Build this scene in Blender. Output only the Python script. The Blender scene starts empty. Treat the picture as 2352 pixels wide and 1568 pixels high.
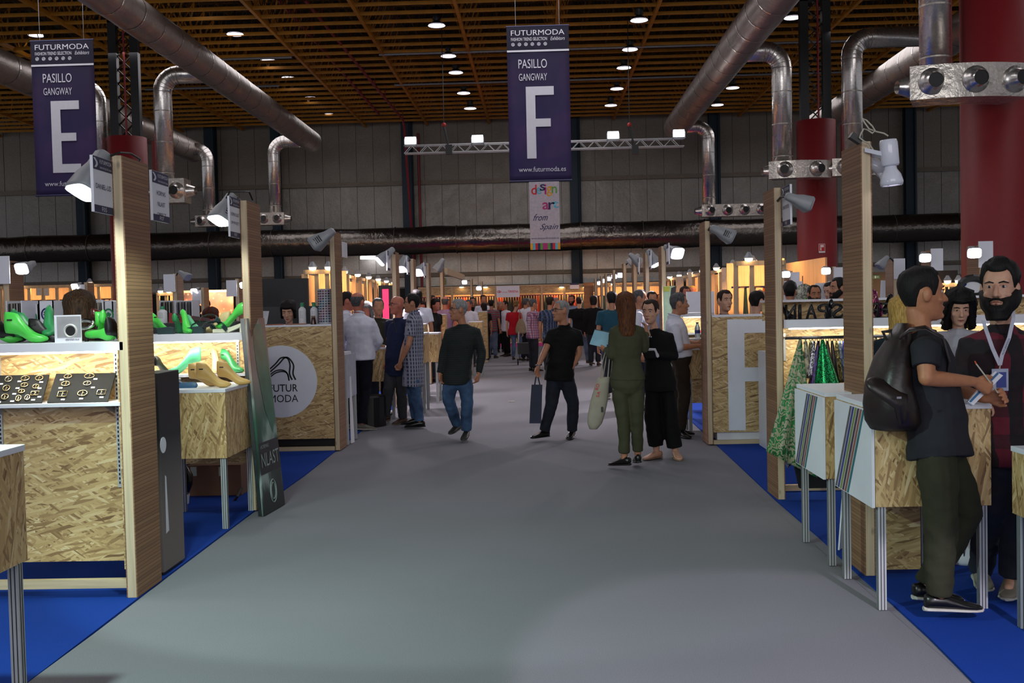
import bpy, math, random
from mathutils import Vector, Matrix, noise
rnd = random.Random(7)
SC = bpy.context.scene
V3 = Vector
# ---------------- camera, light, exposure ----------------
FPX, EYE = 2400.0, 1.61
CR = Matrix.Rotation(.0282, 3, 'Z') @ Matrix.Rotation(math.pi/2-.0344, 3, 'X') @ Matrix.Rotation(-.0227, 3, 'Z')
cd = bpy.data.cameras.new('camera'); cam = bpy.data.objects.new('camera', cd); SC.collection.objects.link(cam)
cd.sensor_width = 36; cd.lens = FPX*36/2352; cd.clip_end = 300
cam.matrix_world = Matrix.Translation((0, 0, EYE)) @ CR.to_4x4()
SC.camera = cam
SC.view_settings.view_transform = 'Standard'; SC.view_settings.look = 'None'
SC.view_settings.exposure = 0.32; SC.view_settings.gamma = 1
SC.view_settings.use_curve_mapping = False
wd = bpy.data.worlds.new('hall_air'); SC.world = wd; wd.use_nodes = True
wd.node_tree.nodes['Background'].inputs[0].default_value = (.51, .505, .56, 1)
wd.node_tree.nodes['Background'].inputs[1].default_value = .50

def area(name, loc, aim, sx, sy, power, col, spread=180):
    l = bpy.data.lights.new(name, 'AREA'); l.shape = 'RECTANGLE'; l.size = sx; l.size_y = sy
    l.energy = power; l.color = col; l.spread = math.radians(spread)
    o = bpy.data.objects.new(name, l); SC.collection.objects.link(o); o.location = loc
    o.rotation_euler = V3(aim).to_track_quat('-Z', 'Y').to_euler(); return o
def spot(name, loc, aim, power, col, ang=90, blend=.5, rad=.05):
    l = bpy.data.lights.new(name, 'SPOT'); l.energy = power; l.color = col; l.spot_size = math.radians(ang)
    l.spot_blend = blend; l.shadow_soft_size = rad
    o = bpy.data.objects.new(name, l); SC.collection.objects.link(o); o.location = loc
    o.rotation_euler = V3(aim).to_track_quat('-Z', 'Y').to_euler(); return o
# high-bay lamps of the hall, grouped into wide soft sources under the roof
for yy in (4, 13, 22, 33, 43):
    for xx in (-11, 0, 11):
        area('hall_light', (xx, yy, 9.3), (0, 0, -1), 5, 5, {4: 40, 13: 115, 22: 180, 33: 130, 43: 80}[yy], (1, .95, .99))

# added fill light far behind the camera, brightens upright faces turned towards it
area('added_front_fill', (0, -18, 6.5), (0, 1, -.16), 22, 7, 1300, (1, .99, 1.0))

# ---------------- pixel helpers (photograph 2352x1568) ----------------
def W(px, py, Y):
    d = CR @ V3(((px-1176)/FPX, (784-py)/FPX, -1)); t = Y/d.y
    return V3((d.x*t, Y, EYE+d.z*t))
def G(px, py, z=0.0):
    d = CR @ V3(((px-1176)/FPX, (784-py)/FPX, -1)); t = (z-EYE)/d.z
    return V3((d.x*t, d.y*t, z))

# ---------------- mesh builder ----------------
class M:
    def __init__(s): s.v = []; s.f = []; s.mi = []; s.cur = 0
    def add(s, vs, fs):
        b = len(s.v); s.v += [V3(p) for p in vs]
        s.f += [tuple(b+i for i in f) for f in fs]; s.mi += [s.cur]*len(fs); return s
    def box(s, x0, x1, y0, y1, z0, z1):
        return s.add([(x, y, z) for x in (x0, x1) for y in (y0, y1) for z in (z0, z1)],
            [(0,1,3,2),(4,6,7,5),(0,4,5,1),(2,3,7,6),(0,2,6,4),(1,5,7,3)])
    def bx(s, c, sz, R=None):
        h = [k/2 for k in sz]; R = R or Matrix.Identity(3); c = V3(c)
        return s.add([c+R@V3((x*h[0], y*h[1], z*h[2])) for x in (-1,1) for y in (-1,1) for z in (-1,1)],
            [(0,1,3,2),(4,6,7,5),(0,4,5,1),(2,3,7,6),(0,2,6,4),(1,5,7,3)])
    def loft(s, rings, cap=True, closed=True):
        n = len(rings[0]); vs = [p for r in rings for p in r]; fs = []
        for i in range(len(rings)-1):
            for j in range(n if closed else n-1):
                k = (j+1) % n
                fs.append((i*n+j, i*n+k, (i+1)*n+k, (i+1)*n+j))
        if cap: fs.append(tuple(range(n-1, -1, -1))); fs.append(tuple(range((len(rings)-1)*n, len(rings)*n)))
        return s.add(vs, fs)
    def tube(s, pts, r, n=8, cap=True, flat=1.0):
        pts = [V3(p) for p in pts]; rs = r if isinstance(r, (list, tuple)) else [r]*len(pts)
        rings = []; a = None
        for i, p in enumerate(pts):
            t = (pts[min(i+1, len(pts)-1)]-pts[max(i-1, 0)]).normalized()
            if a is None:
                a = t.orthogonal().normalized() if abs(t.z) < .9 else V3((1, 0, 0))
            a = (a-t*a.dot(t))
            a = a.normalized() if a.length > 1e-5 else t.orthogonal().normalized()
            b = t.cross(a)
            rings.append([p+a*rs[i]*math.cos(2*math.pi*j/n)+b*rs[i]*flat*math.sin(2*math.pi*j/n) for j in range(n)])
        return s.loft(rings, cap)
    def limb(s, pts, rs, n=14, flat=1.0):
        # tapered chain with rounded ends
        pts = [V3(p) for p in pts]; P = []; R = []
        t0 = (pts[0]-pts[1]).normalized(); t1 = (pts[-1]-pts[-2]).normalized()
        for a in (80, 55, 28): P.append(pts[0]+t0*rs[0]*math.sin(math.radians(a))); R.append(rs[0]*math.cos(math.radians(a)))
        P += pts; R += list(rs)
        for a in (28, 55, 80): P.append(pts[-1]+t1*rs[-1]*math.sin(math.radians(a))); R.append(rs[-1]*math.cos(math.radians(a)))
        return s.tube(P, R, n, True, flat)
    def lathe(s, prof, n=20, mat=None, cap=True):
        mt = mat or Matrix.Identity(4)
        return s.loft([[mt@V3((max(r, 1e-4)*math.cos(2*math.pi*j/n), max(r, 1e-4)*math.sin(2*math.pi*j/n), z)) for j in range(n)] for r, z in prof], cap)
    def ell(s, c, rx, ry, rz, R=None, n=12, m=8):
        R = R or Matrix.Identity(3); c = V3(c); rings = []
        for i in range(m+1):
            th = math.pi*(i+.02)/(m+.04); 
            rings.append([c+R@V3((rx*math.sin(th)*math.cos(2*math.pi*j/n), ry*math.sin(th)*math.sin(2*math.pi*j/n), -rz*math.cos(th))) for j in range(n)])
        return s.loft(rings)
    def slab(s, q, th):
        # q: 4 corners; extruded along -normal by th
        q = [V3(p) for p in q]; n = (q[1]-q[0]).cross(q[3]-q[0]).normalized()*th
        return s.add(q+[p-n for p in q], [(0,1,2,3),(7,6,5,4),(0,4,5,1),(1,5,6,2),(2,6,7,3),(3,7,4,0)])
    def prism(s, poly, o, u, v, th):
        o, u, v = V3(o), V3(u), V3(v); w = u.cross(v).normalized()*th; n = len(poly)
        a = [o+u*x+v*y for x, y in poly]
        return s.add(a+[p+w for p in a], [tuple(range(n-1, -1, -1)), tuple(range(n, 2*n))]+[(i, (i+1) % n, n+(i+1) % n, n+i) for i in range(n)])
    def torus(s, c, u, v, R, r, n=20, k=8, sx=1, sy=1):
        c, u, v = V3(c), V3(u), V3(v); w = u.cross(v)
        pts = []; rings = []
        for i in range(n):
            a = 2*math.pi*i/n; d = u*math.cos(a)*sx+v*math.sin(a)*sy
            rings.append([c+d*R+(d.normalized()*math.cos(2*math.pi*j/k)+w*math.sin(2*math.pi*j/k))*r for j in range(k)])
        rings.append(rings[0]); return s.loft(rings, False)
    def xf(s, mt):
        s.v = [mt@p for p in s.v]; return s

ORG = {}
def lk(o): SC.collection.objects.link(o); return o
def props(o, label=None, cat=None, group=None, kind=None):
    if label: o['label'] = label
    if cat: o['category'] = cat
    if group: o['group'] = group
    if kind: o['kind'] = kind
    return o
def thing(name, loc, label=None, cat=None, group=None, kind=None):
    o = lk(bpy.data.objects.new(name, None)); o.location = loc; o.empty_display_size = .1
    ORG[o.name] = V3(loc); return props(o, label, cat, group, kind)
def ob(name, m, mat, par=None, label=None, cat=None, group=None, kind=None, smooth=False, bev=0):
    if par is not None: L = ORG[par.name]
    else:
        xs = [p.x for p in m.v]; ys = [p.y for p in m.v]; L = V3(((min(xs)+max(xs))/2, (min(ys)+max(ys))/2, min(p.z for p in m.v)))
    me = bpy.data.meshes.new(name); me.from_pydata([p-L for p in m.v], [], m.f)
    mats = mat if isinstance(mat, (list, tuple)) else [mat]
    for k in mats: me.materials.append(k)
    if len(mats) > 1: me.polygons.foreach_set('material_index', m.mi)
    if smooth: me.polygons.foreach_set('use_smooth', [True]*len(me.polygons))
    me.update(); o = lk(bpy.data.objects.new(name, me))
    if par is not None: o.parent = par
    else: o.location = L
    ORG[o.name] = L
    if bev:
        b = o.modifiers.new('b', 'BEVEL'); b.width = bev; b.segments = 2; b.limit_method = 'ANGLE'
    return props(o, label, cat, group, kind)
def dup(root, loc, rz=None, label=None, parent=None):
    r = lk(root.copy()); r.location = loc
    if rz is not None: r.rotation_euler = (0, 0, rz)
    if label: r['label'] = label
    def rec(a, b):
        for ch in list(a.children):
            c = lk(ch.copy()); c.parent = b; rec(ch, c)
    rec(root, r); ORG[r.name] = V3(loc); return r

# ---------------- materials ----------------
MC = {}
def srgb(h):
    c = [int(h[i:i+2], 16)/255 for i in (0, 2, 4)]
    return tuple(((x+.055)/1.055)**2.4 if x > .04 else x/12.92 for x in c)
class NT:
    def __init__(s, name):
        s.m = bpy.data.materials.new(name); s.m.use_nodes = True; s.t = s.m.node_tree
        s.b = s.t.nodes['Principled BSDF']; s.geo = None
    def n(s, typ, **kw):
        o = s.t.nodes.new(typ)
        for k, v in kw.items():
            if k.startswith('i_'):
                key = k[2:]; o.inputs[int(key) if key.isdigit() else key.replace('_', ' ')].default_value = v
            else: setattr(o, k, v)
        return o
    def l(s, a, b): s.t.links.new(a, b)
    def pos(s, mode='obj'):
        if mode == 'obj': return s.n('ShaderNodeTexCoord').outputs['Object']
        return s.n('ShaderNodeNewGeometry').outputs['Position']
    def math(s, op, a, b=0, c=None):
        o = s.n('ShaderNodeMath', operation=op)
        for i, x in enumerate((a, b) if c is None else (a, b, c)):
            if isinstance(x, (int, float)): o.inputs[i].default_value = x
            else: s.l(x, o.inputs[i])
        return o.outputs[0]
    def mix(s, fac, a, b, mode='MIX'):
        o = s.n('ShaderNodeMix', data_type='RGBA', blend_type=mode)
        for inp, x in ((o.inputs[0], fac), (o.inputs[6], a), (o.inputs[7], b)):
            if isinstance(x, (int, float)): inp.default_value = x
            elif isinstance(x, tuple): inp.default_value = (*x[:3], 1)
            else: s.l(x, inp)
        return o.outputs[2]
    def ramp(s, fac, stops, interp='LINEAR'):
        o = s.n('ShaderNodeValToRGB'); o.color_ramp.interpolation = interp; e = o.color_ramp.elements
        while len(e) < len(stops): e.new(.5)
        for k, (p, c) in zip(e, stops): k.position = p; k.color = (*c, 1) if len(c) == 3 else c
        s.l(fac, o.inputs[0]); return o.outputs[0]
    def noise(s, vec, scale, detail=3, out=0, rough=.5):
        o = s.n('ShaderNodeTexNoise', i_Scale=scale, i_Detail=detail, i_Roughness=rough); s.l(vec, o.inputs['Vector']); return o.outputs[out]
    def bump(s, h, strength, dist=.01):
        o = s.n('ShaderNodeBump', i_Strength=strength, i_Distance=dist); s.l(h, o.inputs['Height']); s.l(o.outputs[0], s.b.inputs['Normal'])
    def map(s, vec, sc, rot=(0, 0, 0), loc=(0, 0, 0)):
        o = s.n('ShaderNodeMapping'); o.inputs['Scale'].default_value = sc; o.inputs['Rotation'].default_value = rot; o.inputs['Location'].default_value = loc
        s.l(vec, o.inputs[0]); return o.outputs[0]
def pm(name, col, rough=.6, metal=0, var=.12, scale=12, bump=.0, bscale=60, emit=0, alpha=1, spec=.5, trans=0, sheen=0):
    if name in MC: return MC[name]
    if isinstance(col, str): col = srgb(col)
    s = NT(name); v = s.pos()
    nz = s.noise(v, scale, 4)
    lo = tuple(c*(1-var) for c in col); hi = tuple(min(1, c*(1+var)) for c in col)
    c = s.ramp(nz, [(.3, lo), (.7, hi)])
    s.l(c, s.b.inputs['Base Color']); s.b.inputs['Roughness'].default_value = rough; s.b.inputs['Metallic'].default_value = metal
    s.b.inputs['Specular IOR Level'].default_value = spec
    if bump: s.bump(s.noise(v, bscale, 3), bump, .01)
    if emit:
        s.l(c, s.b.inputs['Emission Color']); s.b.inputs['Emission Strength'].default_value = emit
    if trans: s.b.inputs['Transmission Weight'].default_value = trans
    if alpha < 1: s.b.inputs['Alpha'].default_value = alpha
    if sheen: s.b.inputs['Sheen Weight'].default_value = sheen
    MC[name] = s.m; return s.m
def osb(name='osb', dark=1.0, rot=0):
    if name in MC: return MC[name]
    s = NT(name); p = s.pos('geo'); sp = s.n('ShaderNodeSeparateXYZ'); s.l(p, sp.inputs[0])
    u = s.math('ADD', sp.outputs[0], sp.outputs[1]); cb = s.n('ShaderNodeCombineXYZ')
    if rot: s.l(sp.outputs[2], cb.inputs[0]); s.l(u, cb.inputs[1])
    else: s.l(u, cb.inputs[0]); s.l(sp.outputs[2], cb.inputs[1])
    vec = cb.outputs[0]
    wob = s.noise(s.map(vec, (7, 7, 7)), 1, 2, 1); wv = s.n('ShaderNodeVectorMath', operation='MULTIPLY_ADD')
    s.l(wob, wv.inputs[0]); wv.inputs[1].default_value = (.018, .018, 0); s.l(vec, wv.inputs[2]); vec = wv.outputs[0]
    cols = [(0, (.16, .08, .03)), (.08, (.30, .175, .07)), (.3, (.46, .30, .125)), (.62, (.56, .385, .165)), (.9, (.66, .48, .23)), (1, (.78, .63, .37))]
    cols = [(a, tuple(x*dark for x in c)) for a, c in cols]
    res = None; hs = None
    for k, (ang, sx, sy) in enumerate(((.08, 11, 78), (-.55, 13, 84), (.62, 12, 90), (-.22, 9, 70))):
        mv = s.map(vec, (sx, sy, 1), (0, 0, 0)); 
        rt = s.n('ShaderNodeVectorRotate', rotation_type='Z_AXIS'); s.l(vec, rt.inputs['Vector']); rt.inputs['Angle'].default_value = ang
        mv = s.map(rt.outputs[0], (sx, sy, 1), (0, 0, 0), (k*7.3, k*3.1, 0))
        vo = s.n('ShaderNodeTexVoronoi', voronoi_dimensions='2D', i_Scale=1.0, i_Randomness=1.0); s.l(mv, vo.inputs['Vector'])
        sc = s.n('ShaderNodeSeparateColor'); s.l(vo.outputs['Color'], sc.inputs[0])
        grain = s.noise(s.map(rt.outputs[0], (30, 500, 1)), 1, 2)
        val = s.math('MULTIPLY_ADD', grain, .25, s.math('MULTIPLY_ADD', sc.outputs[0], .95, -.1))
        col = s.ramp(val, cols)
        if res is None: res = col; hs = sc.outputs[0]
        else:
            msk = s.math('GREATER_THAN', sc.outputs[1], .55); res = s.mix(msk, res, col)
            mm = s.n('ShaderNodeMix'); s.l(msk, mm.inputs[0]); s.l(hs, mm.inputs[2]); s.l(sc.outputs[0], mm.inputs[3]); hs = mm.outputs[0]
    s.l(res, s.b.inputs['Base Color']); s.b.inputs['Roughness'].default_value = .5
    s.bump(hs, .10, .003); MC[name] = s.m; return s.m
def wood(name, col, axis=2, sc=1.0, knots=True, dark=.75):
    if name in MC: return MC[name]
    s = NT(name); p = s.pos('geo'); st = [60*sc]*3; st[axis] = 2.0*sc
    g = s.noise(s.map(p, tuple(st)), 1, 4); c = s.ramp(g, [(.3, tuple(x*dark for x in col)), (.62, col)])
    if knots:
        k = s.n('ShaderNodeTexVoronoi', i_Scale=1.0, i_Randomness=1); ks = [7]*3; ks[axis] = 3.2
        s.l(s.map(p, tuple(ks)), k.inputs['Vector']); f = s.ramp(k.outputs[0], [(.03, (1, 1, 1)), (.1, (0, 0, 0))])
        c = s.mix(f, c, tuple(x*.42 for x in col))
    s.l(c, s.b.inputs['Base Color']); s.b.inputs['Roughness'].default_value = .55; s.bump(g, .1, .002)
    MC[name] = s.m; return s.m
def slatmat():
    if 'reed' in MC: return MC['reed']
    s = NT('reed'); p = s.pos('geo'); sp = s.n('ShaderNodeSeparateXYZ'); s.l(p, sp.inputs[0])
    z = s.math('MULTIPLY', s.math('ADD', sp.outputs[2], s.math('MULTIPLY', sp.outputs[1], .0)), 48); fl = s.math('FLOOR', z); fr = s.math('FRACT', z)
    wn = s.n('ShaderNodeTexWhiteNoise', noise_dimensions='1D'); s.l(fl, wn.inputs['W'])
    g = s.noise(s.map(p, (6, 6, 300)), 1, 3)
    v = s.math('MULTIPLY_ADD', wn.outputs[0], .5, s.math('MULTIPLY', g, .5))
    c = s.ramp(v, [(.2, srgb('7c5a3f')), (.5, srgb('896547')), (.8, srgb('967150'))])
    gap = s.math('LESS_THAN', fr, .12); c = s.mix(gap, c, srgb('55402e'))
    s.l(c, s.b.inputs['Base Color']); s.b.inputs['Roughness'].default_value = .6
    s.bump(s.ramp(fr, [(0, (0, 0, 0)), (.2, (1, 1, 1)), (.85, (1, 1, 1)), (1, (0, 0, 0))]), .15, .002)
    MC['reed'] = s.m; return s.m
def carpet(name, c1, c2):
    s = NT(name); p = s.pos('geo'); n1 = s.noise(p, 260, 3, 0, .7); n2 = s.noise(p, 1.2, 3)
    c = s.ramp(n1, [(.3, srgb(c1)), (.7, srgb(c2))]); c = s.mix(s.math('MULTIPLY', n2, .18), c, tuple(x*.5 for x in srgb(c1)))
    s.l(c, s.b.inputs['Base Color']); s.b.inputs['Roughness'].default_value = .95; s.b.inputs['Specular IOR Level'].default_value = .1
    s.bump(n1, .4, .003); return s.m
def foil(name, col, rough=.3, wr=3.0, st=.5, metal=.95, seam=0, ax=1):
    if name in MC: return MC[name]
    s = NT(name); p = s.pos('geo'); n = s.noise(p, wr, 4, 0, .6); n2 = s.noise(p, wr*9, 3)
    c = s.ramp(n2, [(.3, tuple(x*.8 for x in col)), (.7, col)])
    s.l(c, s.b.inputs['Base Color']); s.b.inputs['Metallic'].default_value = metal
    s.l(s.math('MULTIPLY_ADD', n, .3, rough-.15), s.b.inputs['Roughness']); s.bump(n, st, .08)
    MC[name] = s.m; return s.m
def plaid(name, base, a, b, sx=28, sz=22, w=.35):
    s = NT(name); p = s.pos(); sp = s.n('ShaderNodeSeparateXYZ'); s.l(p, sp.inputs[0])
    wv = s.noise(p, 6, 2); uu = s.math('ADD', s.math('ADD', sp.outputs[0], s.math('MULTIPLY', sp.outputs[1], .6)), s.math('MULTIPLY', wv, .02))
    def band(x, k, ph, th): return s.math('LESS_THAN', s.math('FRACT', s.math('MULTIPLY_ADD', x, k, ph)), th)
    c = s.mix(s.math('MULTIPLY', band(uu, sx, 0, w), .85), base, a)
    c = s.mix(s.math('MULTIPLY', band(sp.outputs[2], sz, .2, w), .6), c, b)
    c = s.mix(s.math('MULTIPLY', band(uu, sx, .55, w*.35), .7), c, b)
    s.l(c, s.b.inputs['Base Color']); s.b.inputs['Roughness'].default_value = .85; s.bump(s.noise(p, 14, 3), .5, .02)
    return s.m
def stripes(name, a, b, k=45, w=.25):
    s = NT(name); p = s.pos(); sp = s.n('ShaderNodeSeparateXYZ'); s.l(p, sp.inputs[0])
    f = s.math('LESS_THAN', s.math('FRACT', s.math('MULTIPLY', s.math('ADD', sp.outputs[2], s.math('MULTIPLY', s.noise(p, 4, 2), .04)), k)), w)
    s.l(s.mix(f, a, b), s.b.inputs['Base Color']); s.b.inputs['Roughness'].default_value = .85; s.bump(s.noise(p, 14, 3), .5, .02); return s.m
def denim(name, a, b):
    s = NT(name); p = s.pos(); n = s.noise(p, 5, 3); n2 = s.noise(p, 200, 2)
    c = s.ramp(n, [(.35, srgb(a)), (.68, srgb(b))]); s.l(s.mix(s.math('MULTIPLY', n2, .25), c, srgb(a)), s.b.inputs['Base Color'])
    s.b.inputs['Roughness'].default_value = .85; s.bump(s.noise(s.map(p, (14, 14, 7)), 1, 3), .6, .02); return s.m
def cloth(name, col, rough=.85, br=.5): return pm('cloth_'+name, col, rough, 0, .08, 8, br, 16, spec=.25)

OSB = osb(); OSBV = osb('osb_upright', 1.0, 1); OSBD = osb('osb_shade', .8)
PINE = wood('pine', (.62, .49, .32)); PINEH = wood('pine_rail', (.62, .49, .30), 0); PINEY = wood('pine_depth', (.6, .47, .29), 1)
REED = slatmat(); WHITE = pm('white_laminate', 'e2e4ec', .35, var=.02); WARMPINE = wood('stud_pine', (.62, .43, .24)); PLY = wood('plywood', (.62, .42, .22), 2, .4, False)
ALU = pm('ribbed_aluminium', 'b4b7b8', .4, .25, .05); DKALU = pm('groove', '3a3c3e', .6, .5)
BLACK = pm('black_plastic', '0d0d0e', .45, var=.1); DKGREY = pm('dark_grey', '23252a', .5); GREYPL = pm('grey_plastic', '8e9296', .4, var=.05)
CHROME = pm('chrome', 'cfcfcf', .12, 1, .02); NAVYP = pm('navy_print', '23264a', .5); WHITEP = pm('white_print', 'd4d5dd', .5, var=.02)
FOIL = foil('duct_foil', (.42, .38, .34), .42, 2.0, .4, .75); FOILB = foil('branch_foil', (.78, .75, .71), .27, 2.5, .12, .92); BOXFOIL = foil('box_foil', (.60, .56, .50), .28, 3.0, .45, .7)
GLOW = pm('lamp_glow', (1, .97, 1), emit=14, var=0); GLOWG = pm('lamp_glow_cool', (.9, 1, .95), emit=9, var=0); GLOWW = pm('lamp_glow_warm', (1, .72, .42), emit=7, var=0)
GLOWV = pm('lamp_glow_violet', (.93, .84, 1), emit=9, var=0)

# ---------------- lettering ----------------
def text(par, s, c, u, v, w, h, mat, name='lettering', bold=0.0, shear=0, ext=.0015, label=None):
    """flat raised lettering: box w x h centred at c, u right, v up"""
    cu = bpy.data.curves.new(name, 'FONT'); cu.body = s; cu.align_x = 'CENTER'; cu.size = 1; cu.offset = 0 if 'M' in s else bold*.25; cu.shear = shear; cu.resolution_u = 3
    t = lk(bpy.data.objects.new(name, cu)); dg = bpy.context.evaluated_depsgraph_get()
    me = bpy.data.meshes.new_from_object(t.evaluated_get(dg)); bpy.data.objects.remove(t); bpy.data.curves.remove(cu)
    if not len(me.vertices): return None
    xs = [q.co.x for q in me.vertices]; ys = [q.co.y for q in me.vertices]; x0, x1, y0, y1 = min(xs), max(xs), min(ys), max(ys)
    c, u, v = V3(c), V3(u).normalized(), V3(v).normalized(); nn = u.cross(v); L = ORG[par.name]
    for q in me.vertices:
        q.co = c+u*((q.co.x-(x0+x1)/2)*w/(x1-x0))+v*((q.co.y-(y0+y1)/2)*h/(y1-y0))+nn*ext-L
    me.materials.append(mat); o = lk(bpy.data.objects.new(name, me)); o.parent = par; ORG[o.name] = L
    if label: o['label'] = label
    return o
X, Y_, Z = V3((1, 0, 0)), V3((0, 1, 0)), V3((0, 0, 1))
# ================= setting =================
GREYC = carpet('grey_carpet', '6a6b70', '8a8a90'); BLUEC = carpet('blue_carpet', '10307c', '1c45a2'); PINKC = carpet('pink_carpet', 'b0307a', 'd04a96')
m = M().box(-32, 30, -6, 52, -.2, -.012)
floor = ob('floor', m, GREYC, kind='structure')
# grey aisle runner and blue stand carpets as their own thin sheets
m = M(); m.add([(-2.28, -6, -.004), (1.74, -6, -.004), (1.80, 42.5, -.004), (-2.42, 42.5, -.004)], [(0, 1, 2, 3)])
ob('aisle_carpet', M().box(-2.3, 1.76, -6, 42.5, -.012, -.004), GREYC, kind='structure')
edgeR = [G(2240, 1568), G(2132, 1460), G(2050, 1385), G(1977, 1322), G(1885, 1235), G(1782, 1147), G(1700, 1070), G(1570, 950), G(1480, 880)]
poly = [(1.62, -6), (1.62, 3)]+[(p.x, p.y) for p in edgeR]+[(1.80, 40.8), (6.2, 40.8), (6.2, -6)]
ob('stand_carpet_right', M().prism(poly, (0, 0, -.012), X, Y_, .012), BLUEC, kind='structure')
edgeL = [G(60, 1568), G(370, 1332), G(580, 1175), G(700, 1090), G(840, 980)]
poly = [(-6.4, -6), (-2.27, -6)]+[(p.x, p.y) for p in edgeL]+[(-2.35, 40.8), (-6.4, 40.8)]
ob('stand_carpet_left', M().prism(poly, (0, 0, -.012), X, Y_, .012), BLUEC, kind='structure')
ob('cross_aisle_carpet', M().box(-7, 7, 40.9, 44.5, -.012, .003), PINKC, kind='structure')

WY = 51.0
WALLM = foil('cladding', (.26, .25, .225), .42, 1.6, .4, .5); WALLD = foil('cladding_dark', (.24, .22, .185), .5, 1.5, .3, .3)
FOILP = foil('cladding_bright', (.44, .43, .40), .40, 1.3, .3, .5)
wall = ob('wall_back', M().box(-32, 30, WY+.1, WY+.4, 0, 13.2), WALLD, kind='structure')
def zz(py, Yd=WY): return W(1242, py, Yd).z
rows = [(zz(412), zz(268), WALLD), (zz(520), zz(414), WALLM), (zz(621), zz(575), FOILP), (zz(652), zz(630), FOILP)]
for (z0, z1, mt) in rows:
    a = M().box(-.405, .405, -.03, .03, 0, z1-z0-.03)
    src = None; xx = -30.0
    while xx < 28.8:
        if src is None:
            src = ob('wall_panel', a, mt, wall); src.location = V3((xx, WY+.06, z0+.015))-ORG[wall.name]; src['kind'] = 'structure'
            me = src.data
            for q in me.vertices: q.co = q.co+ORG[wall.name]
        else:
            c = lk(src.copy()); c.location = V3((xx, WY+.06+rnd.uniform(-.012, .012), z0+.015))-ORG[wall.name]; c.parent = wall
        xx += .83
RAIL = pm('wall_rail', '6f675c', .5, .5); BLUEST = pm('blue_steel', '1d2f3c', .5, .3); DKWALL = pm('dark_wall', '151412', .8)
for k, (py, h) in enumerate(((266, .16), (413, .2), (627, .1))):
    z = zz(py); ob('trim_%d' % (k+1), M().box(-30, 29, WY-.12, WY, z-h/2, z+h/2), RAIL, kind='structure')
ob('trim_4', M().box(-30, 29, WY-.2, WY, 0, zz(655)), pm('dark_cladding', '1f1e1b', .8), kind='structure')
for k, px in enumerate((196, 492, 640, 940, 1322, 1640, 2086)):
    x = W(px, 470, WY).x; w = .26 if px != 640 else .2
    m = M().box(x-w, x+w, WY-.5, WY-.45, 0, 11.2).box(x-w, x+w, WY-.15, WY-.1, 0, 11.2).box(x-.03, x+.03, WY-.46, WY-.14, 0, 11.2)
    m.tube([(x+.18, WY-.55, 0), (x+.18, WY-.55, 11.2)], .06, 8)
    ob('wall_column', m, BLUEST, label='dark blue steel wall column %s' % ('far left behind the letter E banner', 'left of the second left post lamp', 'behind the left vertical duct with nozzle box', 'left end of the lighting truss', 'behind the right edge of the letter F banner', 'behind the third right post lamp', 'behind the backpack man near the red column')[k], cat='column', group='blue steel columns on the back wall')
# roof deck and space frame
roof = ob('ceiling', M().box(-32, 30, -6, 51.4, 12.3, 12.5), pm('roof_deck', '0d0b08', .9), kind='structure')
YEL = pm('yellow_steel', 'b87c18', .55, .1, .15, 3); YELD = pm('yellow_web', '5c4010', .6, .1, .15, 3)
ZL, ZU = 10.5, 11.6
sx_ = W(925, 100, 42.3).x
for k_ in range(-2, 3): x_ = sx_+12*k_; ob('skylight_strip', M().box(x_-.35, x_+.35, 20, 50.8, 12.24, 12.3), pm('skylight_grey', '4a4644', .5), roof)
jm = M().box(-31, 29, -.035, .035, -.05, .05); src = None; yy = 26.0
while yy < 50.6:
    if src is None:
        src = ob('roof_joist', jm, YEL, roof)
        for q in src.data.vertices: q.co = q.co+ORG[roof.name]
    else: src2 = lk(src.copy()); src2.parent = roof
    (src if yy == 26.0 else src2).location = V3((0, yy, ZL))-ORG[roof.name]; yy += .95
src = None
for k in range(20):
    x = -29.3+3.0*k
    if src is None:
        src = ob('roof_beam', M().box(-.05, .05, 24, 50.9, -.09, .05), YEL, roof); o = src
        for q in src.data.vertices: q.co = q.co+ORG[roof.name]
    else: o = lk(src.copy()); o.parent = roof
    o.location = V3((x, 0, ZL))-ORG[roof.name]
m = M(); yy = 26.0; r = .017
while yy < 50.6:
    x = -30.8
    while x < 28.8:
        a = V3((x, yy, ZL)); b = V3((x+.3, yy+.2, ZU)); c = V3((x+.6, yy, ZL))
        for p, q in ((a, b), (b, c)): m.tube([p, q], r, 3, False)
        x += .6
    yy += .95
ob('frame_web', m, YELD, roof, kind='stuff')
m = M(); yy = 26.25
while yy < 50.6: m.box(-31, 29, yy-.03, yy+.03, ZU-.04, ZU+.04); yy += .95
for k in range(60): m.box(-30.3+k-.02, -30.3+k+.02, 25, 51, ZU-.03, ZU+.05)
ob('upper_chord', m, YELD, roof, kind='stuff')
m = M()
for k in range(20):
    x = -29.3+3.0*k; yy = 24.0
    while yy < 50: 
        for sx in (-.45, .45): m.tube([(x, yy, ZL), (x+sx, yy+.5, ZU)], .03, 3, False).tube([(x+sx, yy+.5, ZU), (x, yy+1, ZL)], .03, 3, False)
        yy += 1.0
ob('beam_web', m, YEL, roof, kind='stuff')
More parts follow.
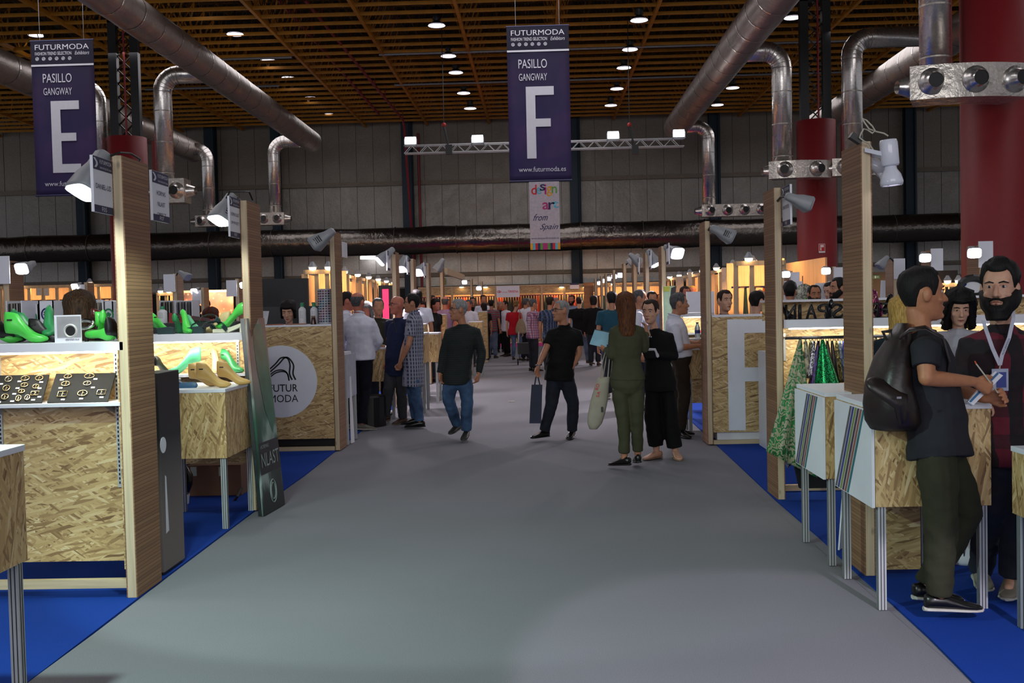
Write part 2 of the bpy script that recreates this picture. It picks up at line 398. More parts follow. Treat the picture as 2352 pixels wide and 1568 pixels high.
# grey conduit lines and red sprinkler pipes under the roof
GP = pm('conduit', '7a7c80', .5, .4); RP = pm('red_pipe', '8a2530', .5)
for k, (p0, p1, Yd) in enumerate((((870, 98), (2120, 60), 36.5), ((905, 153), (2300, 128), 41.5), ((485, 120), (670, 118), 36.5), ((330, 118), (640, 172), 41))):
    a, b = W(*p0, Yd), W(*p1, Yd); a.z = b.z = min(10.2, a.z)
    a.z = b.z = ZL-.08; m = M().tube([a, b], .045, 6)
    for q in (.1, .5, .9): c = a.lerp(b, q); m.tube([c, c+Z*.12], .012, 4)
    ob('cable_conduit', m, GP, label='grey conduit line under the roof frame, %s' % ('nearest long one behind the F banner', 'second long one farther back', 'short one at the left', 'short one behind the left air duct')[k], cat='conduit')
for k, (p0, p1) in enumerate((((640, 0), (870, 262)), ((700, 0), (925, 275)))):
    a = W(*p0, 31); b = W(*p1, 47); m = M().tube([a, b], .05, 6)
    for j in range(9):
        q = a.lerp(b, j/8); m.tube([q, (q.x, q.y, ZU)], .02, 4)
    if k: m.tube([b, (b.x, b.y+.4, b.z-.2), (b.x, WY-.3, 1.5)], .06, 6).tube([(b.x+.25, WY-.3, b.z), (b.x+.25, WY-.3, 1.5)], .06, 6)
    ob('sprinkler_pipe', m, RP, label='red sprinkler pipe under the roof, %s of the pair left of the F banner' % ('left', 'right')[k], cat='pipe')
a = W(1000, 40, 33)
GLASSR = pm('skylight', '2a2c2e', .4)

# ================= high bay lamps =================
lampm = M().lathe([(.05, .62), (.06, .6), (.13, .55), (.13, .2), (.09, .16), (.14, .12), (.27, .02), (.30, 0), (.29, 0), (.25, .02), (.12, .11)], 16, cap=False)
proto = None
LB = [(450, -2, 31), (540, 80, 33.5), (615, 140, 38), (661, 180, 41.5), (714, 226, 45), (757, 264, 48), (1003, 60, 32.5), (1030, 130, 36.5), (1047, 168, 39), (1065, 215, 42.5), (1080, 250, 45.5),
      (1468, 48, 32), (1447, 115, 36), (1433, 157, 39), (1417, 205, 42.5), (1403, 243, 45.5), (1820, 42, 33), (1683, 203, 43), (1648, 242, 46.5), (83, 82, 35)]
nm = ['left of the letter E banner']*0
for k, (px, py, Yd) in enumerate(LB):
    p = W(px, py, Yd)
    row = ('in the left row', 'in the row left of the F banner', 'in the row right of the F banner', 'by the right duct', 'above the letter E banner')[0 if k < 6 else 1 if k < 11 else 2 if k < 16 else 3 if k < 19 else 4]
    idx = k if k < 6 else k-6 if k < 11 else k-11 if k < 16 else k-16 if k < 19 else 0
    lab = 'bell shaped black high bay lamp %s, %s' % (row, ('nearest', 'second nearest', 'third nearest', 'fourth nearest', 'fifth nearest', 'farthest')[idx])
    if proto is None:
        proto = thing('high_bay_lamp', p, lab, 'lamp', 'high bay lamps under the roof')
        mm = M(); mm.v = [q+p for q in lampm.v]; mm.f = lampm.f; mm.mi = lampm.mi
        ob('housing', mm, BLACK, proto, smooth=True)
        ob('lens', M().lathe([(.26, .03), (.27, .012), (.01, .005)], 16, Matrix.Translation(p)), pm('bay_glow', (.95, .88, 1), emit=2.2, var=0), proto, label='glowing white lens')
        ob('hanger', M().tube([p+V3((0, 0, .6)), V3((p.x, p.y, 12.3))], .03, 6), BLACK, proto)
    else: dup(proto, p, label=lab)

# ================= ducts =================
def ring(m, c, t, r, w=.05, n=28):
    c = V3(c); t = V3(t).normalized(); m.tube([c-t*w/2, c+t*w/2], r, n, False)
def duct(label, p_end, p_near, Yend, Yn, D, branches=()):
    a = W(*p_end, Yend); b = V3((a.x, Yn, a.z)) if p_near is None else W(*p_near, Yn)
    t = thing('air_duct', a, label, 'duct', 'round silver air ducts')
    n = 40; pts = [a.lerp(b, i/n) for i in range(n+1)]
    rs = [D/2*(1+rnd.uniform(-.012, .012)) for _ in pts]
    ob('main_pipe', M().tube(pts, rs, 28), FOIL, t, smooth=True)
    m = M(); L = (b-a).length; k = .6
    while k < L:
        ring(m, a+(b-a)*(k/L), b-a, D/2*1.025, .05); k += 1.25
    ob('seam', m, FOILB, t, kind='stuff')
    o = M(); o.tube([a+(a-b).normalized()*.02, a+(a-b).normalized()*.05], D/2*.98, 28); ob('end_cap', o, FOILB, t)
    for (x, Y, zt, zb, r, side) in branches:
        px = V3((x, Y, 0)); ax = a+(b-a)*((Y-a.y)/(b.y-a.y)); top = V3((x, Y, ax.z-.05)); R = .5
        s = 1 if ax.x > x else -1
        arc = [V3((ax.x, Y, top.z))]
        for q in range(7):
            an = math.pi/2*q/6; arc.append(V3((x+s*(R-R*math.sin(an)), Y, top.z-R+R*math.cos(an))))
        arc.append(V3((x, Y, zb)))
        br = ob('branch_pipe', M().tube(arc, r, 20), FOILB, t, smooth=True)
        m = M(); z = zb+.3
        while z < top.z-R: ring(m, (x, Y, z), Z, r*1.03, .03, 20); z += .9
        for q in range(1, 8): ring(m, arc[q], arc[min(q+1, 8)]-arc[q-1], r*1.02, .02, 20)
        ob('pipe_seam', m, FOIL, br, kind='stuff')
    return t
def nozzle_box(label, xc, Y, z, L, h=.42, dpt=.5, n=3, r=.17, curve=0):
    t = thing('nozzle_box', (xc, Y, z), label, 'air vent', 'silver nozzle boxes of the air ducts')
    seg = 12; f = []; bk = []
    def pt(s, off, zz_):
        if curve:
            a = (s-.5)*curve; R = L/curve; return V3((xc+(R+off)*math.sin(a), Y+R-.1-(R+off)*math.cos(a), zz_))
        return V3((xc+(s-.5)*L, Y-off, zz_))
    rings = [[pt(i/seg, dpt*.5, z+h/2), pt(i/seg, dpt*.5, z-h/2), pt(i/seg, -dpt*.5, z-h/2), pt(i/seg, -dpt*.5, z+h/2)] for i in range(seg+1)]
    ob('casing', M().loft(rings), BOXFOIL, t)
    for k in range(n):
        s = (k+.5)/n; c = pt(s, dpt*.5, z); d = (pt(s, dpt*.5+1, z)-c).normalized(); d = (d+V3((rnd.uniform(-.25, .25), 0, rnd.uniform(-.1, .1)))).normalized()
        m = M().tube([c-d*.02, c+d*.03, c+d*.04, c+d*.2], [r, r, r*.8, r*.55], 18, False)
        nz = ob('nozzle', m, FOILB, t, smooth=True)
        ob('opening', M().tube([c+d*.15, c+d*.19], r*.53, 16), BLACK, nz)
    for sgn, s in ((-1, 0), (1, 1)):
        c = pt(s, 0, z); d = V3((sgn, -.1, 0)).normalized(); nz = ob('end_nozzle', M().tube([c, c+d*.04, c+d*.25], [r*.9, r*.8, r*.5], 16, False), FOILB, t, smooth=True)
    return t
def Xat(px, py, Y): return W(px, py, Y).x
bL = [(Xat(376, 300, 30.5), 30.5, 0, W(376, 425, 30.8).z, .26, 1), (Xat(630, 400, 43), 43, 0, W(630, 490, 43).z, .25, 1), (Xat(227, 300, 30.8)*1.0, 30.8, 0, 5.2, .25, 1)][:2]
duct('long silver air duct descending from the top left towards the back wall', (715, 325), None, 43.5, 9, .86, bL)
duct('long silver air duct descending from the top right towards the back wall', (1552, 292), None, 42.5, 9, .98,
     [(Xat(1797, 300, 29.8), 29.8, 0, W(1797, 385, 29.8).z, .28, 1), (Xat(1628, 400, 42.2), 42.2, 0, W(1630, 472, 42.2).z, .26, 1)])
duct('silver air duct at far left behind the letter E banner', (445, 348), None, 44, 9, .9, [(Xat(227, 300, 30.8), 30.8, 0, 5.2, .25, 1), (Xat(478, 400, 43), 43, 0, W(478, 500, 43).z, .25, 1)])
duct('silver air duct at far right passing behind the red columns', (1870, 290), None, 45, 9, .98, [(Xat(1958, 300, 29.8), 29.8, 0, W(1958, 385, 29.8).z, .28, 1), (Xat(2147, 60, 18.6), 18.6, 0, W(2147, 175, 18.6).z, .26, 1)])
o = thing('supply_duct', W(1242, 545, 47.5), 'huge dark horizontal duct running along the back wall', 'duct')
zc = W(1242, 545, 47.5).z; n = 60; pts = [V3((-28+56*i/n, 47.5, zc+rnd.uniform(-.03, .03))) for i in range(n+1)]
ob('pipe', M().tube(pts, [.62*(1+rnd.uniform(-.02, .02)) for _ in pts], 28), foil('black_foil', (.20, .18, .16), .25, 1.4, .7), o, smooth=True)
m = M()
for i in range(2, n, 3): ring(m, pts[i], X, .64, .04)
ob('seam', m, pm('duct_band', '6a6258', .4, .7), o, kind='stuff')
nozzle_box('silver nozzle box under the left inner branch pipe behind the first left post', Xat(396, 440, 30.5), 30.5, W(396, 440, 30.5).z, .9, .7, .6, 2, .24)
nozzle_box('small silver nozzle box behind the second left post lamp', Xat(480, 508, 43), 43, W(480, 508, 43).z, 1.0, .45, .5, 2, .2)
nozzle_box('silver nozzle box right of the second left post', Xat(625, 503, 43), 43, W(625, 503, 43).z, 1.1, .5, .5, 2, .2)
nozzle_box('straight silver nozzle box left of the right red column', Xat(1688, 483, 42.2), 42.2, W(1688, 483, 42.2).z, 2.7, .48, .5, 4, .22)
nozzle_box('curved silver nozzle box wrapped round the slim red column, left half', Xat(1830, 393, 29.8), 29.6, W(1830, 393, 29.8).z, 1.55, .48, .5, 2, .22, .9)
nozzle_box('curved silver nozzle box wrapped round the slim red column, right half', Xat(1955, 388, 29.8), 29.6, W(1955, 388, 29.8).z, 1.2, .48, .5, 2, .22, .5)
nozzle_box('large silver nozzle box wrapped round the near red column', Xat(2215, 195, 17.8), 17.8, W(2215, 195, 17.8).z, 1.75, .55, .7, 3, .22, .8)
# red columns
RED = pm('red_paint', '7a1219', .55, var=.05); 
def redcol(label, x, Y, r, ztop, lat=True, sgn=None):
    t = thing('round_column', (x, Y, 0), label, 'column', 'round red columns')
    ob('jacket', M().lathe([(r, 0), (r, ztop), (r*.98, ztop)], 64, Matrix.Translation((x, Y, 0)), False), RED, t, smooth=True)
    for ss in (-1, 1): ob('corner_strip', M().box(x+ss*(r+.22)-.05, x+ss*(r+.22)+.05, Y, Y+.1, 5.6, (ztop if lat else 9)-.1), RED, t)
    if lat:
        m = M()
        for ss in (-1, 1): m.box(x+ss*.32-.12, x+ss*.32+.12, Y-.1, Y+.1, ztop, 10.4)
        m.box(x-.44, x+.44, Y-.1, Y+.1, 10.2, 10.6); ob('core_post', m, pm('black_steel', '14161a', .5), t)
        m = M(); z = ztop
        while z < 10.1: m.tube([(x-.2, Y, z), (x+.2, Y, z+.4)], .025, 4).tube([(x+.2, Y, z), (x-.2, Y, z+.4)], .025, 4); z += .4
        ob('lattice', m, BLACK, t); ob('core_pipe', M().tube([(x+.05, Y-.15, ztop), (x+.05, Y-.15, 10.3)], .03, 6), RP, t)
    if sgn:
        c = W(*sgn, Y-r-.02); s_ = ob('fire_sign', M().box(c.x-.09, c.x+.09, c.y-.0, c.y+.01, c.z-.13, c.z+.13), WHITEP, t, label='small red and white fire hose sign')
        ob('sign_field', M().box(c.x-.08, c.x+.08, c.y-.004, c.y, c.z-.08, c.z+.12), pm('sign_red', 'b01c28', .5), s_)
        ob('pictogram', M().box(c.x-.05, c.x+.05, c.y-.008, c.y-.004, c.z+.03, c.z+.1).box(c.x-.05, c.x-.02, c.y-.008, c.y-.004, c.z-.06, c.z+.02), WHITEP, s_)
    return t
redcol('slim round red column right of the first right post, black lattice on top', Xat(1876, 500, 30.8), 30.8, .56, W(1876, 272, 30.3).z, True, (1888, 570))
redcol('round red column at left behind the letter E banner, black lattice on top', Xat(298, 500, 30.8), 30.8, .56, W(298, 310, 30.3).z, True)
redcol('near thick round red column at the right edge behind the F-aisle banner', Xat(2290, 400, 18.9), 18.9, .60, 9.0, False)

# ================= lighting truss =================
ta, tb = W(928, 352, 33), W(1572, 342, 33); tb.z = ta.z
t = thing('lighting_truss', ta.lerp(tb, .5), 'slim aluminium lattice truss hanging behind the letter F banner', 'truss')
m = M(); h = .24
for dz in (0, h):
    for dy in (0, h): m.tube([ta+V3((0, dy, dz)), tb+V3((0, dy, dz))], .022, 6)
ob('chord', m, ALU, t)
m = M(); x = ta.x; k = 0
while x < tb.x-.2:
    for dy in (0, h): m.tube([(x, ta.y+dy, ta.z+(k % 2)*h), (x+.24, ta.y+dy, ta.z+((k+1) % 2)*h)], .012, 4)
    x += .24; k += 1
ob('lacing', m, ALU, t, kind='stuff')
for px in (1032, 1458):
    a = W(px, 345, 33); m = M().tube([a, a+V3((-.12, 0, .6)), a+V3((-.15, 0, .75))], .035, 6).tube([a+V3((-.15, 0, .75)), (a.x-.15, a.y, 12.3)], .012, 4).bx(a+V3((0, -.15, 0)), (.2, .12, .3))
    hst = ob('chain_hoist', m, BLACK, t); ob('hoist_ring', M().ell(a+V3((-.15, 0, .8)), .07, .07, .07), pm('hoist_red', 'a02018', .5), hst)
for k, px in enumerate((943, 1097, 1409, 1560)):
    a = W(px, 338, 32.9); a.z = ta.z+.38
    f = thing('flood_lamp', a, 'bright square flood lamp on top of the truss, %s' % ('at its left end', 'left of the F banner', 'right of the F banner', 'at its right end')[k], 'lamp', 'flood lamps on the truss')
    ob('casing', M().bx(a+V3((0, .08, 0)), (.36, .12, .24)), GREYPL, f); ob('glass', M().bx(a, (.32, .03, .2)), GLOW, f, label='glowing white glass')
    ob('yoke', M().box(a.x-.2, a.x-.18, a.y, a.y+.04, a.z-.18, a.z+.05).box(a.x+.18, a.x+.2, a.y, a.y+.04, a.z-.18, a.z+.05).box(a.x-.2, a.x+.2, a.y, a.y+.04, a.z-.18, a.z-.16), GREYPL, f)

# ================= hanging banners =================
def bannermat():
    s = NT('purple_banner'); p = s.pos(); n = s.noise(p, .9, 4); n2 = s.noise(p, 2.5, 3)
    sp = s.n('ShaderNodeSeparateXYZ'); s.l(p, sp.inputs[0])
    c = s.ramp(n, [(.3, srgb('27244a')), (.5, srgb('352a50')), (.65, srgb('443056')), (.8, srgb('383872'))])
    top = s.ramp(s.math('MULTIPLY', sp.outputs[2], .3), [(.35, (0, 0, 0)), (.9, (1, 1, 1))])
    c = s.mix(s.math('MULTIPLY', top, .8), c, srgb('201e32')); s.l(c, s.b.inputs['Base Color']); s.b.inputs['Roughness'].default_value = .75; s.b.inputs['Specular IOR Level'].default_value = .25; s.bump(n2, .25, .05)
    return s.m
BAN = bannermat(); BANH = pm('banner_header', '1c1a2b', .75, spec=.25); BWH = pm('banner_white', 'c4c4cc', .5, var=.03)
def banner(label, px0, px1, pyt, pyb, Yd, letter, full=True):
    a, b = W(px0, pyt, Yd), W(px1, pyt, Yd); w = b.x-a.x; zt = a.z; zb = W(px0, pyb, Yd).z; h = zt-zb; xc = (a.x+b.x)/2
    t = thing('aisle_banner', (xc, Yd, zb), label, 'banner', 'purple aisle banners')
    nx, nz = 10, 24; r1 = []
    for i in range(nz+1):
        z = zb+h*i/nz; r1.append([V3((a.x+w*j/nx, Yd+.006*math.sin(j*.9+i*.35), z)) for j in range(nx+1)]+[V3((a.x+w*j/nx, Yd+.012+.006*math.sin(j*.9+i*.35), z)) for j in range(nx, -1, -1)])
    ob('cloth', M().loft(r1), BAN, t, smooth=True)
    Yf = Yd-.012
    ob('header', M().box(a.x+.001, b.x-.001, Yf, Yf+.004, zt-h*.150, zt-.002), BANH, t, label='darker top band')
    ob('divider', M().box(a.x+.002, b.x-.002, Yf-.004, Yf+.001, zt-h*.165, zt-h*.153), BWH, t, label='white line')
    ob('hem_rod', M().tube([(a.x-.01, Yd, zt), (b.x+.01, Yd, zt)], .02, 8).tube([(a.x-.01, Yd, zb), (b.x+.01, Yd, zb)], .022, 8), NAVYP, t)
    ob('hanging_wire', M().tube([(a.x+w*.15, Yd, zt), (a.x+w*.13, Yd, 12.3)], .006, 4).tube([(a.x+w*.85, Yd, zt), (a.x+w*.85, Yd, 12.3)], .006, 4), GP, t)
    Yt = Yf-.004
    def T(s, u, v, ww, hh, **k): text(t, s, (a.x+w*u, Yt, zt-h*v), X, Z, w*ww, h*hh, BWH, **k)
    T('FUTURMODA', .5, .042, .86, .034, bold=.015); T('FASHION TREND SELECTION', .36, .083, .58, .021, bold=.01); T('Exhibitors', .82, .083, .23, .023, shear=.3)
    m = M()
    for k in range(6):
        cx = a.x+w*(.10+.104*k); cz = zt-h*.117; m.torus((cx, Yt, cz), X, Z, w*.023, w*.006, 14, 4)
        m.bx((cx, Yt, cz), (w*.018, .003, w*.018), Matrix.Rotation(.5*k, 3, 'Y'))
    ob('icon_row', m, BWH, t)
    T('PASILLO', .41, .242, .46, .058, bold=.005); T('GANGWAY', .41, .328, .455, .046, bold=.005)
    lw, lh = w*.45, h*.465; lx = a.x+w*.29; lz = zt-h*.39; st = w*.15
    m = M().box(lx, lx+st, Yt-.003, Yt+.003, lz-lh, lz).box(lx+st, lx+lw, Yt-.003, Yt+.003, lz-h*.056, lz).box(lx+st, lx+lw*.87, Yt-.003, Yt+.003, lz-h*.26, lz-h*.208)
    if letter == 'E': m.box(lx+st, lx+lw, Yt-.003, Yt+.003, lz-lh, lz-lh+h*.056)
    ob('letter', m, BWH, t, label='large white letter '+letter)
    T('www.futurmoda.es', .53, .925, .76, .032)
    return t
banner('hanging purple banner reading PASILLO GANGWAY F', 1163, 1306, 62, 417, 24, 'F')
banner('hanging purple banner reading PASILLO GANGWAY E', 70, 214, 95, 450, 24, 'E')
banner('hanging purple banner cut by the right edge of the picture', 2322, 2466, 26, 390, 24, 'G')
# design art from Spain banner
Yd = 34; a, b = W(1215, 422, Yd), W(1284, 422, Yd); zb = W(1215, 574, Yd).z; h = a.z-zb; w = b.x-a.x
zt2 = a.z+.9
t = thing('white_banner', ((a.x+b.x)/2, Yd, zb), 'narrow white hanging banner reading design art from Spain', 'banner')
ob('cloth', M().box(a.x, b.x, Yd, Yd+.01, zb, zt2), pm('pale_banner', 'b9b4c0', .5), t)
ob('hanging_wire', M().tube([(a.x+.1, Yd, zt2), (a.x+.1, Yd, 12.3)], .01, 4).tube([(b.x-.1, Yd, zt2), (b.x-.1, Yd, 12.3)], .01, 4), GP, t)
PAL = dict(red='c8202c', cyan='5ab4d2', navy='28285a', mag='b42878', yel='dca01e', grn='5aa03c')
def pc(n): return pm('ink_'+n, PAL[n], .6)
for k, (ch, cn, u, dv) in enumerate((('d', 'red', .16, .0), ('e', 'cyan', .32, .02), ('s', 'navy', .45, -.03), ('i', 'mag', .545, 0), ('g', 'yel', .67, .03), ('n', 'grn', .84, .01))):
    text(t, ch, (a.x+w*u, Yd-.002, a.z-h*(.09+dv)), X, Z, w*(.18 if ch != 'i' else .07), h*(.15 if ch in 'dig' else .1), pc(cn), bold=.05)
for ch, cn, u in (('a', 'mag', .54), ('r', 'navy', .74), ('t', 'cyan', .87)): text(t, ch, (a.x+w*u, Yd-.002, a.z-h*(.34 if ch != 't' else .32)), X, Z, w*.22, h*.11, pc(cn), bold=.05)
text(t, 'from', (a.x+w*.36, Yd-.002, a.z-h*.51), X, Z, w*.5, h*.10, pc('navy'), shear=.5, bold=.02); text(t, 'Spain', (a.x+w*.64, Yd-.002, a.z-h*.665), X, Z, w*.62, h*.11, pc('navy'), shear=.5, bold=.02)
text(t, 'www.designartfromspain.es', (a.x+w*.5, Yd-.002, a.z-h*.83), X, Z, w*.92, h*.04, pc('navy'))
cs = ['yel', 'cyan', 'red', 'navy', 'grn', 'mag', 'mag', 'grn', 'navy', 'red', 'cyan', 'yel']
for k, cn in enumerate(cs): ob('colour_stripe', M().box(a.x+w*k/12, a.x+w*(k+1)/12, Yd-.004, Yd, zb, zb+h*.1), pc(cn), t)
ORD = ['first', 'second', 'third', 'fourth', 'fifth', 'sixth', 'seventh', 'eighth', 'ninth', 'tenth', 'eleventh', 'twelfth', 'thirteenth', 'fourteenth', 'fifteenth', 'sixteenth']
CNT = {}
def nth(key):
    CNT[key] = CNT.get(key, -1)+1; return ORD[min(15, CNT[key])]
# ================= posts =================
POSTS = []
DEP = .38
def post(x, Y, side, label, ph=2.5, w=.05, dep=DEP, near=True):
    # side -1: left of aisle (reed face towards +x); +1: right of aisle
    t = thing('stand_post', (x, Y+dep/2, 0), label, 'post', 'wooden stand posts along the aisle')
    x0, x1 = (x-w, x) if side < 0 else (x, x+w)
    POSTS.append((x0, x1, Y, Y+dep, ph))
    ob('front_stud', M().box(x0, x1, Y, Y+.04, 0, ph), PINE, t, bev=.003)
    ob('rear_stud', M().box(x0, x1, Y+dep-.04, Y+dep, 0, ph), PINE, t)
    xa = x if side < 0 else x-.006
    ob('reed_face', M().box(xa, xa+.006, Y+.002, Y+dep, 0, ph-.002), REED, t, label='brown horizontally reeded face')
    xb = x0-.006 if side < 0 else x1
    ob('back_face', M().box(xb, xb+.006, Y+.002, Y+dep, 0, ph-.002), REED, t)
    return t
G1, G2, G3 = (285/412), 0, 0
XL, XR = -2.33, 1.85
DL = [5.82, 8.35, 11.85]; DR = [6.05, 8.42, 11.75]
post(XL, DL[0], -1, 'nearest left stand post, large, carrying a glowing flood lamp and the F05 sign')
post(XL-.01, DL[1], -1, 'second left stand post behind the leaning glass-print poster')
post(XL, DL[2], -1, 'third left stand post at the end of the round-logo counter')
post(XR, DR[0], 1, 'nearest right stand post carrying white spotlights with a knotted cord')
post(XR+.03, DR[1], 1, 'second right stand post left of the striped display cubes')
post(XR, DR[2], 1, 'third right stand post beside the big white letter F')
LX = [(908, 578, 16.9), (949, 594, 19.8), (984, 604, 22), (1016, 615, 24.8), (1084, 640, 35), (1107, 646, 39)]
for k, (px, py, Yd) in enumerate(LX):
    x = W(px, py, Yd).x; z = W(px, py, Yd).z
    post(x, Yd, -1, 'left aisle stand post farther back, %s behind the round-logo counter' % ('first', 'second', 'third', 'fourth', 'fifth', 'farthest')[k], z, .06, .38)
RX = [(1519, 565, 16.4), (1482, 580, 19), (1455, 597, 22), (1432, 605, 24.4), (1408, 620, 29), (1390, 628, 32), (1380, 634, 34.5), (1366, 640, 38)]
for k, (px, py, Yd) in enumerate(RX):
    x = W(px, py, Yd).x; z = W(px, py, Yd).z
    post(x, Yd, 1, 'right aisle stand post farther back, %s behind the third right post' % ('first', 'second', 'third', 'fourth', 'fifth', 'sixth', 'seventh', 'farthest')[k], z, .06, .38)
# header beam between far left posts
a = W(1018, 612, 24.8)
ob('header_board', M().box(a.x, a.x+.06, 25.2, 31, a.z-.18, a.z-.02), PINE, label='pale timber header beam running back from the fourth farther left post', cat='beam')

# ---- signs with lettering ----
def sign(x, Y0, Y1, z0, z1, lines, label, foot='F05', face=1):
    # plate parallel to the aisle, readable from +x (face=1) or -x
    t = thing('stand_sign', (x, (Y0+Y1)/2, z0), label, 'sign', 'white stand name signs on posts')
    ob('plate', M().box(x-.008, x+.008, Y0, Y1, z0, z1), WHITE, t); h = z1-z0; L = Y1-Y0; xf = x+.008*face
    u = V3((0, 1, 0)) if face > 0 else V3((0, -1, 0)); yc = (Y0+Y1)/2
    def S(z): return z0+h*z
    e = .0012
    ob('header', M().box(min(xf, xf+e*face), max(xf, xf+e*face), Y0+.002, Y1-.002, S(.76), S(.995)), NAVYP, t)
    ob('footer', M().box(min(xf, xf+e*face), max(xf, xf+e*face), Y0+.002, Y1-.002, S(.0), S(.13)), NAVYP, t)
    c = lambda du, z: V3((xf+e*face, yc+u.y*du*L, S(z)))
    text(t, 'FUTURMODA', c(.14, .915), u, Z, L*.62, h*.07, WHITEP, bold=.01)
    text(t, 'FASHION TREND SELECTION  Exhibitors', c(.14, .81), u, Z, L*.62, h*.035, WHITEP)
    m = M()
    for q in range(2):
        pts = [c(-.42+q*.05+.09*math.sin(i*.45), .80+.16*i/8) for i in range(9)]; m.tube(pts, .003, 4)
    ob('logo_mark', m, WHITEP, t)
    for i, s in enumerate(lines): text(t, s, c(0, .47+(.10 if len(lines) > 1 else 0)-.22*i), u, Z, L*min(.8, .09*len(s)), h*.09, NAVYP, bold=.01)
    if foot: text(t, foot, c(0, .065), u, Z, L*.25, h*.08, WHITEP)
    return t
zb_, zt_ = W(226, 482, 5.5).z, W(226, 350, 5.5).z
sign(XL-.062, DL[0]-.25, DL[0]+.0, zb_, zt_, ['DANIEL-LID'], 'white FUTURMODA stand sign reading DANIEL-LID on the nearest left post')
sign(XL+.02, DL[0]+.385, DL[0]+.66, W(366, 508, 6.3).z, W(366, 394, 6.3).z, ['HORMAS', 'NLAST', 'OBJECT'], 'white stand sign behind the nearest left post, ending in NLAST OBJECT', 'F07')
sign(XL-.075, DL[1]-.27, DL[1], W(537, 545, 8.2).z, W(537, 453, 8.2).z, ['HORMAS NLAST', 'OM PROJECT'], 'white stand sign reading HORMAS NLAST on the second left post', 'F07')
sign(XR+.10, DR[1]-.26, DR[1]+.0, W(1806, 516, 8.2).z, W(1806, 424, 8.2).z, ['LINK FORTEX'], 'white stand sign on the second right post', 'F08', -1)
def sgn_small(px, pt, pb, Yd, label, off=.06, face=1, L=.26):
    x = W(px, pt, Yd).x; sign(x, Yd-L, Yd, W(px, pb, Yd).z, W(px, pt, Yd).z, ['STAND'][:0], label, None, face)
sgn_small(894, 577, 622, 16.7, 'white stand sign on the first farther left post', L=.3)
sgn_small(939, 592, 631, 19.6, 'white stand sign on the second farther left post', L=.3)
sgn_small(977, 603, 638, 21.8, 'white stand sign on the third farther left post', L=.3)
sgn_small(1531, 560, 608, 16.2, 'white stand sign on the first farther right post', face=-1, L=.3)
sgn_small(1491, 577, 619, 18.8, 'white stand sign on the second farther right post', face=-1, L=.3)
sgn_small(1465, 594, 630, 21.8, 'white stand sign on the third farther right post', face=-1, L=.3)
ob('stand_sign', M().box(W(773, 555, 11.9).x-.01, W(773, 555, 11.9).x+.01, 12.25, 12.5, W(773, 588, 12).z, W(773, 552, 12).z), WHITE, label='narrow white sign edge behind the third left post', cat='sign')

# ---- flood lamps on posts ----
def flood(c, aim, s, label, on=1, glow=None, slots=True, col=None, root=None):
    c = V3(c); aim = V3(aim).normalized(); q = aim.to_track_quat('Z', 'Y').to_matrix().to_4x4(); mt = Matrix.Translation(c) @ q
    t = thing('post_lamp', c, label, 'lamp', 'flood lamps on the stand posts')
    def rect(w, h, z): 
        return [mt@V3((w*math.copysign(abs(math.cos(a))**.45, math.cos(a)), h*math.copysign(abs(math.sin(a))**.45, math.sin(a)), z)) for a in [2*math.pi*j/16 for j in range(16)]]
    ob('housing', M().loft([rect(s*.12, s*.10, -s*1.15), rect(s*.2, s*.16, -s*1.1), rect(s*.24, s*.2, -s*.75), rect(s*.36, s*.30, -s*.45), rect(s*.46, s*.36, -s*.08), rect(s*.47, s*.37, 0)]), col or GREYPL, t, smooth=True)
    ob('glass', M().loft([rect(s*.43, s*.33, .001), rect(s*.43, s*.33, .006+s*.02)]), (glow or GLOW) if on else pm('lamp_off', '9a9ca6', .2), t, label='glowing glass' if on else 'unlit glass')
    if slots:
        m = M()
        for i in range(4):
            for sx in (-1, 1): m.bx(mt@V3((sx*s*.37, 0, -s*.22-i*s*.09)), (s*.1, s*.3, s*.03), q.to_3x3())
        ob('cooling_slot', m, BLACK, t, kind='stuff')
    b = mt@V3((0, 0, -s*1.05)); best = None
    for (x0, x1, ya, yb, ph) in POSTS:
        q = V3((min(max(b.x, x0), x1), min(max(b.y, ya), yb), min(b.z, ph-.03)))
        if best is None or (q-b).length < (best-b).length: best = q
    ob('bracket', M().tube([mt@V3((0, 0, -s*.8)), b, best+(b-best)*.35+V3((0, 0, s*.1)), best], s*.06, 6), BLACK, t)
    return t
p = W(193, 441, 5.80); aim1 = (-.30, -.40, -.9)
flood(p, aim1, .235, 'large glowing flood lamp on the nearest left post, greenish white', 1, GLOWG)
p2 = W(504, 506, 8.33); flood(p2, (-.34, -.42, -.9), .22, 'glowing flood lamp on the second left post, greenish white', 1, GLOWG)
flood(W(722, 562, 11.5), (-.75, .1, -.5), .24, 'unlit grey lamp on the left of the third left post', 0)
flood(W(1858, 470, 8.1), (.9, .1, -.36), .17, 'unlit grey lamp right of the second right post', 0, slots=False)
flood(W(1680, 545, 11.5), (.9, .1, -.45), .22, 'unlit slotted grey lamp right of the third right post', 0)
ob('power_cable', M().tube([W(255, 358, 5.75), W(275, 350, 5.8), W(300, 352, 5.95), W(322, 366, 6.1), W(318, 372, 6.15)], .006, 6), BLACK, label='black cable over the top of the nearest left post', cat='cable')
ob('power_cable', M().tube([W(520, 455, 8.15), W(528, 440, 8.2), W(560, 440, 8.4), W(572, 440, 8.5), W(580, 459, 8.6)], .007, 6), BLACK, label='black cable arching over the second left post', cat='cable')
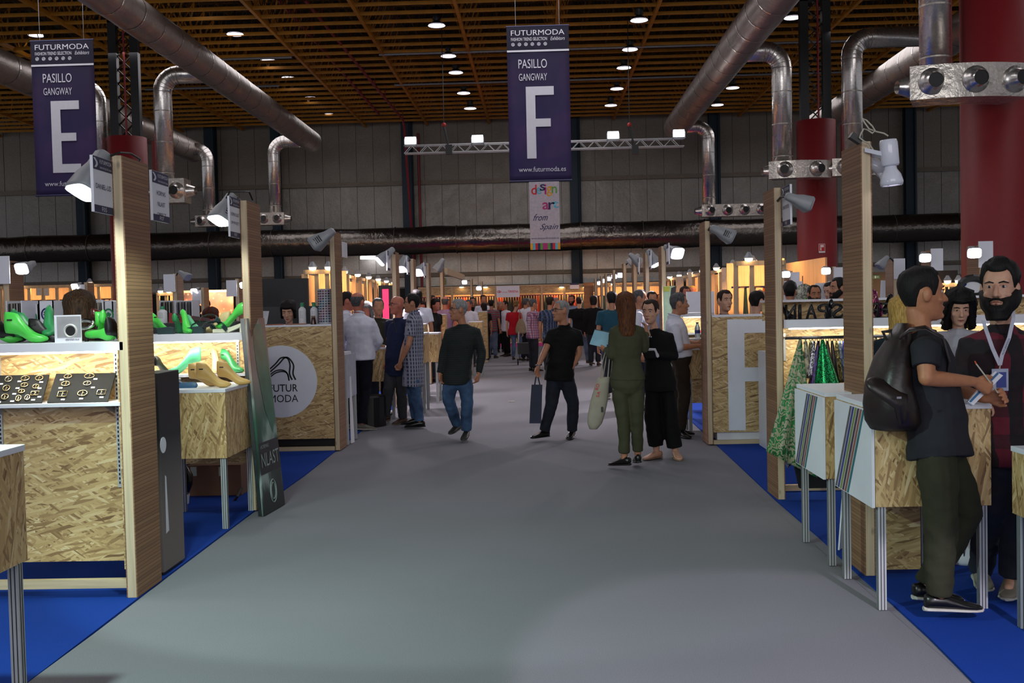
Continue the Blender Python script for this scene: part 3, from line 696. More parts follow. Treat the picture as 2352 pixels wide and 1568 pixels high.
far = [((872, 600), 16.6, (-.8, -.3, -.75), 1, 'first farther left post'), ((921, 618), 19.5, (-.3, -.6, -.9), 1, 'second farther left post'), ((960, 626), 21.7, (-.4, -.7, -.6), 1, 'third farther left post'),
       ((1004, 620), 24.6, (-.5, .2, -.8), 0, 'fourth farther left post'), ((1067, 648), 34.8, (-.2, -1, -.2), 1, 'fifth farther left post'), ((1100, 662), 34.9, (.0, -1, -.5), 1, 'fifth farther left post, lower one'),
       ((1556, 582), 16.2, (.5, -.8, -.4), 1, 'first farther right post'), ((1507, 608), 18.8, (.4, -.2, -.9), 1, 'second farther right post'), ((1471, 605), 21.8, (.8, .2, -.7), 0, 'third farther right post'), ((1445, 605), 24.3, (-.8, .2, -.7), 0, 'fourth farther right post'),
       ((1425, 632), 28.8, (.3, -1, -.3), 1, 'fifth farther right post'), ((1411, 635), 31.8, (.1, -1, -.3), 1, 'sixth farther right post'), ((1397, 640), 34.3, (0, -1, -.3), 1, 'seventh farther right post'), ((1385, 645), 37.8, (0, -1, -.2), 1, 'farthest right post'), ((1377, 650), 39.8, (0, -1, -.2), 1, 'last right post before the back stand')]
for (px, py), Yd, aim, on, nm in far:
    flood(W(px, py, Yd), aim, .27 if Yd < 26 else .2, '%s lamp at the %s' % ('glowing violet-white' if on else 'unlit grey', nm), on, GLOWV, slots=False)
# white spotlight pair with knotted cord on nearest right post
t = thing('spot_lamp', W(2042, 420, 6.0), 'pair of glossy white spotlights with knotted cord on the nearest right post', 'lamp')
GW = pm('gloss_white', 'd9dbe6', .12, var=.02)
c1 = W(2040, 320, 6.0)
mt = Matrix.Translation(c1) @ Matrix.Rotation(math.radians(-4), 4, 'Y')
ob('cylinder_body', M().lathe([(.01, 0), (.045, -.003), (.05, -.02), (.05, -.14), (.045, -.15)], 28, mt), GW, t, smooth=True)
ob('bell_shade', M().lathe([(.032, -.145), (.036, -.17), (.055, -.2), (.064, -.24), (.06, -.26), (.055, -.262), (.05, -.25)], 28, mt, False), GW, t, smooth=True)
ob('glass', M().lathe([(.052, -.246), (.05, -.252), (.001, -.25)], 24, mt), GLOWV, t, label='glowing lamp mouth')
c2 = W(1992, 372, 6.15); mt2 = Matrix.Translation(c2) @ Matrix.Rotation(math.radians(-62), 4, 'Y')
ob('second_body', M().lathe([(.01, .02), (.034, .015), (.036, -.06), (.045, -.09), (.05, -.11), (.04, -.115)], 28, mt2), GW, t, smooth=True)
ob('cone_tip', M().lathe([(.06, .0), (.04, -.04), (.004, -.07)], 24, Matrix.Translation(W(2040, 398, 6.05))), GW, t, smooth=True)
m = M(); a = W(1986, 344, 6.03); b = W(2040, 356, 5.97); m.slab([a+V3((0, 0, .012)), a-V3((0, 0, .012)), b-V3((0, 0, .012)), b+V3((0, 0, .012))], .02)
m.slab([a+V3((0, .08, .012)), a+V3((0, .08, -.012)), b+V3((0, .08, -.012)), b+V3((0, .08, .012))], .02)
ob('arm', m, GW, t); ob('wall_plate', M().lathe([(.03, 0), (.035, .01), (.02, .03)], 20, Matrix.Translation(W(1984, 346, 6.08)) @ Matrix.Rotation(math.radians(90), 4, 'Y')), CHROME, t)
pts = [(2040, 312), (2030, 306), (2012, 302), (1996, 296), (1986, 282), (1980, 272), (1990, 276), (2004, 290), (2010, 300), (2004, 306), (1992, 298), (1984, 296), (1978, 306), (1974, 316), (1984, 324), (1996, 330), (2006, 345)]
ob('knotted_cord', M().tube([W(a, b, 6.0+.02*math.sin(i*1.3)) for i, (a, b) in enumerate(pts)], .0045, 6), pm('cream_cord', 'b9b3a2', .6), t)
ob('plug', M().bx(W(1965, 318, 6.02), (.07, .05, .035), Matrix.Rotation(.6, 3, 'Y')), BLACK, t)

# ================= display cubes =================
def cube(x0, x1, y0, y1, z0, z1, label, side=None, leglen=None, stripes_=None, front=None):
    t = thing('display_cube', ((x0+x1)/2, (y0+y1)/2, 0), label, 'display stand', 'OSB display cubes on aluminium legs')
    ob('carcass', M().box(x0, x1, y0, y1, z0, z1-.025), front or OSBV, t, bev=.002)
    ob('top_board', M().box(x0-.004, x1+.004, y0-.004, y1+.004, z1-.025, z1), WHITE, t, bev=.002)
    for (lx, ly) in ((x0+.035, y0+.035), (x1-.035, y0+.035), (x0+.035, y1-.035), (x1-.035, y1-.035)):
        lg = ob('leg', M().box(lx-.02, lx+.02, ly-.02, ly+.02, 0, z0), ALU, t)
        g = M()
        for d in (-.008, .008):
            g.box(lx+d-.002, lx+d+.002, ly-.0215, ly-.0195, 0, z0).box(lx-.0215, lx-.0195, ly+d-.002, ly+d+.002, 0, z0).box(lx+.0195, lx+.0215, ly+d-.002, ly+d+.002, 0, z0)
        ob('groove', g, DKALU, lg)
    if stripes_:
        sp = ob('side_panel', M().box(x0-.018, x0-.003, y0+.004, y1-.004, z0-.004, z1-.03), WHITE, t, label='white printed side panel')
        cols = ['5d5a5e', '3b3f7e', '7a8a4c', '4a3a48', '8e5a50', '2f6e74']; h = z1-z0-.034; L = y1-y0-.01; n = len(cols)
        # diagonal stripes: rise from the far bottom to the near top
        for k, cc in enumerate(cols):
            s0, s1 = k/(n)*.40, (k+.72)/n*.40
            yb = y1-.006-(.01+s0)*L; yb2 = y1-.006-(.01+s1)*L; sh = .45*L
            q = [V3((x0-.0195, yb, z0)), V3((x0-.0195, yb2, z0)), V3((x0-.0195, yb2-sh, z0+h)), V3((x0-.0195, yb-sh, z0+h))]
            ob('colour_stripe', M().slab(q, .0015), pm('stripe_'+cc, cc, .5), sp)
    return t
a, b, c = G(2026, 1398), G(1945, 1327), G(2257, 1395)
y0, y1 = a.y-.035, b.y+.035; x0 = (a.x+b.x)/2-.035; x1 = c.x+.035
ztop = W(2005, 932, y0).z; zbot = W(2005, 1165, y0).z
cube(x0, x1, y0, y1, zbot, ztop, 'near right OSB display cube with striped white side beside the backpack man', stripes_=1)
a, b = G(1904, 1297), G(1857, 1243); y2, y3 = a.y-.035, b.y+.035; x2 = (a.x+b.x)/2-.035
cube(x2, x2+.62, y2, y3, W(1888, 1100, y2).z, W(1883, 902, y2).z, 'second right OSB display cube with striped white side, half behind the nearest right post', stripes_=1)
a, b = G(516, 1213), G(564, 1173); y0, y1 = a.y-.035, b.y+.06; x1 = a.x+.045
cube(x1-.62, x1, y0, y1, W(520, 1052, y0).z, W(520, 893, y0).z, 'left OSB display cube topped with wooden shoe lasts')
LC = (x1, y0, y1, W(520, 893, y0).z)
zc = .0
x1 = W(54, 1022, 4.0).x; cube(x1-.62, x1, 3.4, 4.0, W(56, 1285, 4.0).z, W(52, 1020, 4.0).z, 'nearest OSB display cube cut by the left edge of the picture')
cube(W(2346, 1100, 5.0).x, W(2346, 1100, 5.0).x+.6, 4.5, 5.1, .55, W(2346, 1030, 5).z, 'white-topped display cube cut by the right edge of the picture')
# far cubes along the aisle
def fcube(px0, px1, pt, pb, Yd, label, w=.6):
    x1 = W(px1, pt, Yd).x; x0 = W(px0, pt, Yd).x; cube(x0, x1, Yd, Yd+.6, max(.3, W(px0, pb, Yd).z), W(px0, pt, Yd).z, label)
fcube(905, 975, 766, 835, 15.9, 'OSB display cube behind the checked shirt man')
fcube(968, 1006, 765, 832, 17.5, 'OSB display cube left of the green sweater man')
fcube(1076, 1107, 738, 772, 24, 'OSB display cube right behind the green sweater man')

# ================= shoe lasts and shop items =================
def last(loc, rz, col, label, L=.25, pitch=.5, roll=0, up=0, kind='last', group='plastic shoe lasts'):
    """shoe last: toe along +x local"""
    mt = Matrix.Translation(V3(loc)) @ Matrix.Rotation(rz, 4, 'Z') @ Matrix.Rotation(up, 4, 'Y') @ Matrix.Rotation(roll, 4, 'X')
    st = [(0, .006, .020, .026), (.04, .020, .012, .036), (.12, .032, .004, .045), (.22, .041, .001, .052), (.32, .045, .001, .062), (.42, .041, .004+.015*pitch, .078+.012*pitch), (.52, .034, .012+.035*pitch, .104+.018*pitch),
          (.62, .029, .02+.055*pitch, .138+.02*pitch), (.70, .028, .024+.07*pitch, .165+.02*pitch), (.8, .030, .026+.08*pitch, .168+.03*pitch), (.9, .030, .026+.085*pitch, .170+.036*pitch), (.97, .024, .028+.087*pitch, .170+.038*pitch), (1, .012, .045+.087*pitch, .165+.038*pitch)]
    rings = []
    for s, w, b, tp in st:
        x = L*(.5-s); r = []; sc = L/.25
        for j in range(14):
            a = 2*math.pi*j/14; cx = math.cos(a); sz = math.sin(a); zm = (b+tp)/2*sc; hh = (tp-b)/2*sc
            wv = w*sc*(1 if sz < 0 else (1-.45*sz*(tp > .09)))
            r.append(mt@V3((x, wv*math.copysign(abs(cx)**.8, cx), zm+hh*math.copysign(abs(sz)**.75, sz))))
        rings.append(r)
    t = thing('shoe_last', loc, label, 'shoe last', group)
    ob('body', M().loft(rings), col, t, smooth=True)
    m = M()
    q = mt@V3((-L*.33, -.031*L/.25, .125*L/.25+.03*pitch)); m.bx(q, (.03, .002, .008), (mt.to_3x3()))
    ob('stamp', m, BLACK, t, label='small black stamp')
    return t
GREENL = pm('last_green', '4cc84c', .3, var=.04); GREEND = pm('last_dark_green', '2c8a50', .35, var=.05); CREAM = pm('last_cream', 'c9a35e', .4, var=.06); CREAML = pm('last_pale', 'd3bf86', .4, var=.05)
MINT = pm('last_mint', '4fae7c', .35)
# left stand 1
Y1 = DL[0]; zs = W(150, 787, Y1).z
def shelfz(px, py, Yd): return W(px, py, Yd).z
xw0 = W(-60, 800, Y1).x; xw1 = W(283, 800, Y1).x
def shelf_unit(xa, xb, Yf, zt, lip, label, depth=.32, light=True):
    t = thing('shelf_top', ((xa+xb)/2, Yf+depth/2, zt-lip), label, 'shelf')
    ob('board', M().box(xa, xb, Yf, Yf+depth, zt-lip, zt), WHITE, t, bev=.002)
    if light:
        ob('tube_light', M().box(xa+.05, xb-.05, Yf+.02, Yf+.05, zt-lip-.012, zt-lip-.001), pm('tube_glow', (1, .98, .88), emit=6, var=0), t, label='glowing strip light')
        area('shelf_light', ((xa+xb)/2, Yf+.035, zt-lip-.02), (0, .5, -1), max(.3, xb-xa-.1), .03, 3.4*(xb-xa), (1, .97, .80))
    return t
shelf_unit(xw0, xw1, Y1, zs, .05, 'white counter shelf of the left stand holding bright green shoe lasts')
wy = Y1+.24; zb = W(150, 1289, wy).z
t = thing('stand_wall', ((xw0+xw1)/2, wy, 0), 'OSB front wall of the nearest left stand with a buckle shelf', 'panel')
ob('board', M().box(xw0, W(283, 900, wy).x+.02, wy, wy+.018, zb, zs-.05), OSB, t)
ob('side_return', M().box(XL-.075, XL-.058, Y1+.03, wy, zb, zs-.05), OSB, t)
for px in (2, 272):
    x = W(px, 950, wy).x; up = ob('slotted_upright', M().box(x-.012, x+.012, wy-.012, wy, W(270, 1118, wy).z, zs-.055), ALU if px == 272 else ALU, t)
    m = M(); z = W(270, 1110, wy).z
    while z < zs-.07: m.box(x-.004, x+.004, wy-.0135, wy-.0115, z, z+.014); z += .025
    ob('slot', m, BLACK, up)
z = W(150, 1352, Y1+.02).z; ob('base_rail', M().box(xw0, XL-.05, Y1+.02, Y1+.06, z, z+.05), PINEH, t)
zl = W(140, 926, Y1+.02).z
t = thing('lower_shelf', (-3, Y1+.1, zl-.022), 'narrow white shelf under the green lasts holding two black buckle boards', 'shelf')
ob('board', M().box(xw0, W(278, 926, Y1+.02).x, Y1+.02, wy, zl-.022, zl), WHITE, t, bev=.002)
for px in (4, 262): 
    x = W(px, 940, wy).x; ob('bracket', M().prism([(0, 0), (-.18, 0), (0, -.06)], (x, wy-.001, zl-.022), Y_, Z, .004), ALU, t)
GOLD = pm('gold_metal', 'cdb98a', .25, .9, .1); SILV = pm('pale_gold', 'd8ceb0', .2, .9, .08)
BOARDM = pm('black_board', '07090d', .85, var=.1)
def bboard(q, label, spots):
    q = [V3(p) for p in q]
    t = thing('buckle_board', (q[0]+q[1]+q[2]+q[3])/4, label, 'display board', 'black boards of buckles')
    n = (q[1]-q[0]).cross(q[3]-q[0]).normalized()
    ob('board', M().slab(q, .008), BOARDM, t)
    def at(u, v): return q[0].lerp(q[1], u).lerp(q[3].lerp(q[2], u), v)
    uu = (q[1]-q[0]).normalized(); vv = (q[3]-q[0]).normalized()
    for (u, v, R, sx, sy, shp, cu, cv) in spots:
        c = at(u, v)+n*.006; mat = GOLD if rnd.random() < .6 else SILV
        rw = [q_ for q_ in spots if round(q_[1]*4) == round(v*4)]; rw.sort(); up_ = sorted({round(q_[1]*4) for q_ in spots}, reverse=True)
        b = thing('buckle', c, 'small gold %s buckle, %s from the left, %s row of the %s board' % ('square' if shp else 'round', ORD[[id(z_) for z_ in rw].index(id([q_ for q_ in rw if q_[0] == u][0]))], ORD[up_.index(round(v*4))], label.split()[0]), 'buckle', 'gold buckles on the %s board' % label.split()[0])
        if shp:
            m = M()
            P = [c+uu*R*sx*a+vv*R*sy*d for a, d in ((-1, -1), (1, -1), (1, 1), (-1, 1), (-1, -1))]
            m.tube(P, .0034, 6)
        else: m = M().torus(c, uu, vv, R, .0034, 20, 6, sx, sy)
        ob('frame', m, mat, b, smooth=True)
        ob('prong', M().tube([c-vv*R*sy*.9, c+vv*R*.5, c+uu*R*.3], .0022, 5), mat, b)
        c2 = at(cu, cv)+n*.002; ob('price_tag', M().slab([c2, c2+uu*.022, c2+uu*.022+vv*.011, c2+vv*.011], -.001), WHITE, t)
yb, yt = Y1+.035, wy-.03
q = [W(128-20, 924, yb), W(247, 922, yb), W(266, 856, yt), W(129, 858, yt)]
bboard(q, 'right black board of seven gold buckles leaning on the lower shelf', [(.22, .88, .02, 1.1, .8, 0, .10, .75), (.58, .88, .024, 1.2, .8, 0, .66, .76), (.22, .62, .022, 1.1, .8, 0, .12, .46), (.58, .62, .02, 1.1, .8, 0, .66, .46), (.22, .26, .026, 1, .8, 1, .22, .06), (.55, .28, .025, 1.1, .85, 0, .52, .08), (.86, .3, .022, 1.1, .85, 1, .85, .12)])
q = [W(-30, 928, yb), W(95, 925, yb), W(113, 860, yt), W(-10, 862, yt)]
bboard(q, 'left black board crowded with gold buckles leaning on the lower shelf', [(.27, .84, .022, .9, 1, 0, .12, .66), (.58, .86, .024, 1, .8, 0, .45, .74), (.84, .86, .022, 1, .9, 0, .86, .7), (.28, .52, .022, .9, 1, 0, .1, .36), (.6, .62, .020, 1, .8, 0, .45, .5), (.82, .56, .018, 1, .9, 0, .86, .48), (.58, .40, .018, 1, .8, 0, .42, .3), (.84, .32, .022, 1, .7, 1, .9, .18), (.3, .22, .022, .9, .95, 0, .18, .03), (.56, .16, .022, .7, 1, 0, .42, .05), (.72, .18, .02, .7, 1, 0, .8, .08)])
# lasts on the counter of stand 1  (loc from pixels)
def onshelf(px, py, Yd, zt): v = W(px, py, Yd); v.z = zt; return v
last(onshelf(62, 785, Y1+.13, zs), 0, GREENL, 'bright green pointed shoe last standing on the left counter, toe to the right', .25, .35)
last(onshelf(228, 785, Y1+.12, zs+.042), 0, GREENL, 'bright green shoe last lying on its side showing its sole, right of the ring card', .22, .25, -math.pi/2)
last(onshelf(2, 785, Y1+.2, zs), .3, GREENL, 'green shoe last cut by the left edge on the counter', .24, .4)
last(onshelf(42, 785, Y1+.27, zs+.03), -.9, GREEND, 'dark green shoe last behind the pointed bright green one', .22, .7)
last(onshelf(78, 785, Y1+.3, zs+.0), .2, GREEND, 'flat dark green shoe last lying behind, left of the ring card', .26, .2)
last(onshelf(113, 785, Y1+.25, zs+.03), -1.2, GREEND, 'tall dark green boot last directly left of the ring card', .22, 1.2)
last(onshelf(238, 785, Y1+.27, zs+.02), 2.0, GREENL, 'green shoe last standing behind the lying one', .2, .9)
last(onshelf(262, 785, Y1+.3, zs+.02), .4, GREENL, 'green shoe last at the right end of the left counter', .2, .6)
last(onshelf(252, 785, Y1+.42, zs+.02), .6, pm('last_brown', '4a1c14', .2), 'glossy dark brown shoe last behind the green ones', .2, 1.3)
# black shoes
for k, (px, Yo, rz, lab) in enumerate(((108, .2, .1, 'black leather shoe sole piece left of the ring card'), (272, .15, 1.3, 'black leather piece at the right end of the counter'), (20, .2, .8, 'black shoe piece at the left edge of the counter'))):
    last(onshelf(px, 785, Y1+Yo, zs), rz, BLACK, lab, .2, .2, kind='shoe', group='black shoe pieces on the left counter')
c = onshelf(196, 785, Y1+.18, zs+.10); t = thing('metal_ring', c, 'small silver metal ring form beside the ring card', 'ring form')
ob('band', M().torus(c, X, V3((0, .5, .8)), .05, .012, 24, 8, 1, .55), CHROME, t, smooth=True)
ob('stem', M().tube([c+V3((0, .02, -.05)), (c.x, c.y+.02, zs)], .012, 8), BLACK, t)
# ring card
a = W(123, 789, Y1+.03); b = W(185, 788, Y1+.03); zt = W(123, 724, Y1+.05).z
t = thing('display_card', V3(((a.x+b.x)/2, Y1+.04, zs)), 'white counter card picturing a round metal eyelet', 'sign')
Rm = Matrix.Rotation(-.12, 3, 'X')
ob('card', M().bx(((a.x+b.x)/2, Y1+.05, (zs+zt)/2), (b.x-a.x, .006, zt-zs)), WHITE, t)
w = b.x-a.x; h = zt-zs; xc = (a.x+b.x)/2; yf = Y1+.046
ob('picture_field', M().box(xc-w*.4, xc+w*.48, yf-.001, yf, zs+h*.18, zs+h*.95), pm('card_grey', '9a9a9e', .5), t)
ob('picture_ring', M().torus((xc+w*.1, yf-.001, zs+h*.42), X, Z, w*.22, w*.045, 24, 4), pm('card_ring', 'c8c8c4', .3), t)
ob('picture_disc', M().lathe([(w*.2, 0), (w*.2, .001)], 24, Matrix.Translation((xc+w*.1, yf-.001, zs+h*.42)) @ Matrix.Rotation(math.pi/2, 4, 'X')), BLACK, t)
text(t, 'daniel-lid', (xc+w*.15, yf-.001, zs+h*.10), X, Z, w*.5, h*.06, pm('plum', '4a1c3c', .5), bold=.02)
for k, s in enumerate(('metal', 'rings', 'and', 'eyelets')): pass
# sample books behind the counter
def samples(px0, px1, pt, Yd, label, txt=None, tcol=None, nsw=8, mark=None, hh=.3, dep=.25, tone=None):
    a, b = W(px0, pt, Yd), W(px1, pt, Yd); z1 = a.z; z0 = z1-hh; w = b.x-a.x
    t = thing('sample_binder', ((a.x+b.x)/2, Yd+dep/2, z0), label, 'binder', 'white material sample binders behind the left counters')
    m = M().box(a.x, b.x, Yd+dep-.01, Yd+dep, z0, z1).box(a.x, a.x+.008, Yd, Yd+dep, z0, z1).box(b.x-.008, b.x, Yd, Yd+dep, z0, z1).box(a.x, b.x, Yd, Yd+dep, z0, z0+.008)
    if txt is not None or mark: m.box(a.x, b.x, Yd, Yd+.006, z0, z1)
    ob('cover', m, WHITE, t)
    if nsw:
        tones = tone or ['1a1a1c', '5a564e', 'b8b4a8', '2a2c30', '8a8478', '0e0e10', 'c8c8c4']
        for i in range(nsw):
            x = a.x+.02+(w-.04)*i/max(1, nsw-1); c = tones[i % len(tones)]
            ob('swatch', M().slab([V3((x, Yd+.01, z0+.02)), V3((x+.012, Yd+dep-.02, z0+.02)), V3((x+.012, Yd+dep-.02, z1-.01)), V3((x, Yd+.01, z1-.02))], .006), pm('swatch_'+c, c, .7), t)
    if txt: text(t, txt, ((a.x+b.x)/2, Yd-.001, z0+hh*.42), X, Z, w*.7, hh*.09, pm('ink_'+tcol, tcol, .5), bold=.02)
    if mark:
        c = V3(((a.x+b.x)/2, Yd-.002, z0+hh*.68))
        ob('emblem', M().torus(c, X, Z, .04, .006, 16, 4, .8, 1).bx(c, (.03, .003, .03), Matrix.Rotation(.6, 3, 'Y')), pm('ink_'+tcol, tcol, .5), t)
    return t
samples(13, 50, 691, 7.3, 'open sample binder with dark swatches at far left', nsw=9)
samples(58, 88, 699, 7.5, 'white binder with green print SPLIMAT', 'SPLIMAT', '2a8a5c', 0, True)
samples(88, 122, 691, 7.4, 'white binder with a navy emblem, left of the woman with brown hair', 'PLE', '1c2468', 0, True)
samples(122, 205, 690, 7.6, 'long open sample binder behind the brown haired woman', nsw=12, tone=['c8c8c4', '2a2c30', '8a8a86', 'b8b8b4'])
samples(206, 236, 690, 7.6, 'open white sample binder right of the brown haired woman', nsw=4, tone=['b8b4a8', '6a6258'])
samples(238, 259, 692, 7.4, 'white binder with pale green base and green emblem', 'SP', '2a8a5c', 0, True)
samples(260, 282, 692, 7.5, 'dark sample binder touching the nearest left post', nsw=6, tone=['1a1c22', '23262e'])
zz1 = W(150, 691, 7.3).z-.3
xr_ = W(283, 700, 7.5).x
ob('binder_table', M().box(xw0-.3, xr_, 7.2, 7.9, zz1-.03, zz1-.001).box(xw0-.3, xw0-.26, 7.2, 7.9, 0, zz1-.03).box(xr_-.04, xr_, 7.25, 7.3, 0, zz1-.03).box(xr_-.04, xr_, 7.85, 7.9, 0, zz1-.03), WHITE, label='white table under the row of sample binders in the left stand', cat='table')

# black pedestal poster behind post 1
a = G(378, 1322); b = G(412, 1290); zt = W(385, 857, a.y).z
t = thing('poster_pillar', ((a.x+b.x)/2-.06, (a.y+b.y)/2, 0), 'tall dark grey gradient poster pillar behind the nearest left post', 'poster stand')
s = NT('fade_poster'); p = s.pos(); sp = s.n('ShaderNodeSeparateXYZ'); s.l(p, sp.inputs[0]); s.l(s.ramp(sp.outputs[2], [(.35, srgb('6f6560')), (.62, srgb('55504e')), (.85, srgb('18191d')), (1, srgb('101114'))]), s.b.inputs['Base Color']); s.b.inputs['Roughness'].default_value = .4
ob('column', M().box(a.x-.14, a.x, a.y, b.y+.02, .02, zt), s.m, t, bev=.002)
ob('foot', M().box(a.x-.13, a.x-.01, a.y+.01, b.y, 0, .02), BLACK, t)
m = M().prism([(0, 0), (.05, .01), (.03, .35), (.012, .36)], (a.x+.001, a.y+.05, .25), Y_, Z, .001); ob('printed_curve', m, WHITEP, t)
m = M().lathe([(.05, 0), (.05, .002)], 18, Matrix.Translation((a.x+.0, a.y+.05, .80)) @ Matrix.Rotation(math.pi/2, 4, 'Y')); ob('printed_disc', m, WHITEP, t)

# left stand 2
Y2 = DL[1]; z2 = W(460, 766, Y2).z; xa = XL-.02-2.2; xb = XL-.07
shelf_unit(xa, xb, Y2, z2, .06, 'white counter shelf of the second left stand with green lasts and straps')
wy2 = Y2+.26
t = thing('stand_wall', ((xa+xb)/2, wy2, 0), 'OSB front wall of the second left stand above the display cube', 'panel')
ob('board', M().box(xa, xb, wy2, wy2+.018, .35, z2-.06), OSB, t)
x = W(548, 850, wy2).x; up = ob('slotted_upright', M().box(x-.012, x+.012, wy2-.012, wy2, .7, z2-.07), ALU, t); m = M(); z = .72
while z < z2-.1: m.box(x-.004, x+.004, wy2-.0135, wy2-.0115, z, z+.014); z += .025
ob('slot', m, BLACK, up)
zl2 = W(480, 858, Y2+.1).z
ob('lower_shelf', M().box(xa, xb, Y2+.04, wy2, zl2-.02, zl2), WHITE, label='white lower shelf in the second left stand behind the cream lasts', cat='shelf')
S = lambda px, o=0.0: onshelf(px, 760, Y2+.10+o, z2)
last(S(366), 1.2, GREENL, 'green last peeping out right of the nearest left post', .22, 1.0)
last(S(375, .1)+V3((0, 0, .02)), .0, GREENL, 'small green last behind, near the white bottle', .16, .3)
last(S(428), -1.0, GREENL, 'upright green high heel last in the middle of the second counter', .22, 1.6)
last(S(410, .12), 1.57, GREEND, 'narrow dark green last left of the upright high heel last', .2, 1.1)
last(S(447, .12), -.3, MINT, 'mint green last leaning behind the upright high heel last', .2, .9)
last(S(498, .14), math.pi, CREAML, 'pale cream last behind the green boot last', .24, .4)
tb = S(533)
last(tb+V3((0, 0, .03)), math.pi, GREENL, 'green boot last with cream block heel sole beside the second left post', .27, 1.0)
t = thing('shoe_sole', tb, 'cream platform sole with block heel under the green boot last', 'shoe sole')
m = M(); pr = [(-.15, .0), (-.13, -.0), (-.02, .0), (.06, .035), (.14, .07), (.15, .085), (.10, .08), (.0, .045), (-.08, .03), (-.15, .03)]
ob('sole', M().prism(pr, tb+V3((0, .035, .003)), X, Z, .07), pm('sole_cream', 'd8dcc0', .5), t, bev=.003)
ob('heel', M().box(tb.x+.07, tb.x+.14, tb.y-.03, tb.y+.03, z2, z2+.06), pm('sole_cream', 'd8dcc0', .5), t, bev=.004)
STRAP = pm('strap_teal', '1f3a3c', .45)
for k, (px, dz, lab) in enumerate(((466, .0, 'left'), (482, .05, 'tall middle'), (492, .0, 'low right'))):
    c = S(px, -.03*k); m = M(); pts = [c+V3((.09*math.cos(a)*(.8 if k == 1 else 1), .03*math.sin(a*1.5), .05+dz*.6+.045*math.sin(a)+dz*.5)) for a in [i*.45 for i in range(-1, 9)]]
    m.tube(pts, .03, 8, True, .12); ob('strap_coil', m, STRAP, label='dark teal leather strap coil on the second left counter, %s one' % lab, cat='strap', group='dark teal straps', smooth=True)
for px, lab in ((382, 'left'), (452, 'right')):
    c = S(px, -.02); ob('strap_block', M().prism([(-.06, 0), (.06, 0), (.07, .05), (.02, .06), (-.07, .05)], c+V3((0, .03, 0)), X, Z, .06), STRAP, label='dark folded leather piece on the second left counter, %s one' % lab, cat='leather piece')
def bottle(px, pb, pt, Yd, label, capc='1f8a5c', z0=None):
    b = W(px, pb, Yd); tz = W(px, pt, Yd).z
    if z0 is not None: b.z = z0
    h = tz-b.z; r = .042; t = thing('bottle', b, label, 'bottle', 'white bottles with green caps'); mt = Matrix.Translation(b)
    ob('flask', M().lathe([(r*.95, 0), (r, .005), (r, h*.66), (r*.9, h*.72), (r*.45, h*.8), (r*.42, h*.84)], 24, mt), pm('bottle_white', 'd8dade', .35, var=.02), t, smooth=True)
    ob('cap', M().lathe([(r*.5, h*.82), (r*.52, h*.84), (r*.5, h*.99), (r*.4, h)], 20, mt), pm('cap_green', capc, .4), t)
    m = M()
    for k in range(5): m.bx(b+V3((0, -r-.0005, h*(.6-.07*k))), (r*.9, .001, .003))
    ob('printed_label', m, pm('print_grey', '6a7076', .6), t)
ztb2 = z2
bottle(374, 742, 703, 9.6, 'white bottle with green cap right of the nearest left post', z0=W(374, 742, 9.6).z)
c = W(374, 742, 9.6); 
t = thing('red_display', W(440, 735, 9.8), 'sloping red tray display behind the second left counter', 'display')
q = [W(388, 742, 9.7), W(500, 748, 9.7), W(490, 733, 10.0), W(388, 718, 10.0)]
ob('red_board', M().slab(q, .02), pm('tray_red', 'a01418', .5), t)
for k in range(4):
    q2 = [q[0].lerp(q[1], .08+.22*k).lerp(q[3].lerp(q[2], .08+.22*k), .35)+V3((0, 0, .012)), q[0].lerp(q[1], .24+.22*k).lerp(q[3].lerp(q[2], .24+.22*k), .35)+V3((0, 0, .012)), q[0].lerp(q[1], .24+.22*k).lerp(q[3].lerp(q[2], .24+.22*k), .9)+V3((0, 0, .012)), q[0].lerp(q[1], .08+.22*k).lerp(q[3].lerp(q[2], .08+.22*k), .9)+V3((0, 0, .012))]
    ob('leather_sample', M().slab(q2, .006), pm('oxblood', '3a1014', .5), t)
ob('inner_counter', M().box(W(365, 745, 9.6).x-.2, W(548, 745, 9.6).x-.0, 9.5, 10.3, 0, W(374, 742, 9.6).z), DKGREY, label='dark inner counter behind the second left stand', cat='counter')
samples(366, 401, 690, 11.2, 'white rack of hanging dark samples right of the nearest left post', nsw=10, hh=.25)
samples(402, 441, 690, 11.2, 'white rack of hanging samples, its right half', nsw=10, hh=.25, tone=['8a8a8c', '3a3c48', 'c8c8cc', '5a564e'])
ob('rack_table', M().box(W(360, 735, 11.1).x, W(445, 735, 11.1).x, 11.1, 11.6, 0, W(402, 690, 11.2).z-.251), DKGREY, label='dark stand carrying the white sample racks', cat='table')
# lasts on left cube
cx1, cy0, cy1, cz = LC
def C(px, o): v = W(px, 890, cy0+o); v.z = cz; return v
last(C(492, .15), 0, CREAM, 'cream wooden last in front on the left display cube, toe right', .26, .45, group='cream and green lasts on the left display cube')
last(C(470, .3), 0, CREAM, 'cream wooden last second on the left display cube, mostly hidden', .24, .45, group='cream and green lasts on the left display cube')
last(C(538, .36), 0, CREAM, 'cream wooden last at the right of the left display cube', .26, .45, group='cream and green lasts on the left display cube')
last(onshelf(497, 870, Y2+.15, zl2), -1.1, CREAML, 'tall pale last standing upright on the lower shelf', .22, 1.6, group='lasts on the lower shelf')
last(onshelf(424, 870, Y2+.12, zl2-.0), math.pi, MINT, 'mint green last on the lower shelf, toe to the left', .28, .7, group='lasts on the lower shelf')
last(onshelf(535, 870, Y2+.15, zl2), -.5, GREEND, 'split dark green boot last on the lower shelf by the slotted upright', .24, 1.0, group='lasts on the lower shelf')
c = C(412, .2); t = thing('sandal', c, 'blue sandal with beaded straps on the left display cube', 'shoe')
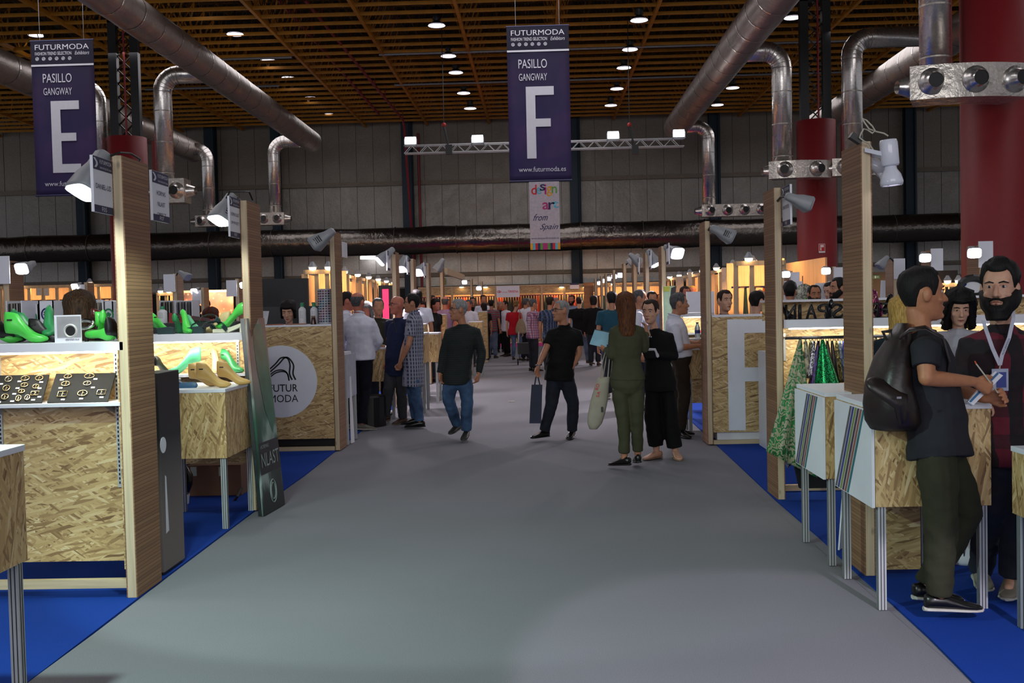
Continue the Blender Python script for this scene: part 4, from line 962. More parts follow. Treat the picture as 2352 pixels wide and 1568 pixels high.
ob('sole', M().limb([c+V3((-.09, 0, .014)), c+V3((0, 0, .014)), c+V3((.1, 0, .014))], [.03, .036, .04], 14, .35), pm('sandal_blue', '2c5a7e', .5), t, smooth=True)
ob('strap', M().tube([c+V3((-.01, -.04, .02)), c+V3((0, -.02, .07)), c+V3((0, .02, .07)), c+V3((-.01, .04, .02))], .008, 6).tube([c+V3((-.08, -.02, .02)), c+V3((-.05, 0, .08)), c+V3((.04, .03, .02))], .006, 6), pm('bead', 'b8c0c8', .3), t)
# back boot
last(onshelf(373, 862, Y2+.12, zl2), 1.3, BLACK, 'black shoe on the lower shelf just right of the dark poster pillar', .2, .8)
# boxes, vase under left stand 2
t = thing('cardboard_box', (W(490, 1170, 9.2).x, 9.3, 0), 'large brown cardboard box with labels under the second left stand', 'box')
bx0, bx1 = W(432, 1170, 9.05).x, W(556, 1170, 9.05).x; bt = W(480, 1068, 9.05).z
ob('carton', M().box(bx0, bx1, 9.05, 9.5, 0, bt), pm('cardboard', '6b4c38', .8, var=.08), t, bev=.004)
for px, py in ((437, 1070), (502, 1070), (437, 1155), (500, 1150)):
    a = W(px, py+18, 9.04); ob('label_sheet', M().box(a.x, a.x+.055, 9.047, 9.05, a.z-.02, a.z+.06), pm('label_white', 'a8b0a4', .6), t)
m = W(425, 1140, 8.7); t = thing('pot', V3((W(421, 1185, 8.7).x, 8.7, 0)), 'dark rounded pot with white base beside the cardboard box', 'pot')
mt = Matrix.Translation((W(421, 1185, 8.7).x, 8.7, 0)); ob('white_base', M().lathe([(.05, 0), (.055, .05), (.06, .08)], 20, mt), WHITE, t); ob('vessel', M().lathe([(.05, .08), (.085, .16), (.09, .24), (.05, .32), (.04, .34)], 20, mt), pm('glaze_dark', '17120e', .2), t, smooth=True)
m = M().tube([W(556, 1120, 8.9), W(545, 1140, 8.8), W(530, 1160, 8.8), W(520, 1172, 8.8)], .012, 6); ob('cable', m, BLACK, label='black cable hanging behind the left display cube', cat='cable')
ob('drawer_panel', M().box(W(420, 1060, 9.3).x, XL-.2, 8.62, 8.66, W(430, 1066, 8.6).z, W(430, 1030, 8.6).z), pm('blue_grey_panel', '4a566a', .5), label='blue grey panel under the second left stand', cat='panel')

# leaning poster NLAST
q0, q1 = G(608, 1185), G(655, 1158); zt = 1.40
tl, tr = W(566, 731, 8.30), W(607, 730, 8.72)
zt = (tl.z+tr.z)/2
q = [V3((q0.x, q0.y, 0.002)), V3((q1.x, q1.y, 0.002)), tr, tl]
t = thing('leaning_poster', (q[0]+q[1])/2, 'tall foam poster with green glass print reading HORMAS NLAST leaning on the second left post', 'poster')
def glassprint():
    s = NT('glass_print'); p = s.pos(); sp = s.n('ShaderNodeSeparateXYZ'); s.l(p, sp.inputs[0])
    nz = s.noise(s.map(p, (5, 5, 1.6)), 1, 5, 0, .65); z = s.math('ADD', s.math('MULTIPLY', sp.outputs[2], .66), s.math('MULTIPLY', nz, .25))
    c1 = s.ramp(z, [(.12, srgb('0e1614')), (.28, srgb('26302e')), (.42, srgb('20382e')), (.58, srgb('2f5e4c')), (.72, srgb('6e7e76')), (.86, srgb('9c9088')), (1, srgb('8e7268'))])
    v = s.n('ShaderNodeTexWave', i_Scale=3.0, i_Distortion=6, i_Detail=3); s.l(s.map(p, (1, 1, .5)), v.inputs['Vector'])
    c2 = s.mix(s.math('MULTIPLY', s.math('POWER', v.outputs[1], 5), .55), c1, srgb('b9cfc6'))
    s.l(c2, s.b.inputs['Base Color']); s.b.inputs['Roughness'].default_value = .3; return s.m
ob('print_board', M().slab(q, .02), glassprint(), t)
def Q(u, v): return q[0].lerp(q[1], u).lerp(q[3].lerp(q[2], u), v)
n_ = (q[1]-q[0]).cross(q[3]-q[0]).normalized(); uu = (Q(1, .3)-Q(0, .3)); vv = (q[3]-q[0]).normalized()
ob('edge_print', M().slab([Q(0, 0)-n_*.021+uu*.0, Q(0, 0)+V3((-.05, -.0, 0)), Q(0, 1)+V3((-.05, 0, 0)), Q(0, 1)-n_*.021], .004), pm('edge_dark', '1d2b2c', .2, var=.5, scale=9), t)
ob('caption_band', M().slab([Q(0, .20)+n_*.001, Q(1, .20)+n_*.001, Q(1, .36)+n_*.001, Q(0, .36)+n_*.001], .001), pm('caption_dark', '1b1f20', .35), t)
text(t, 'NLAST', Q(.5, .27)+n_*.002, uu, vv, uu.length*.86, .11, pm('caption_grey', '8c9a94', .5), bold=.0)
text(t, 'HORMAS', Q(.28, .338)+n_*.002, uu, vv, uu.length*.4, .03, pm('caption_grey', '8c9a94', .5))
m = M()
cc = Q(.5, .10)+n_*.002
for k in range(2): m.torus(cc, uu.normalized(), vv, .07-.02*k, .004, 24, 4, 1, 1.3)
ob('printed_rings', m, pm('caption_grey', '8c9a94', .5), t)
ob('glass_shape', M().add([Q(a_, b_)+n_*.0015 for a_, b_ in ((.3, .97), (.25, .85), (.3, .72), (.5, .52), (.78, .385), (.95, .48), (.99, .62), (.92, .8), (.78, .97))], [tuple(range(8, -1, -1))]), pm('print_green', '4a7866', .25, var=.3, scale=3), t)

# left counter 3 with round logo
Y3 = DL[2]; zt = W(680, 746, Y3).z; x0 = W(560, 800, Y3).x-.3; x1 = XL-.06; zb3 = W(700, 1008, Y3).z
t = thing('counter', ((x0+x1)/2, Y3+.3, 0), 'OSB counter with the round white FUTUR MODA logo, left of the aisle', 'counter')
ob('front_board', M().box(x0, x1, Y3+.01, Y3+.03, zb3, zt-.02), OSB, t); ob('end_board', M().box(x1-.02, x1, Y3+.03, Y3+.6, zb3, zt-.02), OSB, t)
ob('worktop', M().box(x0, x1, Y3, Y3+.6, zt-.02, zt), WHITE, t, bev=.002)
ob('plinth', M().box(x0, x1, Y3+.1, Y3+.6, .045, zb3), BLACK, t); ob('base_rail', M().box(x0, x1, Y3, Y3+.05, 0, .045), PINEH, t)
lc = W(646, 876, Y3+.008); R_ = (W(728, 876, Y3+.008)-W(563, 876, Y3+.008)).length/2
lg = ob('logo_disc', M().lathe([(R_, 0), (R_, .004)], 64, Matrix.Translation((lc.x, Y3+.010, lc.z)) @ Matrix.Rotation(math.pi/2, 4, 'X')), WHITE, t, label='round white logo disc')
INK = pm('logo_ink', '15141c', .5); yl = Y3+.004
def lw(px, py): v = W(px, py, yl); v.y = yl; return v
def ribbon(par, pts, w0, w1):
    P = [lw(*a) for a in pts]; L_ = []; R2 = []
    for i, p in enumerate(P):
        tg = (P[min(i+1, len(P)-1)]-P[max(i-1, 0)]).normalized(); nn = V3((-tg.z, 0, tg.x)); f = i/(len(P)-1); w = w0*(1-f)+w1*f
        L_.append(p+nn*w); R2.append(p-nn*w)
    vs = L_+R2; n = len(P); ob('logo_stroke', M().add(vs, [(i, i+1, n+i+1, n+i) for i in range(n-1)]), INK, par)
def sm(pts, k=6):
    out = []
    for i in range(len(pts)-1):
        p0 = pts[max(i-1, 0)]; p1 = pts[i]; p2 = pts[i+1]; p3 = pts[min(i+2, len(pts)-1)]
        for j in range(k):
            u = j/k; out.append(tuple(.5*((2*p1[d])+(-p0[d]+p2[d])*u+(2*p0[d]-5*p1[d]+4*p2[d]-p3[d])*u*u+(-p0[d]+3*p1[d]-3*p2[d]+p3[d])*u**3) for d in (0, 1)))
    out.append(pts[-1]); return out
for dx in (0, 8): ribbon(lg, sm([(610+dx, 856), (632+dx, 836), (645+dx, 822), (660+dx*.4, 822.5), (666+dx, 838), (665+dx, 858), (671+dx, 872)]), .008, .010)
for dx in (0, 6): ribbon(lg, sm([(612, 868+dx), (632, 852+dx*.8), (650, 850+dx*.5), (660, 858), (664, 874)]), .007, .008)
text(lg, 'FUTUR', lw(651, 891), X, Z, .33, .085, INK, bold=.03, ext=.0); text(lg, 'MODA', lw(652, 915), X, Z, .33, .085, INK, bold=.03, ext=.0)
zc3 = zt
bottle(695, 744, 695, Y3+.25, 'left of two white bottles with green caps on the round-logo counter', z0=zc3); bottle(722, 744, 695, Y3+.3, 'right of two white bottles with green caps on the round-logo counter', z0=zc3)
c = onshelf(720, 745, Y3+.12, zc3); t = thing('flask', c, 'small conical flask of amber liquid on the round-logo counter', 'flask'); ob('glass', M().lathe([(.034, 0), (.034, .004), (.024, .07), (.022, .08)], 20, Matrix.Translation(c)), pm('amber_liquid', '3c1408', .1), t, smooth=True); ob('rim', M().lathe([(.022, .08), (.025, .095), (.026, .1)], 20, Matrix.Translation(c), False), pm('flask_glass', '8a7a6a', .05), t)
xa3, xb3 = W(727, 700, Y3+.2).x, W(762, 700, Y3+.2).x; zh = W(740, 663, Y3+.2).z
t = thing('colour_tower', ((xa3+xb3)/2, Y3+.3, zc3), 'tall white colour-chart tower of small swatches beside the third left post', 'colour chart')
ob('tower', M().lathe([((xb3-xa3)/2, 0), ((xb3-xa3)/2, zh-zc3)], 28, Matrix.Translation(((xa3+xb3)/2, Y3+.3, zc3))), pm('tower_white', 'b8bac0', .5), t)
cx, cyy, rr = (xa3+xb3)/2, Y3+.3, (xb3-xa3)/2+.001
for r_ in range(13):
    for k in range(8):
        a = math.radians(-165+k*21+4); zz_ = zc3+.02+(zh-zc3-.03)*r_/13; hcol = ['5a3550', '3a3c6a', '2c2c3c', '8a3a5a', '1f5a6a', '6a2a6a', '222228', '3a5a7a'][(r_*3+k*5) % 8]
        dd = V3((math.cos(a), math.sin(a), 0)); tt = V3((-dd.y, dd.x, 0)); c = V3((cx, cyy, zz_+.012))+dd*rr
        ob('swatch', M().slab([c-tt*.011-Z*.009, c+tt*.011-Z*.009, c+tt*.011+Z*.009, c-tt*.011+Z*.009], -.0015), pm('sw_'+hcol, hcol, .5), t)
for k, (px, cc_) in enumerate(((612, 'b9bcc4'), (630, '8c4a30'), (680, '9c6a50'))):
    c = onshelf(px, 745, Y3+.2, zc3); ob('brochure', M().bx(c+V3((0, 0, .006)), (.2, .14, .012), Matrix.Rotation(.3*k, 3, 'Z')), pm('paper_'+cc_, cc_, .5), label='flat brochure on the round-logo counter, %s' % ('at its left end', 'in front of the woman', 'under the flask')[k], cat='brochure')
a = W(592, 715, Y3+.35); ob('price_card', M().slab([onshelf(600, 740, Y3+.3, zc3), onshelf(612, 740, Y3+.3, zc3), W(618, 714, Y3+.4), W(596, 714, Y3+.4)], .004), pm('card_stock', 'b4b6bc', .5), label='tilted printed card at the left of the round-logo counter', cat='card')
ob('screen_wall', M().box(W(575, 700, 13.5).x, W(775, 700, 13.5).x-.05, 13.5, 13.55, 0, W(600, 705, 13.5).z), DKGREY, label='dark grey low partition behind the woman with short black hair', cat='panel')
ob('dark_hanging', M().box(W(600, 600, 20).x, W(705, 600, 20).x, 20, 20.1, 0, W(640, 640, 20).z), BLACK, label='black stand backdrop behind the round-logo counter', cat='panel')

# white leaning panels and small stand right after third left post
a = G(806, 990); 
t = thing('info_stand', (a.x, a.y, 0), 'white aluminium info stand with leaning panels right of the third left post', 'stand')
x0, x1 = W(785, 820, 12.4).x, W(800, 820, 12.4).x
ob('panel', M().box(x1-.03, x1-.01, 12.3, 12.95, .55, W(800, 814, 12.4).z), pm('panel_grey', 'a9adba', .5), t)
text(t, 'EXIT', (x1-.009, 12.62, .95), Y_, Z, .3, .08, pm('ink_red', 'a02030', .5)) if 0 else None
for yy in (12.35, 12.9): ob('leg', M().box(x1-.05, x1-.01, yy-.02, yy+.02, 0, .55), ALU, t)
ob('rear_support', M().slab([V3((x1+.0, 12.45, 0)), V3((x1+.02, 12.55, 0)), V3((x1-.01, 12.6, .8)), V3((x1-.01, 12.5, .8))], .01), WHITE, t)
ob('literature', M().box(x1-.2, x1-.02, 12.35, 12.7, W(800, 814, 12.4).z, W(800, 814, 12.4).z+.03), WHITE, t)
# counter behind, left, d~14-15
x0, x1 = W(775, 800, 14.6).x, W(893, 800, 14.6).x; zt = W(860, 798, 14.6).z; zb = W(860, 876, 14.6).z
cube(x0+.1, x1, 14.6, 15.2, zb, zt, 'OSB display cube with brown leather sheets between the white and navy shirts')
ob('leather_sheets', M().bx(((x1-.25), 14.8, zt+.015), (.3, .3, .03), Matrix.Rotation(.3, 3, 'Z')), pm('tan_leather', '8a6a48', .6), label='stack of tan leather sheets on the display cube behind the white shirt man', cat='leather')
ob('black_cloth_bin', M().lathe([(.22, 0), (.23, .4), (.2, .42)], 16, Matrix.Translation(W(850, 955, 14.3)*1.0-V3((0, 0, W(850, 955, 14.3).z)))), BLACK, label='black waste bin under the leather display cube', cat='bin')
# red light totem
t = thing('light_totem', W(893, 820, 17.2), 'tall black totem with a glowing pink-red light strip', 'light totem')
x0, x1 = W(870, 700, 17.2).x, W(899, 700, 17.2).x; zt = W(880, 655, 17.2).z
ob('case', M().box(x0, x1, 17.2, 17.35, .0, zt), BLACK, t)
a, b = W(878, 664, 17.19), W(892, 664, 17.19); ob('light_strip', M().box(a.x, b.x, 17.185, 17.2, W(880, 776, 17.2).z, a.z), pm('pink_glow', (1, .03, .10), emit=1.5, var=0), t, label='glowing pink-red strip')
# stands farther down on the left: low OSB walls and counters
def lowwall(px0, px1, pt, Yd, label, dep=.5, mat=None, zb=.1, top=True):
    a, b = W(px0, pt, Yd), W(px1, pt, Yd); t = thing('low_counter', ((a.x+b.x)/2, Yd+dep/2, 0), label, 'counter', 'OSB counters of the stands farther back')
    ob('front_board', M().box(a.x, b.x, Yd, Yd+.02, zb, a.z-.02), mat or OSB, t)
    ob('side_board', M().box(a.x, a.x+.02, Yd+.02, Yd+dep, zb, a.z-.02).box(b.x-.02, b.x, Yd+.02, Yd+dep, zb, a.z-.02), mat or OSB, t)
    if top: ob('worktop', M().box(a.x, b.x, Yd-.01, Yd+dep, a.z-.02, a.z), WHITE, t)
    ob('base_rail', M().box(a.x, b.x, Yd, Yd+.04, 0, min(zb, .05)), PINEH, t)
    return t
lowwall(975, 1022, 722, 23.2, 'OSB counter with a white notice behind the fourth farther left post')
lowwall(905, 975, 745, 18.5, 'OSB counter behind the checked shirt man')
lowwall(1098, 1118, 715, 30, 'OSB counter near the pink carpet on the left')
lowwall(1000, 1022, 718, 27, 'OSB counter among the shoppers beyond the green sweater man')
lowwall(850, 893, 733, 19, 'OSB counter beside the pink-red totem')
a = W(996, 725, 23.1); ob('notice', M().box(a.x, a.x+.08, 23.16, 23.18, a.z-.17, a.z), WHITE, label='white paper notice on the OSB counter left of the green sweater man', cat='notice')
# ---------------- right side ----------------
# F counter
Y3 = DR[2]; x0, x1 = XR+.06, W(1800, 800, Y3).x+.2; zt = W(1690, 723, Y3).z; zb = W(1700, 992, Y3).z
t = thing('counter', ((x0+x1)/2, Y3+.3, 0), 'OSB counter with the big white letter F, right of the aisle', 'counter')
ob('front_board', M().box(x0, x1, Y3+.01, Y3+.03, zb, zt-.02), OSB, t); ob('side_board', M().box(x0, x0+.02, Y3+.03, Y3+.6, zb, zt-.02), OSB, t)
ob('worktop', M().box(x0, x1, Y3, Y3+.6, zt-.02, zt), WHITE, t, bev=.002); ob('plinth', M().box(x0+.05, x1, Y3+.06, Y3+.6, .04, zb), WHITE, t); ob('base_rail', M().box(x0, x1, Y3, Y3+.05, 0, .045), PINEH, t)
def F(px, py): return W(px, py, Y3+.009)
fx0 = F(1671, 800).x; fx1 = F(1710, 800).x; fx2 = x1-.1
m = M().box(fx0, fx1, Y3+.004, Y3+.01, F(1690, 988).z, F(1690, 733).z).box(fx1, fx2, Y3+.004, Y3+.01, F(1740, 764).z, F(1740, 733).z).box(fx1, fx2-.1, Y3+.004, Y3+.01, F(1740, 875).z, F(1740, 843).z)
ob('letter', m, WHITE, t, label='big white letter F')
ZF = zt
# R2 stand: shelf, OSB wall, hanging rail and fabrics
Y2 = DR[1]; zt = W(1860, 733, Y2+.04).z; xa = XR+.1; xb = XR+3.2
shelf_unit(xa, xb, Y2+.04, zt, .068, 'white counter shelf of the right stand with black letters FROM SPAIN seen from behind', .35)
ZR = zt; wy = Y2+.34
t = thing('stand_wall', ((xa+xb)/2, wy, 0), 'OSB front wall of the right stand behind the hanging fabrics', 'panel')
ob('board', M().box(xa, xb, wy, wy+.018, .25, zt-.07), OSB, t)
ob('rear_board', M().box(xa, xb, wy+.5, wy+.518, zt-.02, zt+.14), OSB, t)
ob('rear_shelf', M().box(xa, xb, wy+.3, wy+.6, zt+.14, zt+.16), WHITE, t)
ob('base_rail', M().box(xa, xb, wy-.02, wy+.02, 0.01, .06), PINEH, t)
# SPAIN letters reversed: read from inside
txt = 'FROM SPAIN'; lx = [(2034, 'F'), (2005, 'R'), (1975, 'O'), (1957, 'M'), (1922, 'S'), (1889, 'P'), (1862, 'A'), (1836, 'I'), (1815, 'N')]
t = thing('sign_letters', (W(1900, 733, Y2+.1).x, Y2+.1, zt), 'black free-standing letters FROM SPAIN seen from behind on the right counter', 'letters')
for px, ch in lx:
    c = W(px, 716, Y2+.1); c.z = zt+.062; w_ = .085 if ch not in 'IM' else (.022 if ch == 'I' else .11)
    o = text(t, ch, c, (-1, 0, 0), Z, w_, .12, BLACK, 'letter', bold=.04)
    if o: sol = o.modifiers.new('s', 'SOLIDIFY'); sol.thickness = .03
    if o: o.location = (0, 0, 0)
ob('letter_base', M().box(W(1812, 716, Y2+.1).x, W(2040, 716, Y2+.1).x, Y2+.09, Y2+.12, zt, zt+.006), BLACK, t)
ry = Y2+.0; rz = W(1870, 775, ry).z
t = thing('hanging_rail', (W(1900, 775, ry).x, ry, rz), 'slim black and chrome rail under the right counter holding fabrics', 'rail')
ob('bar', M().box(xa-.0, xb-.3, ry-.006, ry+.006, rz-.012, rz), BLACK, t); ob('chrome_edge', M().box(xa, xb-.3, ry-.01, ry+.006, rz, rz+.012), CHROME, t)
for x in (W(1824, 775, ry).x, xb-.5): ob('bracket', M().box(x-.008, x+.008, ry, wy, rz-.01, rz+.0).box(x-.01, x+.01, wy-.01, wy, rz-.2, rz+.03), ALU, t)
def zebra():
    s = NT('zebra_green'); p = s.pos(); w = s.n('ShaderNodeTexWave', wave_type='BANDS', bands_direction='DIAGONAL', i_Scale=11.0, i_Distortion=12, i_Detail=1.5); w.inputs['Detail Scale'].default_value = 2.2
    s.l(s.map(p, (1.0, 1.0, .8)), w.inputs['Vector']); g = s.noise(p, 9, 2); gr = s.ramp(g, [(.4, srgb('0f5a2a')), (.7, srgb('1f8a3c'))])
    s.l(s.mix(s.math('GREATER_THAN', w.outputs[1], .55), gr, srgb('a09a7c')), s.b.inputs['Base Color']); s.b.inputs['Roughness'].default_value = .45; return s.m
def sequin(name, c1, c2, k=70, metal=.6):
    s = NT(name); p = s.pos(); v = s.n('ShaderNodeTexVoronoi', i_Scale=float(k)); s.l(p, v.inputs['Vector']); sc = s.n('ShaderNodeSeparateColor'); s.l(v.outputs['Color'], sc.inputs[0])
    s.l(s.ramp(sc.outputs[0], [(.2, srgb(c1)), (.85, srgb(c2))]), s.b.inputs['Base Color']); s.b.inputs['Metallic'].default_value = metal; s.b.inputs['Roughness'].default_value = .25
    bp = s.n('ShaderNodeBump', i_Strength=.8, i_Distance=.01); s.l(sc.outputs[1], bp.inputs['Height']); s.l(bp.outputs[0], s.b.inputs['Normal']); return s.m
def drape(pts_top, x0, x1, pbz, Yd, mat, label, folds=4, amp=.035, dep=.12, ztop=None, skew=0, hang=True, slant=0):
    """fabric skin hung from one point and widening downwards"""
    px, py = pts_top; a = W(px, py, Yd); t = thing('hanging_fabric', (a.x, Yd, pbz), label, 'fabric', 'fabric samples hanging from the rail')
    n = 24; rings = []; H_ = a.z-pbz
    for i in range(13):
        f = i/12; z = a.z-H_*f; c0 = a.x+(x0-a.x)*f; c1 = a.x+(x1-a.x)*f; r = []
        c0 -= .012*(1-f); c1 += .012*(1-f)
        for j in range(n):
            ang = 2*math.pi*j/n; u = .5-.5*math.cos(ang); yy = math.sin(ang); 
            wob = amp*f*math.sin(u*folds*2*math.pi+.6*f)
            r.append(V3((c0+(c1-c0)*u, Yd+yy*(.01+dep*.35*f)+wob, z+ (slant*(u-.0)*f))))
        rings.append(r)
    ob('cloth', M().loft(rings), mat, t, smooth=True)
    ob('clip', M().torus(a+V3((0, 0, .012)), X, Z, .012, .0025, 12, 5).tube([a, a-V3((0, 0, .02))], .006, 6), BLACK, t)
    return t
yF = ry-.0
xx = lambda px, Yd=yF: W(px, 900, Yd).x
zq = lambda py, Yd=yF: W(1850, py, Yd).z
drape((1838, 780), xx(1752)+.0, xx(1868), zq(1030), yF-.12, zebra(), 'big green and beige zebra print fabric hanging at the left of the rail', 3, .05, .2, slant=-.22)
drape((1850, 780), xx(1848), xx(1868), zq(865), yF+.03, sequin('zebra_dark', '1c1c14', 'b0a880', 30, .1), 'narrow dark and cream zebra fabric on the rail')
drape((1862, 782), xx(1858), xx(1874), zq(850), yF+.06, sequin('olive_shine', '2a2a1a', '5a5a40', 90), 'olive shiny fabric on the rail')
drape((1870, 783), xx(1852), xx(1866), zq(868), yF+.02, sequin('silver_dots', '14141a', 'b0b0ba', 110), 'black and silver dotted fabric on the rail')
drape((1880, 783), xx(1857), xx(1878), zq(890), yF+.0, sequin('violet_cloth', '1f0f38', '43247a', 40, .3), 'violet fabric on the rail left of the green sequins')
drape((1889, 780), xx(1863), xx(1932), zq(905), yF-.06, sequin('green_sequin', '023818', '18b060', 150), 'sparkling emerald green sequin fabric on the rail', 2, .02, .14)
for k, (px, c1, c2, nm) in enumerate(((1900, '1c100c', '3a2418', 'dark brown'), (1911, '0a0808', '2c1c14', 'black'), (1921, '201c08', 'a89448', 'black and gold dotted'), (1929, '4a5868', '7a8ca4', 'grey blue'), (1938, '101c5a', '2c3c9a', 'royal blue'))):
    drape((px, 783), xx(px+4), xx(px+16), zq(880), yF+.02*k, sequin('fab%d' % k, c1, c2, 90, .3), nm+' fabric strip on the rail right of the green sequins')
for k, (px, c1, c2, nm) in enumerate(((1992, '20242c', '8a94a4', 'silver grey glitter'), (2004, '2a0a10', '5a2430', 'wine red'), (2012, '1a1408', '6a5a28', 'brown gold'), (2023, '300a0a', '6a2018', 'dark red'))):
    drape((px, 775), xx(px-2), xx(px+11), zq(860), yF+.02*k, sequin('fac%d' % k, c1, c2, 90, .3), nm+' fabric strip on the rail right of the nearest right post')
ob('yellow_bag', M().ell((xx(1998), yF+.1, zq(880)), .06, .06, .1), pm('yellow_cloth', 'c8b400', .5), label='yellow fabric bundle behind the nearest right post', cat='fabric')
ob('black_drape', M().prism([(-.22, 0), (.1, -.0), (.14, .42), (-.2, .5), (-.26, .2)], (xx(1850)+.15, yF-.02, .1), X, Z, .05), pm('black_cloth', '070708', .8), label='black cloth bundle under the green zebra fabric', cat='fabric')
ob('silver_dot_scrap', M().prism([(0, 0), (.06, .05), (.03, .16), (-.05, .12)], (xx(1797), yF-.13, .28), X, Z, .02), sequin('dots2', '1a1a20', '9a9aa4', 90), label='silver dotted fabric corner under the green zebra fabric', cat='fabric')
# items on the right counter
t = thing('sequin_trousers', onshelf(2003, 730, Y2+.15, ZR), 'magenta sequin doll trousers with gold chain on the right counter', 'display garment')
SQ = sequin('magenta_sequin', '3a0a2c', 'b0307a', 160)
c = onshelf(2003, 730, Y2+.15, ZR); z1 = W(2003, 667, Y2+.15).z-ZR
ob('body', M().limb([c+V3((0, 0, z1-.03)), c+V3((0, 0, z1*.6)), c+V3((-.03, 0, z1*.35)), c+V3((-.045, 0, .03))], [.045, .06, .05, .035]).limb([c+V3((0, 0, z1*.6)), c+V3((.04, 0, z1*.35)), c+V3((.05, 0, .03))], [.05, .05, .035]), SQ, t, smooth=True)
ob('gold_chain', M().torus(c+V3((0, -.062, z1-.05)), X, Z, .013, .003, 12, 5).tube([c+V3((.0, -.065, z1-.06)), c+V3((.01, -.065, z1*.5)), c+V3((-.01, -.06, z1*.2))], .002, 5), GOLD, t)
t = thing('heel_shoe', onshelf(2040, 728, Y2+.2, ZR), 'glossy black high heel stand shoe on the right counter', 'shoe')
c = onshelf(2046, 728, Y2+.25, ZR); ob('upper', M().limb([c+V3((-.05, 0, .05)), c+V3((-.02, 0, .08)), c+V3((.0, 0, .17))], [.03, .035, .022]), pm('patent', '08080a', .08), t, smooth=True); ob('heel', M().tube([c+V3((.02, 0, .1)), c+V3((.03, 0, 0))], [.02, .006]), pm('patent', '08080a', .08), t)
for k, px in enumerate((1805, 1905)):
    last(onshelf(px, 730, Y2+.25, ZR), .5+k, pm('patent', '08080a', .08), 'black glossy shoe among the letters on the right counter, %s one' % ('left', 'right')[k], .2, .8, kind='shoe')
# white placards inside right stands
for k, (px0, px1, p0, p1, Yd, lab) in enumerate(((1800, 1842, 646, 730, 16, 'white sheet placard left of the heads at the right stand'), (1873, 1904, 650, 700, 15.2, 'white sheet placard at the right of the red column foot'), (2022, 2042, 644, 695, 14, 'white printed placard under the second lamp post at right'), (2054, 2076, 640, 690, 14.2, 'white placard directly left of the backpack man'), (2200, 2250, 640, 720, 10, 'white poster of a black handbag behind the bearded man'))):
    a, b = W(px0, p0, Yd), W(px1, p0, Yd); z0 = W(px0, p1, Yd).z
    ob('placard', M().bx(((a.x+b.x)/2, Yd, (a.z+z0)/2), (b.x-a.x, .012, a.z-z0), Matrix.Rotation((.03, -.02, .06, 0, 0)[k], 3, 'Y')).box((a.x+b.x)/2-.012, (a.x+b.x)/2+.012, Yd+.006, Yd+.03, 0, z0+.05), WHITE, label=lab, cat='placard')
    if k == 4:
        c = W(2235, 660, Yd-.02); par = thing('handbag_print', c, 'black arched handbag shape printed on the white poster', 'poster print')
        ob('arch', M().torus(c, X, Z, .12, .035, 24, 6, 1, .75), BLACK, par); ob('bag_bottom', M().box(c.x-.14, c.x+.14, c.y-.005, c.y+.005, c.z-.09, c.z-.05), BLACK, par)
        ob('logo_ring', M().torus(W(2212, 650, Yd-.02), X, Z, .03, .006, 20, 4).bx(W(2214, 650, Yd-.02), (.045, .004, .012)), pm('logo_blue', '1f3c8c', .5), par)
t = thing('patterned_board', W(1848, 690, 15.6), 'round-topped board with colourful stones behind the heads in the right stand', 'display board')
a = W(1848, 690, 15.6); ob('plate', M().limb([a+V3((0, 0, -.22)), a+V3((0, 0, .12))], [.14, .13], 18, .12), sequin('stone_board', '4a4a40', 'a8a894', 60, .1), t)
for k in range(9):
    q = a+V3((rnd.uniform(-.09, .09), -.03, rnd.uniform(-.24, .18))); cc = ['d8c838', '6ab83c', 'c8c8c8', 'b8a070'][k % 4]; ob('stone', M().ell(q, .014, .006, .014, None, 8, 4), pm('stone_'+cc, cc, .3), t)
ob('plate_stand', M().box(a.x-.01, a.x+.01, a.y+.02, a.y+.04, 0, a.z-.1), BLACK, t)
for k, (px, py, Yd) in enumerate(((1806, 690, 11.1), (1888, 700, 11.6))): pass
ob('display_table', M().box(W(1800, 735, 10.4).x, W(2100, 735, 10.4).x, 10.4, 11.65, 1.0, 1.05).box(W(1800, 735, 10.4).x, W(1800, 735, 10.4).x+.05, 10.4, 11.65, 0, 1.0).box(W(2100, 735, 10.4).x-.05, W(2100, 735, 10.4).x, 10.4, 11.65, 0, 1.0), WHITE, label='white table behind the right stand carrying the placards', cat='table')
# stand 1 right: low OSB panel behind the near cube
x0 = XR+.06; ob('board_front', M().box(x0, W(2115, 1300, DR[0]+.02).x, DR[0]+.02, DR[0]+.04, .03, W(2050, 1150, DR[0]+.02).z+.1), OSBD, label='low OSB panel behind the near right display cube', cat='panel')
m = M(); c = G(2215, 1290); t = thing('floor_fan', c, 'white vented base of a floor fan beside the bearded man', 'fan'); mt = Matrix.Translation(c)
ob('base', M().lathe([(.1, 0), (.11, .02), (.1, .05), (.08, .12), (.07, .16)], 24, mt), WHITE, t, smooth=True)
m = M()
for k in range(16): a = k*math.pi/8; m.bx(c+V3((.095*math.cos(a), .095*math.sin(a), .085)), (.006, .006, .06))
ob('vent_slot', m, DKGREY, t)
# foreground A-frame sign behind cubes: white strip
a = G(1928, 1263); ob('leaning_board', M().slab([a, a+V3((.06, .1, 0)), W(1945, 1120, a.y+.4), W(1938, 1120, a.y+.3)], .01), WHITE, label='thin white board leaning behind the striped display cubes', cat='panel')
